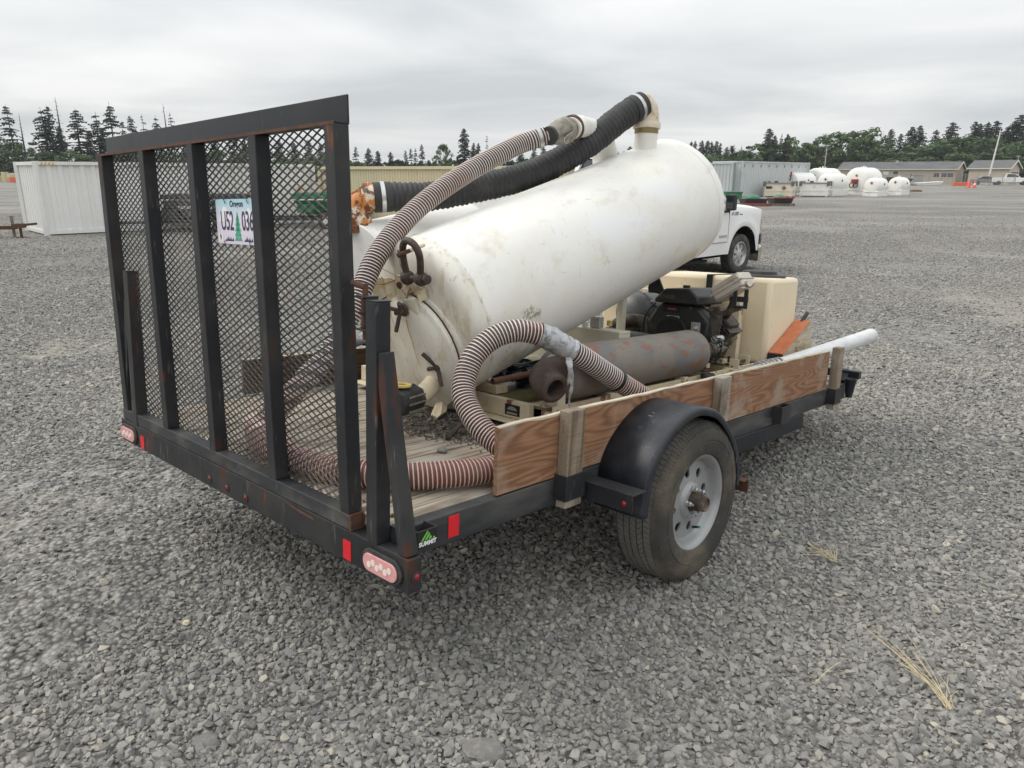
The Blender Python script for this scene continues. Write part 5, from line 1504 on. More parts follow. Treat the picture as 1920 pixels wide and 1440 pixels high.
# wheel chock leaning beside the water tank
ch = Thing('wheel_chock', 'wooden wheel chock with faded orange sloping top and black rope handle', 'chock', (3.48, .39, .272), TR)
def wedge(y0, y1):
    prof = [(3.247, .349), (3.619, .534), (3.705, .352), (3.71, .272), (3.25, .272)]
    return MB().prism([(x, y0, z) for x, z in prof], (0, y1 - y0, 0))
ch.part('wedge_body', wedge(.345, .438), M['chock_wood'], bevel=.004)
ch.part('tread_face', MB().hexa([(3.240, .344, .348), (3.620, .344, .536), (3.620, .439, .536), (3.240, .439, .348)], [(3.237, .344, .354), (3.616, .344, .542), (3.616, .439, .542), (3.237, .439, .354)]), M['orange'], bevel=.002)
ch.part('toe', MB().box((3.234, .343, .272), (3.246, .440, .348)), M['rubber'], bevel=.002)
ch.part('side_block', MB().prism([(3.42, .3445, .28), (3.43, .3445, .385), (3.52, .3445, .43), (3.53, .3445, .28)], (0, -.012, 0)), M['chock_wood'], bevel=.002)
ch.part('handle', MB().cyl((3.60, .395, .52), (3.672, .39, .585), .013, n=14), M['rubber'], smooth=40)
ch.part('prop', MB().box((3.30, .35, .158), (3.62, .435, .2715)), M['stake'])
pp = Thing('pipe', 'long pale metal pipe resting along the inside of the near side board', 'pipe', (3.4, .2, .33), TR)
pd = Vector((4.42 - 2.62, 0, .402 - .318))
pp.part('tube', MB().tube([Vector((2.42, .21, .309)), Vector((4.40, .20, .401))], .050, 32, False).tube([Vector((2.42, .21, .309)), Vector((4.40, .20, .401))], .045, 32, False), M['galv'], smooth=60)
pp.part('end_cap', MB().lathe((4.40, .20, .401), (1.98, -.01, .092), [(.0505, -.03), (.052, -.028), (.052, .002), (.045, .013), (.027, .020), (0, .023)], 32), M['galv'], smooth=60)
rg = catmull([(2.62, .20, .385), (2.70, .19, .395), (2.80, .20, .40), (2.9, .2, .405)], .03)
clo = MB()
for k in range(6):
    o_ = rr.uniform(-.01, .01)
    clo.tube(catmull([(2.58 + k * .05, .16, .355), (2.60 + k * .05 + o_, .19, .382), (2.63 + k * .05, .235, .375), (2.64 + k * .05, .26, .34)], .02), .006, 7)
pp.part('frayed_wrap', clo, mat('grey_rag', (.42, .41, .39), .9, layers=[((.2, .19, .18), 30, .45, .66, .8)]), smooth=60, kind='stuff')
# ------------------------------------------------------------------ containers
M['cont_white'] = mat('container_white', (0.72, 0.72, 0.70), 0.5, layers=[((.62, .61, .585), .8, .45, .7, .6), ((.45, .40, .33), 14, .66, .74, .6, (1, 1, .4))])
M['cont_grey'] = mat('container_grey', (0.52, 0.545, 0.55), 0.55, layers=[((.45, .475, .48), .5, .45, .7, .6)])
M['cont_cream'] = mat('container_cream', (0.62, 0.535, 0.36), 0.6, layers=[((.54, .46, .31), .6, .45, .7, .6), ((.4, .3, .18), 8, .68, .75, .5, (1, 1, .3))])
def corrugated(p0, p1, z0, z1, out, pitch, depth, mb):
    """trapezoid ribs between two points; out = outward direction"""
    p0, p1, out = Vector(p0), Vector(p1), Vector(out)
    L = (p1 - p0).length; t = (p1 - p0).normalized()
    n = max(1, round(L / pitch)); q = L / n
    prof = []
    for k in range(n):
        for f, dd in ((0, 0), (.28, 0), (.42, -1), (.78, -1), (.92, 0)):
            prof.append((k * q + f * q, dd * depth))
    prof.append((L, 0))
    vs = []
    for s, dd in prof:
        b = p0 + t * s + out * dd
        vs += [Vector((b.x, b.y, z0)), Vector((b.x, b.y, z1))]
    mb.add(vs, [(2 * i, 2 * i + 2, 2 * i + 3, 2 * i + 1) for i in range(len(prof) - 1)])
    return mb
def container(name, label, a, b, depth, h, m_, pitch, rib, cat='container', group=None, left=True):
    """a, b: ground corners of the long side that faces the camera; depth away from it"""
    a, b = Vector((*a, 0)), Vector((*b, 0))
    t = (b - a).normalized(); away = Vector((-t.y, t.x, 0)) * (1 if Vector((-t.y, t.x, 0)).dot(a) > 0 else -1)
    if depth < 0: away = -away
    D = abs(depth); out = -away
    T = Thing(name, label, cat, tuple((a + b) / 2 + away * D / 2), None, group)
    c, d = b + away * D, a + away * D
    for p, q, o in ((a, b, out), (b, c, t), (d, a, -t), (c, d, away)):
        T.part('side_panel', corrugated(p - o * .02, q - o * .02, .10, h - .07, o, pitch, rib, MB()), m_)
    rt = MB()
    for p, q in ((a, b), (b, c), (c, d), (d, a)):
        rt.beam(p + Vector((0, 0, h - .045)), q + Vector((0, 0, h - .045)), .05, .09).beam(p + Vector((0, 0, .08)), q + Vector((0, 0, .08)), .05, .10)
    T.part('frame_rails', rt, m_)
    for p in (a, b, c, d):
        po = T.part('corner_post', MB().box((p.x - .055, p.y - .055, .0), (p.x + .055, p.y + .055, h + .008)), m_)
    T.part('roof', MB().add([a + Vector((0, 0, h - .02)), b + Vector((0, 0, h - .02)), c + Vector((0, 0, h - .02)), d + Vector((0, 0, h - .02))], [(0, 1, 2, 3)]), m_)
    T.a, T.b, T.t, T.out, T.h = a, b, t, out, h
    return T
wc = container('container', 'long white shipping container behind the ramp gate', (-12.67, 20.4), (-6.75, 25.92), 2.45, 1.94, M['cont_white'], .27, .035, group='shipping containers')
cs = MB()
for k in range(4):
    p = wc.a + wc.t * (.10 + k * .09) + wc.out * .03
    cs.add([p + Vector((0, 0, wc.h - .085)), p + wc.t * .05 + Vector((0, 0, wc.h - .085)), p + wc.t * .075 + Vector((0, 0, wc.h - .025)), p + wc.t * .025 + Vector((0, 0, wc.h - .025))], [(0, 1, 2, 3)])
wc.part('caution_stripe', cs, mat('caution_yellow', (.62, .42, .03), .5), kind='stuff')
wc.part('vent', MB().box((-.06, -.02, 0), (.06, .02, .07)) if False else MB().beam(wc.a + wc.t * 1.9 + wc.out * .01 + Vector((0, 0, wc.h - .15)), wc.a + wc.t * 2.02 + wc.out * .01 + Vector((0, 0, wc.h - .15)), .04, .08), M['cont_white'])
dec = wc.a + wc.t * 7.55 + wc.out * .03
wc.part('warning_diamond', MB().add([dec + Vector((0, 0, 1.05)), dec + wc.t * .09 + Vector((0, 0, 1.16)), dec + Vector((0, 0, 1.27)), dec - wc.t * .09 + Vector((0, 0, 1.16))], [(0, 1, 2, 3)]), mat('warning_orange', (.75, .30, .03), .5))
container('container', 'long cream ribbed container row behind the hoses', (-6.3, 25.0), (3.0, 19.6), 2.0, 1.86, M['cont_cream'], .105, .02, group='shipping containers')
container('container', 'grey ribbed container with the open gap at its right end', (7.2, 61.5), (16.1, 56.2), 2.4, 2.44, M['cont_grey'], .26, .04, group='shipping containers')
g2 = container('container', 'tall grey ribbed container behind the white fuel tanks', (16.85, 56.2), (24.8, 64.2), 2.4, 2.56, M['cont_grey'], .26, .04, group='shipping containers')
ck = MB()
for k in range(9):
    p = g2.a + g2.t * (.25 + k * 1.3) + g2.out * .03
    ck.beam(p + Vector((0, 0, 2.33)), p + Vector((0, 0, 2.14)), .08, .02, g2.out)
g2.part('lashing_tab', ck, mat('tab_shadow', (.2, .21, .215), .6), kind='stuff')  # tabs in a darker grey than the panels

# ------------------------------------------------------------------ white pickup truck beside the trailer
M['truck'] = mat('truck_white', (0.78, 0.78, 0.77), 0.25, layers=[((.70, .68, .64), 2, .5, .7, .5)])
M['trim'] = mat('black_trim', (0.02, 0.02, 0.021), .5)
M['glass'] = mat('dark_glass', (0.02, 0.024, 0.026), .06, spec=.8)
HX = Vector((.736, .677, 0)).normalized()
TK = Matrix(((HX.x, -HX.y, 0, 3.93), (HX.y, HX.x, 0, 12.72), (0, 0, 1, 0), (0, 0, 0, 1)))
tk = Thing('pickup_truck', 'white pickup truck parked just beyond the trailer', 'pickup truck', (-1.7, 1.0, 0), TK)
def bend(x):
    return max(0, (x - .42) / .45) ** 2 * .26
def top_z(x):
    if x > -.50: return 1.045 + (-x + .85) * .085 if x < .6 else 1.066 - max(0, x - .6) ** 2 * 1.1
    return 1.20 if x > -2.45 else 1.33
def side(yr, sgn):
    mbs = MB(); xs = [-4.65 + i * .05 for i in range(int((.87 + 4.65) / .05) + 1)]
    fz = (0, .12, .3, .5, .7, .85, .94, 1)
    vs = []
    for x in xs:
        zb = .37 if x < .55 else .44
        for cx in (0, -3.25):
            if abs(x - cx) < .42: zb = max(zb, .39 + math.sqrt(.42 ** 2 - (x - cx) ** 2))
        zt = top_z(x)
        for f in fz:
            z = zb + (zt - zb) * f
            y = bend(x) + .035 * max(0, (.62 - z)) * 2 + .09 * max(0, (z - 1.0) / .2) ** 2 * (1 if x > -2.45 else .2)
            fl = 0
            for cx in (0, -3.25):
                r_ = math.hypot(x - cx, z - .39)
                if .41 < r_ < .55: fl = max(fl, .03 * (1 - abs(r_ - .48) / .07))
            vs.append(Vector((x, yr + sgn * (y - fl), z)))
    n = len(fz)
    fs = []
    for i in range(len(xs) - 1):
        for k in range(n - 1):
            a = i * n + k
            f = (a, a + n, a + n + 1, a + 1)
            fs.append(f if sgn > 0 else f[::-1])
    mbs.add(vs, fs)
    return mbs, vs, n, xs
sr, vr, nn_, xs_ = side(0.0, 1); sl, vl, _, _ = side(1.98, -1)
tk.part('body_side', sr, M['truck'], smooth=50); tk.part('body_side', sl, M['truck'], smooth=50)
ih = [i for i, x in enumerate(xs_) if x >= -.52]
hm_ = MB(); NH = 8; vs = []
for i in ih:
    A_, B_ = vr[i * nn_ + nn_ - 1], vl[i * nn_ + nn_ - 1]
    for k in range(NH + 1):
        f = k / NH; p = A_.lerp(B_, f); p = p + Vector((0, 0, .075 * (1 - (2 * f - 1) ** 4)))
        vs.append(p)
hm_.add(vs, [(i * (NH + 1) + k, (i + 1) * (NH + 1) + k, (i + 1) * (NH + 1) + k + 1, i * (NH + 1) + k + 1) for i in range(len(ih) - 1) for k in range(NH)])
tk.part('hood', hm_, M['truck'], smooth=50)
fr_ = MB(); A_, B_ = vr[-nn_:], vl[-nn_:]
fr_.add(A_ + B_, [(k, nn_ + k, nn_ + k + 1, k + 1) for k in range(nn_ - 1)])
tk.part('grille', fr_, M['trim'])
cabp = [(-.48, 1.20), (-1.12, 1.90), (-2.15, 1.94), (-2.43, 1.22)]
gl = MB().hexa([(-.50, .10, 1.19), (-.50, 1.88, 1.19), (-2.44, 1.88, 1.19), (-2.44, .10, 1.19)], [(-1.12, .24, 1.86), (-1.12, 1.74, 1.86), (-2.18, 1.74, 1.88), (-2.18, .24, 1.88)])
tk.part('windows', gl, M['glass'], bevel=.01)
tk.part('roof', MB().hexa([(-1.08, .225, 1.862), (-1.08, 1.755, 1.862), (-2.22, 1.755, 1.885), (-2.22, .225, 1.885)], [(-1.2, .30, 1.93), (-1.2, 1.68, 1.93), (-2.1, 1.68, 1.945), (-2.1, .30, 1.945)]), M['truck'], bevel=.02)
for y0, y1 in ((.09, .235), (1.89, 1.745)):
    pm = MB()
    for xa, xb in ((-.48, -1.10), (-1.62, -1.64), (-2.46, -2.2)):
        pm.beam((xa, y0, 1.18), (xb, y1, 1.88), .07, .05, (1, 0, 0))
    tk.part('pillars', pm, M['truck'])
tk.part('bed', MB().box((-4.66, .03, .6), (-2.50, .08, 1.345)).box((-4.66, 1.90, .6), (-2.50, 1.95, 1.345)).box((-4.68, .03, .6), (-4.63, 1.95, 1.33)).box((-4.65, .08, .6), (-2.5, 1.9, .66)), M['truck'])
for y in (-.002, 1.982):
    s = -1 if y < 1 else 1
    mr_ = tk.part('mirror', MB().box((-.66, y + s * .00, 1.085), (-.55, y + s * .165, 1.345)), M['trim'], bevel=.03)
    tk.part('mirror_glass', MB().box((-.6635, y + s * .02, 1.115), (-.6605, y + s * .145, 1.315)), M['glass'], mr_, bevel=.01)
    tk.part('mirror_arm', MB().box((-.64, y - s * .06, 1.05), (-.58, y + s * .06, 1.085)), M['trim'], mr_)
tk.part('door_seam', MB().box((-.497, -.004, .40), (-.487, .01, 1.06)).box((-2.30, -.004, .6), (-2.29, .01, 1.1)).box((-2.29, -.0035, .565), (-.50, .006, .58)), mat('seam_grey', (.28, .28, .27), .6))
tk.part('side_moulding', MB().box((-.76, -.012, .655), (-.54, .0, .69)), M['zinc'], bevel=.003)
tk.part('fender_badge', MB().text('F-150', (-.33, -.0025, 1.02), (1, 0, 0), (0, 0, 1), .085, bold=.002, shear=.35).add([(-.18, -.0025, 1.0), (-.09, -.0025, .997), (-.09, -.0025, 1.012), (-.18, -.0025, 1.018)], [(0, 1, 2, 3)]), mat('badge_dark', (.06, .06, .06), .4))
for y, s in ((.0, 1), (1.98, -1)):
    hl = MB().prism([(.80, y + s * .14, .68), (.89, y + s * .27, .68), (.90, y + s * .55, .68), (.84, y + s * .55, .68)], (0, 0, .21))
    tk.part('headlight', hl, mat('headlight_glass', (.5, .5, .5), .1), bevel=.01)
    tk.part('indicator', MB().prism([(.74, y + s * .105, .72), (.82, y + s * .165, .72), (.84, y + s * .20, .72), (.76, y + s * .16, .72)], (0, 0, .17)), mat('amber_lens', (.75, .22, .1), .25))
tk.part('bumper_trim', MB().prism([(.56, .01, .47), (.72, .07, .47), (.90, .24, .47), (.95, .6, .47), (.95, 1.38, .47), (.90, 1.74, .47), (.72, 1.91, .47), (.56, 1.97, .47), (.7, 1.5, .47), (.7, .5, .47)], (0, 0, .18)), M['trim'], bevel=.01)
tk.part('front_bumper', MB().prism([(.54, .0, .17), (.74, .06, .17), (.94, .25, .17), (1.0, .6, .17), (1.0, 1.38, .17), (.94, 1.73, .17), (.74, 1.92, .17), (.54, 1.98, .17), (.7, 1.5, .17), (.7, .5, .17)], (0, 0, .27)), mat('chrome', (.6, .6, .47), .18, .95), bevel=.03)
for xw in (0, -3.25):
    for ya, yb in ((.03, .42), (1.56, 1.95)):
        arc = [(xw + .418 * math.cos(a), .39 + .418 * math.sin(a)) for a in [math.pi * k / 14 for k in range(15)]]
        am = MB()
        am.add([(x, ya, z) for x, z in arc] + [(x, yb, z) for x, z in arc], [(k, k + 1, 16 + k, 15 + k) for k in range(14)])
        ye = yb if ya < 1 else ya
        am.add([(x, ye, z) for x, z in arc], [tuple(range(15))])
        tk.part('arch_liner', am, M['dark_gap'])
tk.part('chassis', MB().box((-4.3, .30, .28), (.6, .42, .40)).box((-4.3, 1.55, .28), (.6, 1.67, .40)).box((-4.4, .10, .52), (.5, 1.88, .56)).box((-2.6, .10, .26), (-.9, .24, .30)).beam((-3.25, .1, .40), (-3.25, 1.9, .40), .1, .1).beam((0, .1, .40), (0, 1.9, .40), .08, .08), M['dark_gap'])
TT_ = mat('truck_tyre', (.04, .04, .039), .8, layers=[((.12, .115, .105), 6, .4, .7, .7)])
for x in (0, -3.25):
    for yc, s in ((.13, -1), (1.85, 1)):
        o_ = Vector((x, yc, .335)); a_ = Vector((0, s, 0))
        w_ = tk.part('wheel', MB().lathe(o_, a_, [(0.1908, -0.0848), (0.1993, 0.02544), (0.2078, 0.07632), (0.212, 0.08904), (0.1993, 0.09158), (0.1883, 0.07208), (0.1781, 0.0424), (0.1738, 0.03816)], 40), mat('alloy', (.42, .42, .41), .35, .7), smooth=40)
        sp_ = MB()
        for k in range(7):
            an = k * 2 * math.pi / 7
            d_ = Vector((math.cos(an), 0, math.sin(an))); q_ = Vector((-math.sin(an), 0, math.cos(an)))
            sp_.hexa([o_ + a_ * 0.03392 + d_ * 0.05088 - q_ * 0.02968, o_ + a_ * 0.03392 + d_ * 0.05088 + q_ * 0.02968, o_ + a_ * 0.03392 + d_ * 0.1933 + q_ * 0.04918, o_ + a_ * 0.03392 + d_ * 0.1933 - q_ * 0.04918],
                     [o_ + a_ * 0.06954 + d_ * 0.05088 - q_ * 0.02374, o_ + a_ * 0.06954 + d_ * 0.05088 + q_ * 0.02374, o_ + a_ * 0.05427 + d_ * 0.1933 + q_ * 0.0407, o_ + a_ * 0.05427 + d_ * 0.1933 - q_ * 0.0407])
        tk.part('spokes', sp_, mat('alloy_face', (.52, .52, .51), .3, .6), w_)
        tk.part('hub_cap', MB().lathe(o_, a_, [(0.08056, 0.05088), (0.07632, 0.07208), (0.05088, 0.07802), (0, 0.07971)], 24), mat('alloy_cap', (.55, .55, .54), .3, .6), w_, smooth=40)
        tk.part('brake', MB().lathe(o_, a_, [(0, 0.01696), (0.1823, 0.01696)], 24), M['dark_gap'], w_)
        ty_ = MB(); pr = [(0.2078, 0.08056), (0.229, 0.1001), (0.2714, 0.106), (0.3095, 0.09922), (0.3265, 0.0848), (0.3333, 0.07208)]
        ty_.lathe(o_, a_, pr, 56).lathe(o_, a_, [(r_, -y_) for r_, y_ in reversed(pr)], 56)
        tk.part('tyre', ty_, TT_, w_, smooth=40)
        td_ = MB(); td_.lathe(o_, a_, [(0.3282, 0.07293), (0.3282, -0.07293)], 48)
        for k in range(60):
            for b0, b1 in ((-.086, -.05), (-.042, -.004), (0.003392, 0.03562), (0.0424, 0.07293)):
                t0, t1 = 2 * math.pi * (k + .08) / 60, 2 * math.pi * (k + .86) / 60
                q_ = lambda r_, y_, t_: o_ + a_ * y_ + Vector((math.cos(t_), 0, math.sin(t_))) * r_
                bs = [q_(.3273, b0, t0), q_(.3273, b1, t0 + .03), q_(.3273, b1, t1 + .03), q_(.3273, b0, t1)]
                tp_2 = [q_(.3366, b0, t0), q_(.3366, b1, t0 + .03), q_(.3366, b1, t1 + .03), q_(.3366, b0, t1)]
                td_.add(bs + tp_2, [(4, 5, 6, 7), (0, 1, 5, 4), (1, 2, 6, 5), (2, 3, 7, 6), (3, 0, 4, 7)])
        tk.part('tread', td_, TT_, w_, kind='stuff')
tk.part('wiper_cowl', MB().prism([(-.30, .25, 1.175), (-.36, .2, 1.175), (-.38, .34, 1.19)], (0, 0, .03)), M['trim'])

# ------------------------------------------------------------------ trailers behind the gate
M['dk_steel'] = mat('dark_trailer_steel', (.035, .036, .038), .5, layers=[((.09, .085, .08), 2, .45, .7, .6)])
M['grn'] = mat('green_paint', (.02, .17, .07), .4, layers=[((.03, .11, .05), 3, .45, .7, .6)])
def far_trailer(name, label, fr, mt_, hopper):
    T = Thing(name, label, 'trailer', (0, 0, 0), fr)
    if hopper:
        T.part('hopper', MB().hexa([(-.55, -.30, .42), (.75, -.30, .42), (.75, .5, .42), (-.55, .5, .42)], [(-.9, -.5, .86), (1.2, -.5, .86), (1.2, .7, .86), (-.9, .7, .86)]), mt_, bevel=.01)
        T.part('top_rail', MB().box((-.95, -.56, .90), (1.25, -.48, 1.06)).box((-.95, .68, .90), (1.25, .76, 1.06)), mt_, bevel=.01)
        T.part('guard_panel', MB().box((-.80, -.58, .50), (-.3, -.5, .75)), mt_)
        T.part('light_bar', MB().box((-.7, -.56, .865), (.4, -.50, .895)), M['white'])
    else:
        T.part('bed', MB().box((-1.1, -.5, .60), (1.15, .75, .88)), mt_, bevel=.02)
        T.part('top_rail', MB().box((-1.15, -.55, .93), (1.2, -.48, 1.05)).box((-1.15, .72, .93), (1.2, .79, 1.05)), mt_, bevel=.01)
        T.part('tool_box', MB().hexa([(-1.35, -.5, .30), (-.75, -.5, .30), (-.75, .2, .30), (-1.35, .2, .30)], [(-1.1, -.5, .72), (-.75, -.5, .72), (-.75, .2, .72), (-1.1, .2, .72)]), mt_, bevel=.03)
        T.part('winch', MB().lathe((-.95, -.2, 1.08), (1, 0, 0), [(0, 0), (.07, 0), (.07, .14), (0, .14)], 14).box((-.99, -.28, .95), (-.77, -.12, 1.03)), M['zinc'])
        T.part('marker_panel', MB().box((-.7, -.515, .66), (.2, -.505, .74)), mat('pale_strip', (.5, .5, .48), .5))
    T.part('chassis', MB().box((-1.7, -.42, .26), (1.3, -.34, .36)).box((-1.7, .54, .26), (1.3, .62, .36)).beam((-1.6, -.35, .28), (-2.7, .08, .26), .06, .08).beam((-1.6, .58, .28), (-2.7, .12, .26), .06, .08), mt_ if not hopper else M['dk_steel'])
    T.part('jack', MB().cyl((-2.55, .1, .05), (-2.55, .1, .62), .03, n=12), M['zinc'])
    for x in (.05, .72):
        for yc, s in ((-.60, -1), (.80, 1)):
            w_ = T.part('wheel', MB().lathe((x, yc, .26), (0, s, 0), [(.13, -.06), (.14, .06), (.145, .075), (.12, .05), (.05, .055), (0, .06)], 24), mat('pale_rim', (.6, .6, .58), .4), smooth=40)
            T.part('tyre', MB().lathe((x, yc, .26), (0, s, 0), [(.142, .07), (.17, .085), (.22, .085), (.252, .07), (.26, .04), (.26, -.04), (.25, -.07), (.16, -.08)], 28), M['tyre'], w_, smooth=40)
            T.part('fender', MB().lathe((x, yc, .26), (0, s, 0), [(.31, -.1), (.31, .09), (.30, .09), (.30, -.1)], 24, closed=True) if False else
                   MB().prism([(x + .32 * math.cos(a), yc - .1, .26 + .32 * math.sin(a)) for a in [math.pi * k / 10 for k in range(11)]] + [(x + .295 * math.cos(a), yc - .1, .26 + .295 * math.sin(a)) for a in [math.pi * k / 10 for k in range(10, -1, -1)]], (0, .2, 0)), M['dk_steel'], w_)
    return T
def yawm(x, y, deg, z=0):
    return Matrix.Translation((x, y, z)) @ Matrix.Rotation(R(deg), 4, 'Z')
far_trailer('dump_trailer', 'black dump trailer standing before the white container', yawm(-9.0, 22.3, 14), M['dk_steel'], False)
far_trailer('hopper_trailer', 'green hopper trailer parked at the end of the white container', yawm(-5.85, 23.6, 12), M['grn'], True)
# coupler and jack of a trailer outside the frame
cj = Thing('trailer_tongue', 'rusty trailer tongue with jack post at the left edge by the white container', 'trailer tongue', (-13.2, 19.7, 0), None)
cj.part('draw_bar', MB().beam((-15.6, 19.2, .26), (-13.05, 19.75, .26), .09, .09), M['rust'])
cj.part('jack', MB().cyl((-13.20, 19.85, .0), (-13.20, 19.85, .56), .038, n=14).cyl((-13.20, 19.85, .0), (-13.2, 19.85, .02), .09, n=14).cyl((-13.26, 19.85, .54), (-13.10, 19.85, .54), .012, n=8), mat('jack_steel', (.22, .2, .18), .6, .3, layers=[(RUST, 9, .5, .7, .7)]), smooth=40)
cj.part('coupler', MB().hexa([(-13.12, 19.62, .22), (-12.80, 19.70, .26), (-12.80, 19.80, .26), (-13.12, 19.86, .22)], [(-13.10, 19.64, .36), (-12.82, 19.71, .37), (-12.82, 19.79, .37), (-13.10, 19.84, .36)]).beam((-12.83, 19.75, .33), (-12.52, 19.80, .36), .06, .06), M['rust'], bevel=.01)
cj.part('stand', MB().box((-13.0, 19.6, 0), (-12.9, 19.9, .015)).box((-12.97, 19.72, .015), (-12.93, 19.78, .24)), M['rust'])
cj.part('green_panel', MB().box((-15.3, 19.3, .32), (-13.75, 19.9, .52)), M['grn'], bevel=.02)

# ------------------------------------------------------------------ fuel tanks in the distance
M['ftank'] = mat('fuel_tank_white', (.80, .79, .75), .4, layers=[((.70, .67, .58), 1.2, .5, .7, .5)])
M['fwrap'] = mat('white_wrapped_base', (.72, .715, .67), .35, layers=[((.60, .58, .52), 2, .45, .65, .7)], bump=(5, .8, .04))
M['fcube'] = mat('cream_tank_paint', (.70, .65, .52), .5, layers=[((.55, .45, .28), 1.5, .45, .7, .6)])
AX = Vector((.82, .57, 0)).normalized(); SD = Vector((.57, -.82, 0)).normalized()
placard = mat('hazard_red', (.26, .09, .08), .5); dkp = mat('pump_dark', (.04, .03, .03), .5); redp = mat('pump_red', (.30, .03, .025), .5)
def fuel_tank(label, end, r, L, zc, base, pump=0, diamond=True, top=True):
    e = Vector((end[0], end[1], 0)); c0 = e + Vector((0, 0, zc))
    T = Thing('fuel_tank', label, 'fuel tank', tuple(e + AX * L / 2), None, 'fuel tanks across the yard')
    T.part('shell', MB().lathe(c0, AX, [(0, -.10 * r), (r * .5, -.085 * r), (r * .86, -.03 * r), (r * .98, .03), (r, .10), (r, L - .10), (r * .98, L - .03), (r * .8, L + .05), (0, L + .08)], 36), M['ftank'], smooth=50)
    if base:
        w = r * 1.02
        q = lambda a, b, z: e + AX * a + SD * b + Vector((0, 0, z))
        T.part('base_wrap', MB().hexa([q(-.06, -w, .0), q(-.06, w, .0), q(L + .06, w, .0), q(L + .06, -w, .0)], [q(-.02, -w * .98, base), q(-.02, w * .98, base), q(L + .02, w * .98, base), q(L + .02, -w * .98, base)]), M['fwrap'], bevel=.03)
        T.part('base_seam', MB().beam(q(-.068, -w, base - .06), q(-.068, w, base - .06), .02, .05), M['ftank'])
    if top:
        tm = MB()
        for k, a in enumerate((.25, .4, .55)):
            p = c0 + AX * L * a + Vector((0, 0, r - .02)); tm.cyl(p, p + Vector((0, 0, .10 + .06 * (k % 2))), .06, n=10)
        T.part('top_fitting', tm, M['ftank'], kind='stuff')
    if diamond:
        dmd = lambda o, s, ax1: [o + Vector((0, 0, s)), o + ax1 * s, o - Vector((0, 0, s)), o - ax1 * s]
        o = c0 - AX * (.11 * r + .015) + Vector((0, 0, r * .38)) + SD * r * .05
        T.part('hazard_diamond', MB().add(dmd(o, .125, SD), [(0, 1, 2, 3)]), placard)
        T.part('side_sign', MB().add(dmd(c0 + SD * (r + .012) + AX * L * .55 + Vector((0, 0, r * .25)), .10, AX), [(0, 1, 2, 3)]), dkp)
    if pump:
        p = c0 - AX * .22 + Vector((0, 0, r * (-.1 if pump == 1 else .82)))
        T.part('pump', MB().box(p - Vector((.24, .16, .15)), p + Vector((.24, .16, .2))), redp, bevel=.02)
        for s_ in (-.16, .16):
            T.part('hose_ring', MB().lathe(p + SD * s_ - Vector((0, 0, .28)) - AX * .15, AX, [(.16, 0), (.22, 0), (.22, .06), (.16, .06)], 18, closed=True), dkp)
    return T
fuel_tank('big white fuel tank at the back with sign on its round end', (25.35, 64.2), .98, 2.6, 1.16, .2)
fuel_tank('low white fuel tank behind the first cube tank, red pump on top', (22.55, 62.2), .80, 2.6, .98, .2, pump=2)
fuel_tank('mid white fuel tank on wrapped base beside the second cube tank', (24.55, 59.9), .74, 2.0, .98, .5)
fuel_tank('largest white fuel tank with two hose reels on its round end', (28.35, 63.0), 1.02, 2.2, 1.16, .45, pump=1)
fuel_tank('small white fuel tank on wrapped base before the largest one', (27.45, 58.3), .60, 1.35, .78, .42, pump=0)
fuel_tank('small white fuel tank at the right end of the tank row', (31.10, 62.0), .62, 1.2, .80, .45)
def cube_tank(label, o, mt_, placs):
    fx = Vector((.93, -.37, 0)).normalized(); fy = Vector((.45, .89, 0)).normalized()
    o = Vector((*o, 0)); W, D_, Hh = 1.95, 2.1, .95
    q = lambda a, b, z: o + fx * a + fy * b + Vector((0, 0, z))
    T = Thing('cube_tank', label, 'fuel tank', tuple(q(W / 2, D_ / 2, 0)), None, 'cube fuel tanks')
    T.part('body', MB().hexa([q(0, 0, .06), q(W, 0, .06), q(W, D_, .06), q(0, D_, .06)], [q(0, 0, Hh), q(W, 0, Hh), q(W, D_, Hh), q(0, D_, Hh)]), mt_, bevel=.02)
    T.part('band', MB().beam(q(0, -.012, .46), q(W, -.012, .46), .03, .04).beam(q(W + .012, 0, .46), q(W + .012, D_, .46), .03, .04), mt_)
    fr = MB()
    for (a, b), (c, d) in (((0, 0), (W, 0)), ((W, 0), (W, D_)), ((W, D_), (0, D_)), ((0, D_), (0, 0))):
        fr.beam(q(a, b, Hh + .04), q(c, d, Hh + .04), .08, .09)
    T.part('top_frame', fr, mat('cube_frame', (.25, .245, .235), .6))
    for a, b in ((0, 0), (W, 0), (W, D_), (0, D_)):
        T.part('corner_bracket', MB().box(q(a, b, Hh - .17) - Vector((.09, .09, 0)), q(a, b, Hh + .18) + Vector((.09, .09, 0))), mat('bracket_grey', (.13, .13, .13), .6))
    T.part('filler_cap', MB().cyl(q(.7, .8, Hh), q(.7, .8, Hh + .2), .14, n=14), dkp)
    for k in range(4):
        T.part('foot', MB().box(q((0, W * .95, W * .95, 0)[k], (0, 0, D_ * .95, D_ * .95)[k], 0), q((0, W * .95, W * .95, 0)[k], (0, 0, D_ * .95, D_ * .95)[k], .06) + Vector((.1, .1, 0))), mt_)
    for a, z, s, ax, m_ in placs:
        c = q(a, -.03, z) if ax == 'f' else q(W + .03, a, z); d1 = fx if ax == 'f' else fy
        T.part('hazard_diamond', MB().add([c + Vector((0, 0, s)), c + d1 * s, c - Vector((0, 0, s)), c - d1 * s], [(0, 1, 2, 3)]), m_)
    return T, q
c1, q1 = cube_tank('yellowed cube fuel tank with black label at the left end of the row', (18.75, 56.7), M['fcube'], [(1.38, .66, .17, 'f', placard), (.9, .42, .15, 's', dkp)])
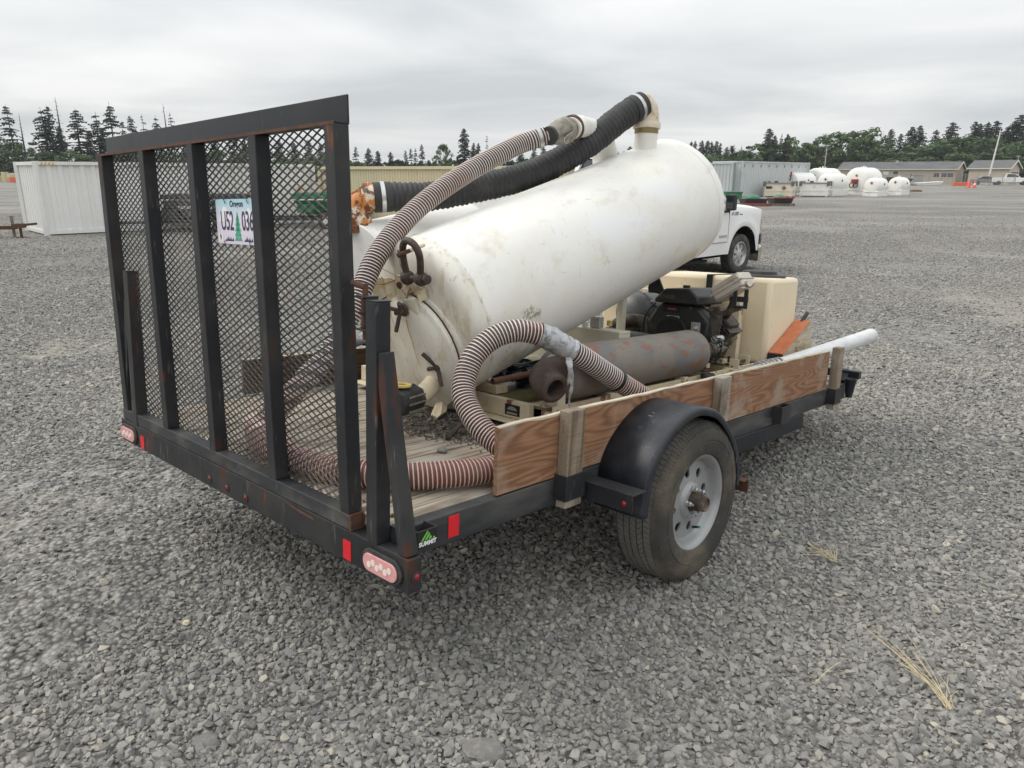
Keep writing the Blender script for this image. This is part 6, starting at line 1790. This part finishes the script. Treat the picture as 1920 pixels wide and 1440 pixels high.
c1.part('black_label', MB().add([q1(.12, -.02, .60), q1(.52, -.02, .60), q1(.52, -.02, .78), q1(.12, -.02, .78)], [(0, 1, 2, 3)]), dkp)
c1.part('red_label', MB().add([q1(.46, -.022, .61), q1(.56, -.022, .61), q1(.56, -.022, .77), q1(.46, -.022, .77)], [(0, 1, 2, 3)]), redp)
c2, q2 = cube_tank('whiter cube fuel tank standing beside the yellowed one', (21.95, 58.1), M['ftank'], [(.9, .42, .13, 's', dkp), (1.0, .72, .12, 'f', M['fcube'])])

# pallets with attachments, bin
def attachment(label, o, deg, topm, rail, w):
    T = Thing('pallet_load', label, 'equipment', (0, 0, 0), yawm(o[0], o[1], deg), 'loaded pallets in the yard')
    for k in range(5):
        T.part('pallet_board', MB().box((-w, -.5 + k * .22, .11), (w, -.36 + k * .22, .13)), M['stake'])
    for y in (-.45, 0, .45):
        T.part('pallet_runner', MB().box((-w, y - .04, 0), (w, y + .04, .11)), M['stake'])
    T.part('machine_body', MB().hexa([(-w * .8, -.4, .14), (w * .75, -.4, .14), (w * .75, .4, .14), (-w * .8, .4, .14)], [(-w * .92, -.5, .40), (w * .85, -.5, .40), (w * .85, .45, .40), (-w * .92, .45, .40)]), M['dk_steel'], bevel=.02)
    T.part('red_rail', MB().box((-w, -.54, rail), (w * .95, -.46, rail + .06)), mat('faded_red', (.42, .05, .05), .5))
    cv_ = MB().ball((-.05, 0, .40), 1, 14, 8, (w * .55, .4, .2))
    T.part('cover', cv_, M['grn'], smooth=60)
    return T
attachment('black machine on red pallet frame under a green cover, nearer the pickup', (12.9, 40.6), 6, 0, .10, .72)
attachment('black machine with red top rail and green cover on a wooden pallet', (14.55, 41.2), 6, 0, .40, .62)
single('green_bin', MB().box((14.5, 51.6, 0), (15.6, 52.6, .42)).box((14.45, 51.55, .42), (15.65, 52.65, .5)), M['grn'], 'dark green bin at the gap between the grey containers', 'bin', (15, 52, 0), bevel=.02)
pw = Thing('timber_stack', 'low stack of brown timber lying alone on the gravel', 'timber', (39.7, 75, 0), None)
for k in range(6):
    pw.part('plank', MB().box((39.2 + .02 * k, 74.7 + (k % 3) * .25, .01 + (k // 3) * .09), (40.25 - .03 * k, 74.9 + (k % 3) * .25, .09 + (k // 3) * .09)), mat('timber_brown%d' % k, (.2 + .02 * (k % 3), .13, .07), .9))

# ------------------------------------------------------------------ buildings, fence, poles
M['stucco'] = mat('beige_block', (.47, .40, .31), .9, layers=[((.40, .34, .265), .5, .45, .7, .6)])
M['shingle'] = mat('grey_shingle', (.115, .115, .118), .9, layers=[((.155, .15, .145), .6, .45, .7, .7), ((.07, .07, .072), 2, .6, .72, .6)])
M['fascia'] = mat('white_fascia', (.62, .60, .56), .7)
def gable_house(label, a, b, c, he, hr, roof_over=.35):
    """a-b front eaves wall, b-c gable end"""
    a, b, c = (Vector((*p, 0)) for p in (a, b, c)); d = a + (c - b)
    up = lambda p, z: p + Vector((0, 0, z))
    t = (b - a).normalized(); s = (c - b).normalized()
    m1, m2 = (b + c) / 2, (a + d) / 2
    T = Thing('beige_building', label, 'building', tuple((a + c) / 2), None)
    T.part('wall', MB().add([a, b, up(b, he), up(a, he)], [(0, 1, 2, 3)]).add([b, c, up(c, he), up(m1, hr), up(b, he)], [(0, 1, 2, 3, 4)]).add([c, d, up(d, he), up(c, he)], [(0, 1, 2, 3)]).add([d, a, up(a, he), up(m2, hr), up(d, he)], [(0, 1, 2, 3, 4)]), M['stucco'])
    sl = (hr - he) / ((c - b).length / 2)
    o = roof_over
    for e0, e1, dirn in ((a, b, -s), (d, c, s)):
        E0 = up(e0 - t * o + dirn * o, he - sl * o + .05); E1 = up(e1 + t * o + dirn * o, he - sl * o + .05)
        R0 = up(m2 - t * o, hr + .05); R1 = up(m1 + t * o, hr + .05)
        rf = T.part('roof', MB().hexa([E0, E1, R1, R0], [up(E0, .12), up(E1, .12), up(R1, .12), up(R0, .12)]), M['shingle'])
        T.part('gutter', MB().beam(up(E0, .02) + dirn * .06, up(E1, .02) + dirn * .06, .1, .14), M['fascia'], rf)
        T.part('barge_board', MB().beam(E1 + t * .03, R1 + t * .03, .05, .2), M['fascia'], rf)
    T.a, T.t, T.s, T.b = a, t, s, b
    return T
win_dark = mat('window_pane', (.05, .065, .075), .12)
def window(T, org, dirn, t0, t1, z0, z1, panes=1, m_=None, nrm=None):
    nrm = nrm or Vector((dirn.y, -dirn.x, 0))
    f = MB(); p = lambda t, z, o: org + dirn * t + nrm * o + Vector((0, 0, z))
    fw = .07
    for (ta, tb, za, zb) in ((t0 - fw, t1 + fw, z0 - fw, z0), (t0 - fw, t1 + fw, z1, z1 + fw), (t0 - fw, t0, z0, z1), (t1, t1 + fw, z0, z1)):
        f.hexa([p(ta, za, .003), p(tb, za, .003), p(tb, za, .05), p(ta, za, .05)], [p(ta, zb, .003), p(tb, zb, .003), p(tb, zb, .05), p(ta, zb, .05)])
    wo = T.part('window', f, M['fascia'])
    for k in range(panes):
        ta, tb = t0 + (t1 - t0) * k / panes + (.02 if k else 0), t0 + (t1 - t0) * (k + 1) / panes - (.02 if k < panes - 1 else 0)
        T.part('pane', MB().add([p(ta, z0, .015), p(tb, z0, .015), p(tb, z1, .015), p(ta, z1, .015)], [(0, 1, 2, 3)]), m_ or win_dark, wo)
hA_ = gable_house('long low beige building with a grey shingle roof behind the fence', (63.93, 150), (81.03, 140), (84.53, 143.6), 2.62, 3.78)
for t0, t1, z0, z1, n_, m_ in ((9.5, 10.35, 1.6, 2.2, 1, None), (12.4, 12.8, 1.2, 1.72, 1, None), (16.28, 17.2, 1.14, 1.88, 2, None), (17.48, 18.4, 1.14, 1.88, 2, None), (18.5, 19.4, 1.14, 1.88, 2, None), (4.2, 5.0, 1.3, 2.0, 1, None)):
    window(hA_, hA_.a, hA_.t, t0, t1, z0, z1, n_, m_)
pA = lambda t, z: hA_.a + hA_.t * t + Vector((hA_.t.y, -hA_.t.x, 0)) * .05 + Vector((0, 0, z))
hA_.part('wall_sign', MB().add([pA(7.8, 1.55), pA(8.75, 1.55), pA(8.75, 2.15), pA(7.8, 2.15)], [(0, 1, 2, 3)]), M['white'])
hA_.part('roof_vent', MB().box((72.8, 145.8, 3.7), (73.2, 146.2, 4.15)), M['zinc'])
hA_.part('gable_vent', MB().beam(hA_.b + hA_.s * 2.5 + hA_.t * .05 + Vector((0, 0, 2.95)), hA_.b + hA_.s * 2.5 + hA_.t * .05 + Vector((0, 0, 3.25)), .4, .05, hA_.t), M['dk_steel'])
hB_ = gable_house('small beige garage building with an open dark door at the right edge', (82.35, 138.3), (85.9, 132.6), (90.2, 136.4), 2.72, 3.95)
window(hB_, hB_.b, hB_.s, 1.3, 5.2, .3, 2.05, 1, M['dark_gap'])  # open doorway: its shaded inside is a black pane set on the wall
wire = mat('fence_wire', (.30, .30, .30), .6, .4)
fn = Thing('chain_link_fence', 'grey chain link fence running in front of the beige buildings', 'fence', (66, 121, 0), None)
fa, fb_ = Vector((55.5, 126, 0)), Vector((76, 115.5, 0))
for k in range(15):
    p = fa.lerp(fb_, k / 14); fn.part('post', MB().cyl(p, p + Vector((0, 0, 1.75)), .045, n=8), wire)
fw_ = MB(); nF = 240
for k in range(nF):
    for s_ in (0, 1):
        a0 = fa.lerp(fb_, k / nF); a1 = fa.lerp(fb_, min(1, (k + 7) / nF))
        fw_.beam(a0 + Vector((0, 0, .05 + 1.65 * s_)), a1 + Vector((0, 0, 1.7 - 1.65 * s_)), .01, .01)
for z in (.05, 1.72): fw_.beam(fa + Vector((0, 0, z)), fb_ + Vector((0, 0, z)), .04, .04)
fn.part('wire_mesh', fw_, wire, kind='stuff')
fp_ = Thing('flagpole', 'tall pale flagpole leaning slightly in front of the garage building', 'pole', (79.4, 127.5, 0), None)
fp_.part('mast', MB().cyl((79.3, 127.5, 0), (80.0, 127.5, 8.3), .16, .09, n=12), mat('pole_white', (.62, .62, .6), .5), smooth=50)
fp_.part('finial', MB().ball((80.0, 127.5, 8.4), .16, 10, 6), M['zinc'], smooth=60)
for nm, x, y, h, lb in (('light_pole', 36.6, 90, 4.8, 'slim light pole behind the big white fuel tanks'), ('light_pole', 91.6, 139.5, 4.8, 'lamp on a post above the garage roof at the right edge'), ('light_pole', 13.6, 135, 6.0, 'thin mast above the cream container behind the black hose')):
    lp_ = Thing(nm, lb, 'light pole', (x, y, 0), None)
    lp_.part('mast', MB().cyl((x, y, 0), (x, y, h), .06, .045, n=8), M['zinc'])
    lp_.part('lamp_head', MB().box((x - .35, y - .1, h), (x + .25, y + .1, h + .12)), M['zinc'])
for x, y, lb in ((58.0, 97, 'left one of the two orange traffic cones'), (58.95, 97.3, 'right one of the two orange traffic cones, with white collar')):
    cn = Thing('traffic_cone', lb, 'traffic cone', (x, y, 0), None, 'traffic cones on the gravel')
    cn.part('cone', MB().lathe((x, y, .04), (0, 0, 1), [(.20, 0), (.05, .86), (.03, .88), (0, .88)], 16), mat('cone_orange', (.75, .10, .06), .5), smooth=40)
    cn.part('base', MB().box((x - .27, y - .27, 0), (x + .27, y + .27, .04)), mat('cone_base', (.6, .09, .06), .6))
    if x > 58.5: cn.part('collar', MB().lathe((x, y, .04), (0, 0, 1), [(.148, .34), (.112, .54)], 16), M['white'])
def far_car(label, o, deg, paint, kind):
    T = Thing('parked_car' if kind == 'sedan' else 'pickup_truck', label, 'car' if kind == 'sedan' else 'pickup truck', (0, 0, 0), yawm(o[0], o[1], deg), 'vehicles parked by the garage')
    if kind == 'sedan':
        body = [(-2.3, .35), (2.3, .35), (2.32, .65), (2.0, .78), (1.05, .88), (-1.5, .92), (-2.25, .86)]
        roof = [(1.0, .88), (.35, 1.36), (-.75, 1.40), (-1.7, .92)]
    else:
        body = [(-2.7, .45), (2.6, .45), (2.65, .85), (2.5, 1.08), (1.2, 1.16), (-2.7, 1.14)]
        roof = [(1.2, 1.16), (.6, 1.78), (-.75, 1.80), (-.9, 1.14)]
    T.part('body', MB().prism([(x, -.9, z) for x, z in body], (0, 1.8, 0)), paint, bevel=.05)
    T.part('cabin', MB().prism([(x, -.78, z) for x, z in roof], (0, 1.56, 0)), paint, bevel=.05)
    cx = sum(p[0] for p in roof) / 4; cz = sum(p[1] for p in roof) / 4
    gp = [(cx + (x - cx) * .84, cz + (z - cz) * .72) for x, z in roof]
    T.part('windows', MB().prism([(x, -.795, z) for x, z in gp], (0, 1.59, 0)), M['glass'])
    for x in (1.45, -1.45) if kind == 'sedan' else (1.7, -1.7):
        for y in (-.82, .82):
            w_ = T.part('wheel', MB().lathe((x, y, .34), (0, 1 if y > 0 else -1, 0), [(.34, -.1), (.34, .1), (.22, .11), (.2, .08), (0, .09)], 20), [M['tyre'], M['zinc']], smooth=40)
    T.part('tail_lamp', MB().box((-2.34 if kind == 'sedan' else -2.72, -.8, .7), (-2.25 if kind == 'sedan' else -2.69, -.5, .85)), M['red_lens'])
    return T
far_car('grey saloon car parked in front of the garage building', (77.6, 125), -20, mat('car_grey', (.20, .195, .185), .35), 'sedan')
far_car('white pickup parked behind the grey saloon car', (80.5, 123.4), -28, M['truck'], 'pickup')
far_car('white pickup at the far right edge beside another pickup', (84.2, 123.0), -35, M['truck'], 'pickup')
single('orange_barrier', MB().box((64.8, 112.0, 0), (67.3, 112.4, .55)).box((64.8, 111.9, 0), (67.3, 112.5, .12)), mat('barrier_orange', (.62, .14, .06), .6), 'low orange barrier lying near the traffic cones', 'barrier', (66, 112, 0), bevel=.04)
single('white_hull', MB().hexa([(61.4, 115.6, 0), (64.9, 115.6, 0), (64.9, 116.8, 0), (61.4, 116.8, 0)], [(61.0, 115.4, .4), (65.2, 115.4, .62), (65.2, 117, .62), (61.0, 117, .4)]), M['white'], 'low white boat hull lying before the chain link fence', 'boat hull', (63, 116, 0), bevel=.05)
single('dark_skip', MB().hexa([(58.6, 117.5, .1), (60.9, 117.5, .1), (60.9, 119, .1), (58.6, 119, .1)], [(58.2, 117.3, 1.25), (61.6, 117.3, 1.0), (61.6, 119.2, 1.0), (58.2, 119.2, 1.25)]), M['dk_steel'], 'dark steel skip standing before the long beige building', 'skip', (59.8, 118, 0), bevel=.03)
single('grey_cabinet', MB().box((62.2, 118.6, 0), (63.7, 119.4, 1.5)).box((62.1, 118.5, 1.5), (63.8, 119.5, 1.6)), mat('cabinet_grey', (.33, .32, .30), .6), 'grey cabinet with flat lid in front of the long building', 'cabinet', (63, 119, 0), bevel=.02)
rr = random.Random(31)
hp_ = Thing('scrap_heap', 'pale heap of machine parts at the far left edge of the yard', 'heap', (-92, 140, 0), None)
for k in range(16):
    p = Vector((-95.5 + rr.uniform(0, 5.6), 139 + rr.uniform(0, 2), 0)); s_ = Vector((rr.uniform(.3, .8), .6, rr.uniform(.3, 1.5) * (1.2 - abs(p.x + 92.5) / 4)))
    hp_.part('machine_piece', MB().box(p - Vector((s_.x, s_.y, 0)), p + s_), mat('heap%d' % k, rr.choice([(.55, .48, .32), (.6, .58, .5), (.3, .25, .2), (.5, .36, .14)]), .7), bevel=.05)
single('orange_barrier', MB().box((-85.6, 130, 0), (-83.6, 130.6, .9)), mat('barrier_orange2', (.62, .14, .07), .6), 'orange barrier beside the scrap heap left of the white container', 'barrier', (-84.6, 130, 0), bevel=.08)
CONIFERS= [(-97.0, 150, 14.2, 'hem', 0.9), (-99.4, 150, 10.0, 'hem', 1), (-96.0, 152, 12.8, 'snag', 1), (-90.5, 150, 13.8, 'hem', 1.05), (-91.0, 153, 14.4, 'hem', 0.9), (-90.2, 155, 16.0, 'snag', 1), (-88.7, 152, 10.6, 'fir', 0.8), (-83.8, 150, 13.5, 'hem', 1.3), (-83.0, 152, 9.8, 'fir', 0.7), (-80.0, 150, 13.0, 'hem', 1.05), (-80.9, 153, 10.4, 'fir', 0.8), (-77.2, 150, 14.8, 'hem', 0.9), (-76.2, 152, 11.5, 'hem', 0.7), (-73.5, 150, 12.4, 'hem', 0.9), (-72.1, 152, 12.8, 'sparse', 0.7), (-68.6, 150, 12.5, 'hem', 0.7), (-68.2, 153, 14.7, 'snag', 1), (-65.8, 150, 13.0, 'sparse', 0.8), (-65.9, 156, 8.3, 'fir', 1), (-62.9, 156, 9.0, 'fir', 1), (-60.2, 156, 8.3, 'fir', 1.1), (-54.9, 152, 10.5, 'hem', 1), (-54.1, 156, 8.3, 'fir', 1), (-45.9, 152, 8.1, 'fir', 1), (-44.2, 156, 7.7, 'fir', 1), (-41.2, 156, 8.2, 'fir', 0.9), (-37.8, 152, 7.3, 'fir', 0.9), (-36.0, 156, 6.6, 'fir', 0.9), (-33.8, 156, 6.4, 'fir', 0.8), (-32.5, 160, 7.3, 'hem', 0.75), (-29.8, 160, 6.8, 'fir', 1.1), (-27.6, 158, 6.2, 'fir', 1), (-25.3, 160, 6.1, 'fir', 0.9), (-23.6, 160, 4.6, 'fir', 0.8), (-22.2, 160, 6.4, 'hem', 0.7), (-21.1, 160, 7.0, 'hem', 0.65), (-20.4, 162, 6.9, 'hem', 0.6), (-18.8, 160, 7.6, 'hem', 0.8), (-17.4, 160, 4.5, 'fir', 0.9), (-9.4, 150, 10.2, 'fir', 0.85), (-7.8, 155, 7.7, 'fir', 0.8), (-7.0, 158, 7.8, 'fir', 0.7), (-5.3, 160, 9.4, 'sparse', 0.6), (-3.2, 160, 6.2, 'fir', 1), (-1.0, 160, 6.5, 'fir', 1.1), (1.8, 162, 6.2, 'fir', 1.2), (4.5, 160, 6.9, 'fir', 1), (6.4, 160, 7.3, 'fir', 1), (8.9, 160, 6.4, 'fir', 1.2), (11.9, 162, 6.2, 'fir', 1.1), (14.1, 162, 6.7, 'fir', 1.1), (16.1, 160, 6.4, 'fir', 1.1), (18.9, 160, 6.0, 'fir', 1.1), (21.6, 160, 6.4, 'fir', 1.1), (24.7, 162, 7.3, 'fir', 1.1), (28.0, 162, 7.5, 'fir', 1.1), (31.4, 162, 7.7, 'fir', 1.1), (34.7, 162, 7.9, 'fir', 1.1), (43.9, 190, 9.5, 'fir', 0.8), (45.3, 192, 9.7, 'fir', 0.7), (46.4, 190, 9.7, 'fir', 1), (48.4, 192, 9.8, 'fir', 0.8), (49.9, 194, 9.7, 'fir', 0.7), (50.1, 190, 9.6, 'fir', 0.9), (52.4, 195, 9.3, 'fir', 0.7), (52.7, 190, 8.2, 'fir', 1), (52.9, 186, 8.2, 'column', 1), (59.3, 200, 9.0, 'pale', 0.7), (56.2, 170, 11.5, 'fir', 1.0), (58.2, 172, 10.1, 'fir', 0.8), (61.0, 176, 10.7, 'pale', 0.8), (61.1, 172, 10.4, 'fir', 0.9), (90.3, 185, 12.2, 'fir', 0.95), (93.6, 187, 11.3, 'fir', 0.7), (95.1, 185, 12.8, 'fir', 1.05), (98.0, 187, 13.2, 'fir', 1.0), (100.9, 185, 12.1, 'fir', 1), (103.4, 183, 13.7, 'fir', 1.35), (109.8, 185, 14.0, 'fir', 1), (112.2, 187, 13.7, 'fir', 0.8), (112.8, 185, 13.9, 'fir', 1), (116.1, 187, 14.3, 'fir', 1.1), (118.9, 187, 12.9, 'fir', 1), (119.0, 185, 14.1, 'fir', 1), (119.2, 183, 15.4, 'fir', 1.3), (123.2, 185, 14.9, 'fir', 1.2)]
BROADLEAF= [(-94.4, 146, 7.4, 5.7), (-90.5, 145, 7.5, 6.5), (-88.2, 146, 5.7, 4.4), (-83.8, 146, 5.8, 5.1), (-80.7, 146, 5.0, 4.4), (-77.1, 146, 5.2, 4.8), (-73.6, 147, 5.4, 5.3), (-69.5, 147, 5.6, 5.3), (-65.1, 147, 5.7, 5.5), (-60.8, 147, 5.8, 5.5), (-56.6, 148, 5.9, 5.6), (-52.1, 148, 5.6, 5.6), (-46.9, 148, 5.8, 6.2), (-41.9, 148, 5.5, 5.8), (-36.8, 148, 5.3, 5.8), (-33.1, 150, 4.5, 4.5), (-13.1, 145, 7.0, 3.0), (-11.7, 155, 4.3, 3.5), (41.3, 175, 5.9, 7.9), (47.0, 176, 5.7, 7.9), (51.5, 172, 6.4, 6.0), (54.6, 172, 7.8, 7.2), (59.5, 174, 8.1, 7.3), (62.8, 172, 9.3, 7.0), (66.5, 172, 7.8, 6.0), (67.2, 168, 8.5, 7.6), (71.3, 170, 10.1, 9.0), (74.8, 170, 10.4, 9.5), (77.6, 171, 8.6, 7.7), (78.0, 168, 11.1, 5.1), (81.5, 171, 7.3, 7.7), (86.6, 172, 8.2, 9.1), (92.0, 172, 8.0, 9.1), (96.6, 172, 8.6, 8.5), (97.8, 168, 9.1, 9.9), (103.6, 170, 9.2, 9.5), (109.6, 170, 8.3, 9.0), (114.2, 170, 8.5, 9.0), (72.2, 165, 4.3, 7.5), (81.9, 164, 4.8, 7.4), (88.7, 164, 5.0, 7.4), (95.3, 164, 5.8, 7.4), (102.0, 164, 6.4, 7.4), (108.6, 164, 4.6, 5.7)]
# ------------------------------------------------------------------ trees
def leaf_mat(name, c, var):
    m = mat(name, c, .75, layers=[((c[0] * .55, c[1] * .6, c[2] * .6), .9, .42, .62, .8), ((c[0] * 1.5, c[1] * 1.4, c[2] * 1.2), 2.2, .52, .7, .7)], spec=.2, var=var)
    return m
LF = leaf_mat('conifer_needles', (.060, .092, .066), .25)
LP = leaf_mat('thin_conifer_needles', (.11, .125, .09), .15)
LB = leaf_mat('broadleaf_green', (.072, .115, .045), .38)
BARK = mat('bark', (.075, .06, .05), .9)
def conifer(seed, kind):
    """unit-height tree: trunk plus drooping sprays of needles"""
    rr = random.Random(seed)
    tk_ = MB().tube([(0, 0, 0), (rr.uniform(-.01, .01), 0, .5), (0, 0, 1.0)], [.014, .009, .001], 6)
    cr = MB()
    low = {'fir': .06, 'hem': .12, 'sparse': .2, 'snag': .25, 'column': .02, 'pale': .12}[kind]
    width = {'fir': .19, 'hem': .165, 'sparse': .12, 'snag': .05, 'column': .10, 'pale': .13}[kind]
    nw = {'fir': 30, 'hem': 24, 'sparse': 16, 'snag': 14, 'column': 34, 'pale': 20}[kind]
    for w in range(nw):
        f = w / nw
        z = low + (1 - low) * (f ** .92)
        reach = width * ((1 - f) ** ({'column': .35, 'fir': .66, 'hem': .72}.get(kind, .8))) * rr.uniform(.72, 1.15) + .012
        if kind in ('hem', 'sparse') and rr.random() < .12: continue
        nb = {'fir': 11, 'hem': 9, 'sparse': 4, 'snag': 2, 'column': 8, 'pale': 5}[kind]
        for b in range(nb):
            a = rr.uniform(0, 6.28); L = reach * rr.uniform(.55, 1.15)
            droop = rr.uniform(.1, .5) if kind != 'column' else -.9
            d = Vector((math.cos(a), math.sin(a), 0)); sd = Vector((-math.sin(a), math.cos(a), 0))
            z0 = z + rr.uniform(-.01, .01)
            if kind == 'snag':
                p0 = Vector((0, 0, z0)); p1 = p0 + d * L * .8 + Vector((0, 0, -.01))
                cr.beam(p0, p1, .003, .003); continue
            seg = 3
            for k in range(seg):
                f0, f1 = k / seg, (k + 1) / seg
                P = lambda q: Vector((0, 0, z0)) + d * L * q + Vector((0, 0, -droop * L * q * q + .12 * L * q))
                wd = L * rr.uniform(.16, .30) * (1.1 - .5 * f0) + .004
                hang = rr.uniform(.012, .030) * (1 if kind != 'column' else .5)
                pa, pb = P(f0), P(f1)
                # flat spray and a hanging fringe
                cr.add([pa - sd * wd * .4, pb - sd * wd * rr.uniform(.5, 1.1), pb + d * L * .10, pb + sd * wd * rr.uniform(.5, 1.1), pa + sd * wd * .4], [(0, 1, 2, 3, 4)])
                cr.add([pa, pb + d * L * .06, pb.lerp(pa, .3) - Vector((0, 0, hang))], [(0, 1, 2)])
    return tk_, cr
def broadleaf(seed):
    """unit: 1 wide, 1 high; clumps of leaf faces on limbs"""
    rr = random.Random(seed)
    tk_ = MB().tube([(0, 0, 0), (.02, 0, .25), (0, 0, .5)], [.05, .035, .02], 7)
    for k in range(6):
        a = k * 1.05; tk_.tube([(0, 0, .22 + .04 * k), (math.cos(a) * .18, math.sin(a) * .18, .45 + .04 * k), (math.cos(a) * .3, math.sin(a) * .3, .62 + .03 * k)], [.02, .012, .005], 5)
    cr = MB()
    for k in range(60):
        a = rr.uniform(0, 6.28); h = rr.random() ** .8
        rad = (.5 * math.sin(math.pi * (.16 + .80 * h)) ** .7) * math.sqrt(rr.uniform(.25, 1.0))
        c = Vector((math.cos(a) * rad, math.sin(a) * rad, .07 + h * .87))
        cs_ = rr.uniform(.055, .11)
        for j in range(40):
            n = Vector((rr.gauss(0, 1), rr.gauss(0, 1), rr.gauss(0, 1))).normalized()
            p = c + Vector((n.x, n.y, n.z * .75)) * cs_ * rr.uniform(.55, 1.1)
            u = n.cross(Vector((rr.random(), rr.random(), rr.random()))).normalized(); v = n.cross(u)
            s_ = rr.uniform(.014, .03)
            cr.add([p + u * s_, p + v * s_ * .8, p - u * s_, p - v * s_ * .8], [(0, 1, 2, 3)])
    return tk_, cr
PROTO = {}
for kind, n_ in (('fir', 6), ('hem', 6), ('sparse', 2), ('snag', 3), ('column', 1), ('pale', 2)):
    PROTO[kind] = []
    for i in range(n_):
        a, b = conifer(100 + i * 7 + len(kind), kind)
        PROTO[kind].append((a.mesh('trunk', [BARK]), b.mesh('crown', [BARK if kind == 'snag' else (LP if kind in ('pale', 'sparse') else LF)])))
PROTO['broad'] = [(a.mesh('trunk', [BARK]), b.mesh('crown', [LB])) for a, b in (broadleaf(40 + i) for i in range(6))]
TLAB = {'fir': 'dark dense fir', 'hem': 'drooping gappy conifer', 'sparse': 'thin sparse conifer', 'snag': 'bare dead trunk', 'column': 'narrow columnar evergreen', 'pale': 'pale thin conifer'}
def plant(name, kind, label, x, y, h, w, group, i):
    tm, cm_ = PROTO[kind][i % len(PROTO[kind])]
    o = bpy.data.objects.new(name, None); COL.objects.link(o); o.empty_display_size = .5
    o.matrix_world = Matrix.Translation((x, y, -.05)) @ Matrix.Rotation(i * 2.399, 4, 'Z') @ Matrix.Diagonal((w, w, h, 1))
    o['label'] = label; o['category'] = 'tree'; o['group'] = group
    for nm, me in (('trunk', tm), ('crown', cm_)):
        c = bpy.data.objects.new(nm, me); COL.objects.link(c); c.parent = o
ORD = 'first second third fourth fifth sixth seventh eighth ninth tenth eleventh twelfth thirteenth fourteenth fifteenth sixteenth seventeenth eighteenth nineteenth twentieth'.split() + \
      ['twenty-' + q for q in 'first second third fourth fifth sixth seventh eighth ninth'.split()] + ['thirtieth']
def ordered(items, where, noun):
    """labels that count along each stretch of the tree line from its left end"""
    grp = {}
    for i, it in enumerate(items): grp.setdefault((noun(it), where(it)), []).append(i)
    out = {}
    for (n_, w_), ids in grp.items():
        ids.sort(key=lambda i: items[i][0] / items[i][1])
        for k, i in enumerate(ids):
            out[i] = (n_ + ' ' + w_) if len(ids) == 1 else '%s %s from the left %s' % (ORD[k], n_, w_)
    return out
def where_c(t):
    a = t[0] / t[1]
    return 'left of the ramp gate' if a < -.515 else 'seen over and through the gate' if a < -.222 else 'above the cream container' if a < .13 else 'over the tank and grey containers' if a < .44 else 'behind the beige buildings'
CL = ordered(CONIFERS, where_c, lambda t: TLAB[t[3]])
BL = ordered(BROADLEAF, where_c, lambda t: 'rounded leafy tree')
for i, (x, y, h, kind, wf) in enumerate(CONIFERS):
    plant('conifer_tree' if kind != 'snag' else 'dead_tree', kind, CL[i], x, y, h, h * wf * 1.42, 'trees of the far tree line', i)
for i, (x, y, h, w) in enumerate(BROADLEAF):
    plant('broadleaf_tree', 'broad', BL[i], x, y, h * (1.06 if x > 40 else 1.0), w * (1.65 if x > 40 else 1.45), 'leafy trees below the conifers', i)
# closed undergrowth far behind, a mass nobody could count
rr = random.Random(8)
ug = MB()
for k in range(14000):
    t = rr.random()
    if t < .5: x, y = rr.uniform(-130, -30), rr.uniform(150, 162)
    elif t < .62: x, y = rr.uniform(-30, 30), rr.uniform(160, 170)
    else: x, y = rr.uniform(28, 150), rr.uniform(178, 196)
    hmax = 4.6 if x < -30 else (5.2 if x < 28 else 7.8)
    z = hmax * rr.random() ** .8 * (.75 + .3 * mnoise.noise(Vector((x * .13, 0, 3))))
    n = Vector((rr.gauss(0, 1), rr.gauss(0, 1), rr.gauss(0, .6))).normalized(); u = n.cross(Vector((0, .3, 1))).normalized(); v = n.cross(u); s_ = rr.uniform(.35, .8)
    p = Vector((x, y, z)); ug.add([p + u * s_, p + v * s_, p - u * s_, p - v * s_], [(0, 1, 2, 3)])
single('undergrowth', ug, LB, 'dark green undergrowth filling the wood below the tree crowns', 'undergrowth', kind='stuff')
# dry grass
STRAW = mat('straw', (.60, .51, .32), .8, layers=[((.48, .33, .16), 30, .5, .7, .7)])
def tuft(label, o, blades, seed):
    rr = random.Random(seed); m_ = MB()
    for a, L, c in blades:
        for k in range(c):
            an = R(a + rr.uniform(-14, 14)); l_ = L * rr.uniform(.55, 1.1)
            d = Vector((math.cos(an), math.sin(an), 0)); b0 = Vector((*o, .012)) + Vector((rr.uniform(-.012, .012), rr.uniform(-.012, .012), 0))
            pts = [b0, b0 + d * l_ * .4 + Vector((0, 0, rr.uniform(.012, .035))), b0 + d * l_ + Vector((rr.uniform(-.02, .02), rr.uniform(-.02, .02), rr.uniform(.008, .03)))]
            m_.tube(catmull(pts, .03), .0009, 4)
    return single('dry_grass', m_, STRAW, label, 'dry grass', (*o, 0), kind='thing')
tuft('long fan of dry straw stalks pressed flat in the lower right gravel', (1.405, 1.985), [(92, .40, 9), (108, .34, 6), (70, .16, 3)], 4)
tuft('small clump of dry straw on the gravel right of the wheel', (1.425, 2.91), [(115, .15, 8), (80, .12, 5), (150, .14, 4)], 6)
tuft('two loose straw stalks lying left of the long straw fan', (1.02, 2.09), [(35, .20, 2)], 9)

# ------------------------------------------------------------------ thin air between here and the trees
hz = MB().box((-910, -32, -1.0), (910, 1480, 24.0))
hm2 = bpy.data.materials.new('air'); hm2.use_nodes = True
hn, hl_ = hm2.node_tree.nodes, hm2.node_tree.links
hn.clear()
ho_ = hn.new('ShaderNodeOutputMaterial'); hv = hn.new('ShaderNodeVolumePrincipled')
hv.inputs['Color'].default_value = (.93, .96, 1.0, 1); hv.inputs['Density'].default_value = .00028
hl_.new(hv.outputs[0], ho_.inputs['Volume'])
single('haze', hz, hm2, None, None, kind='stuff')
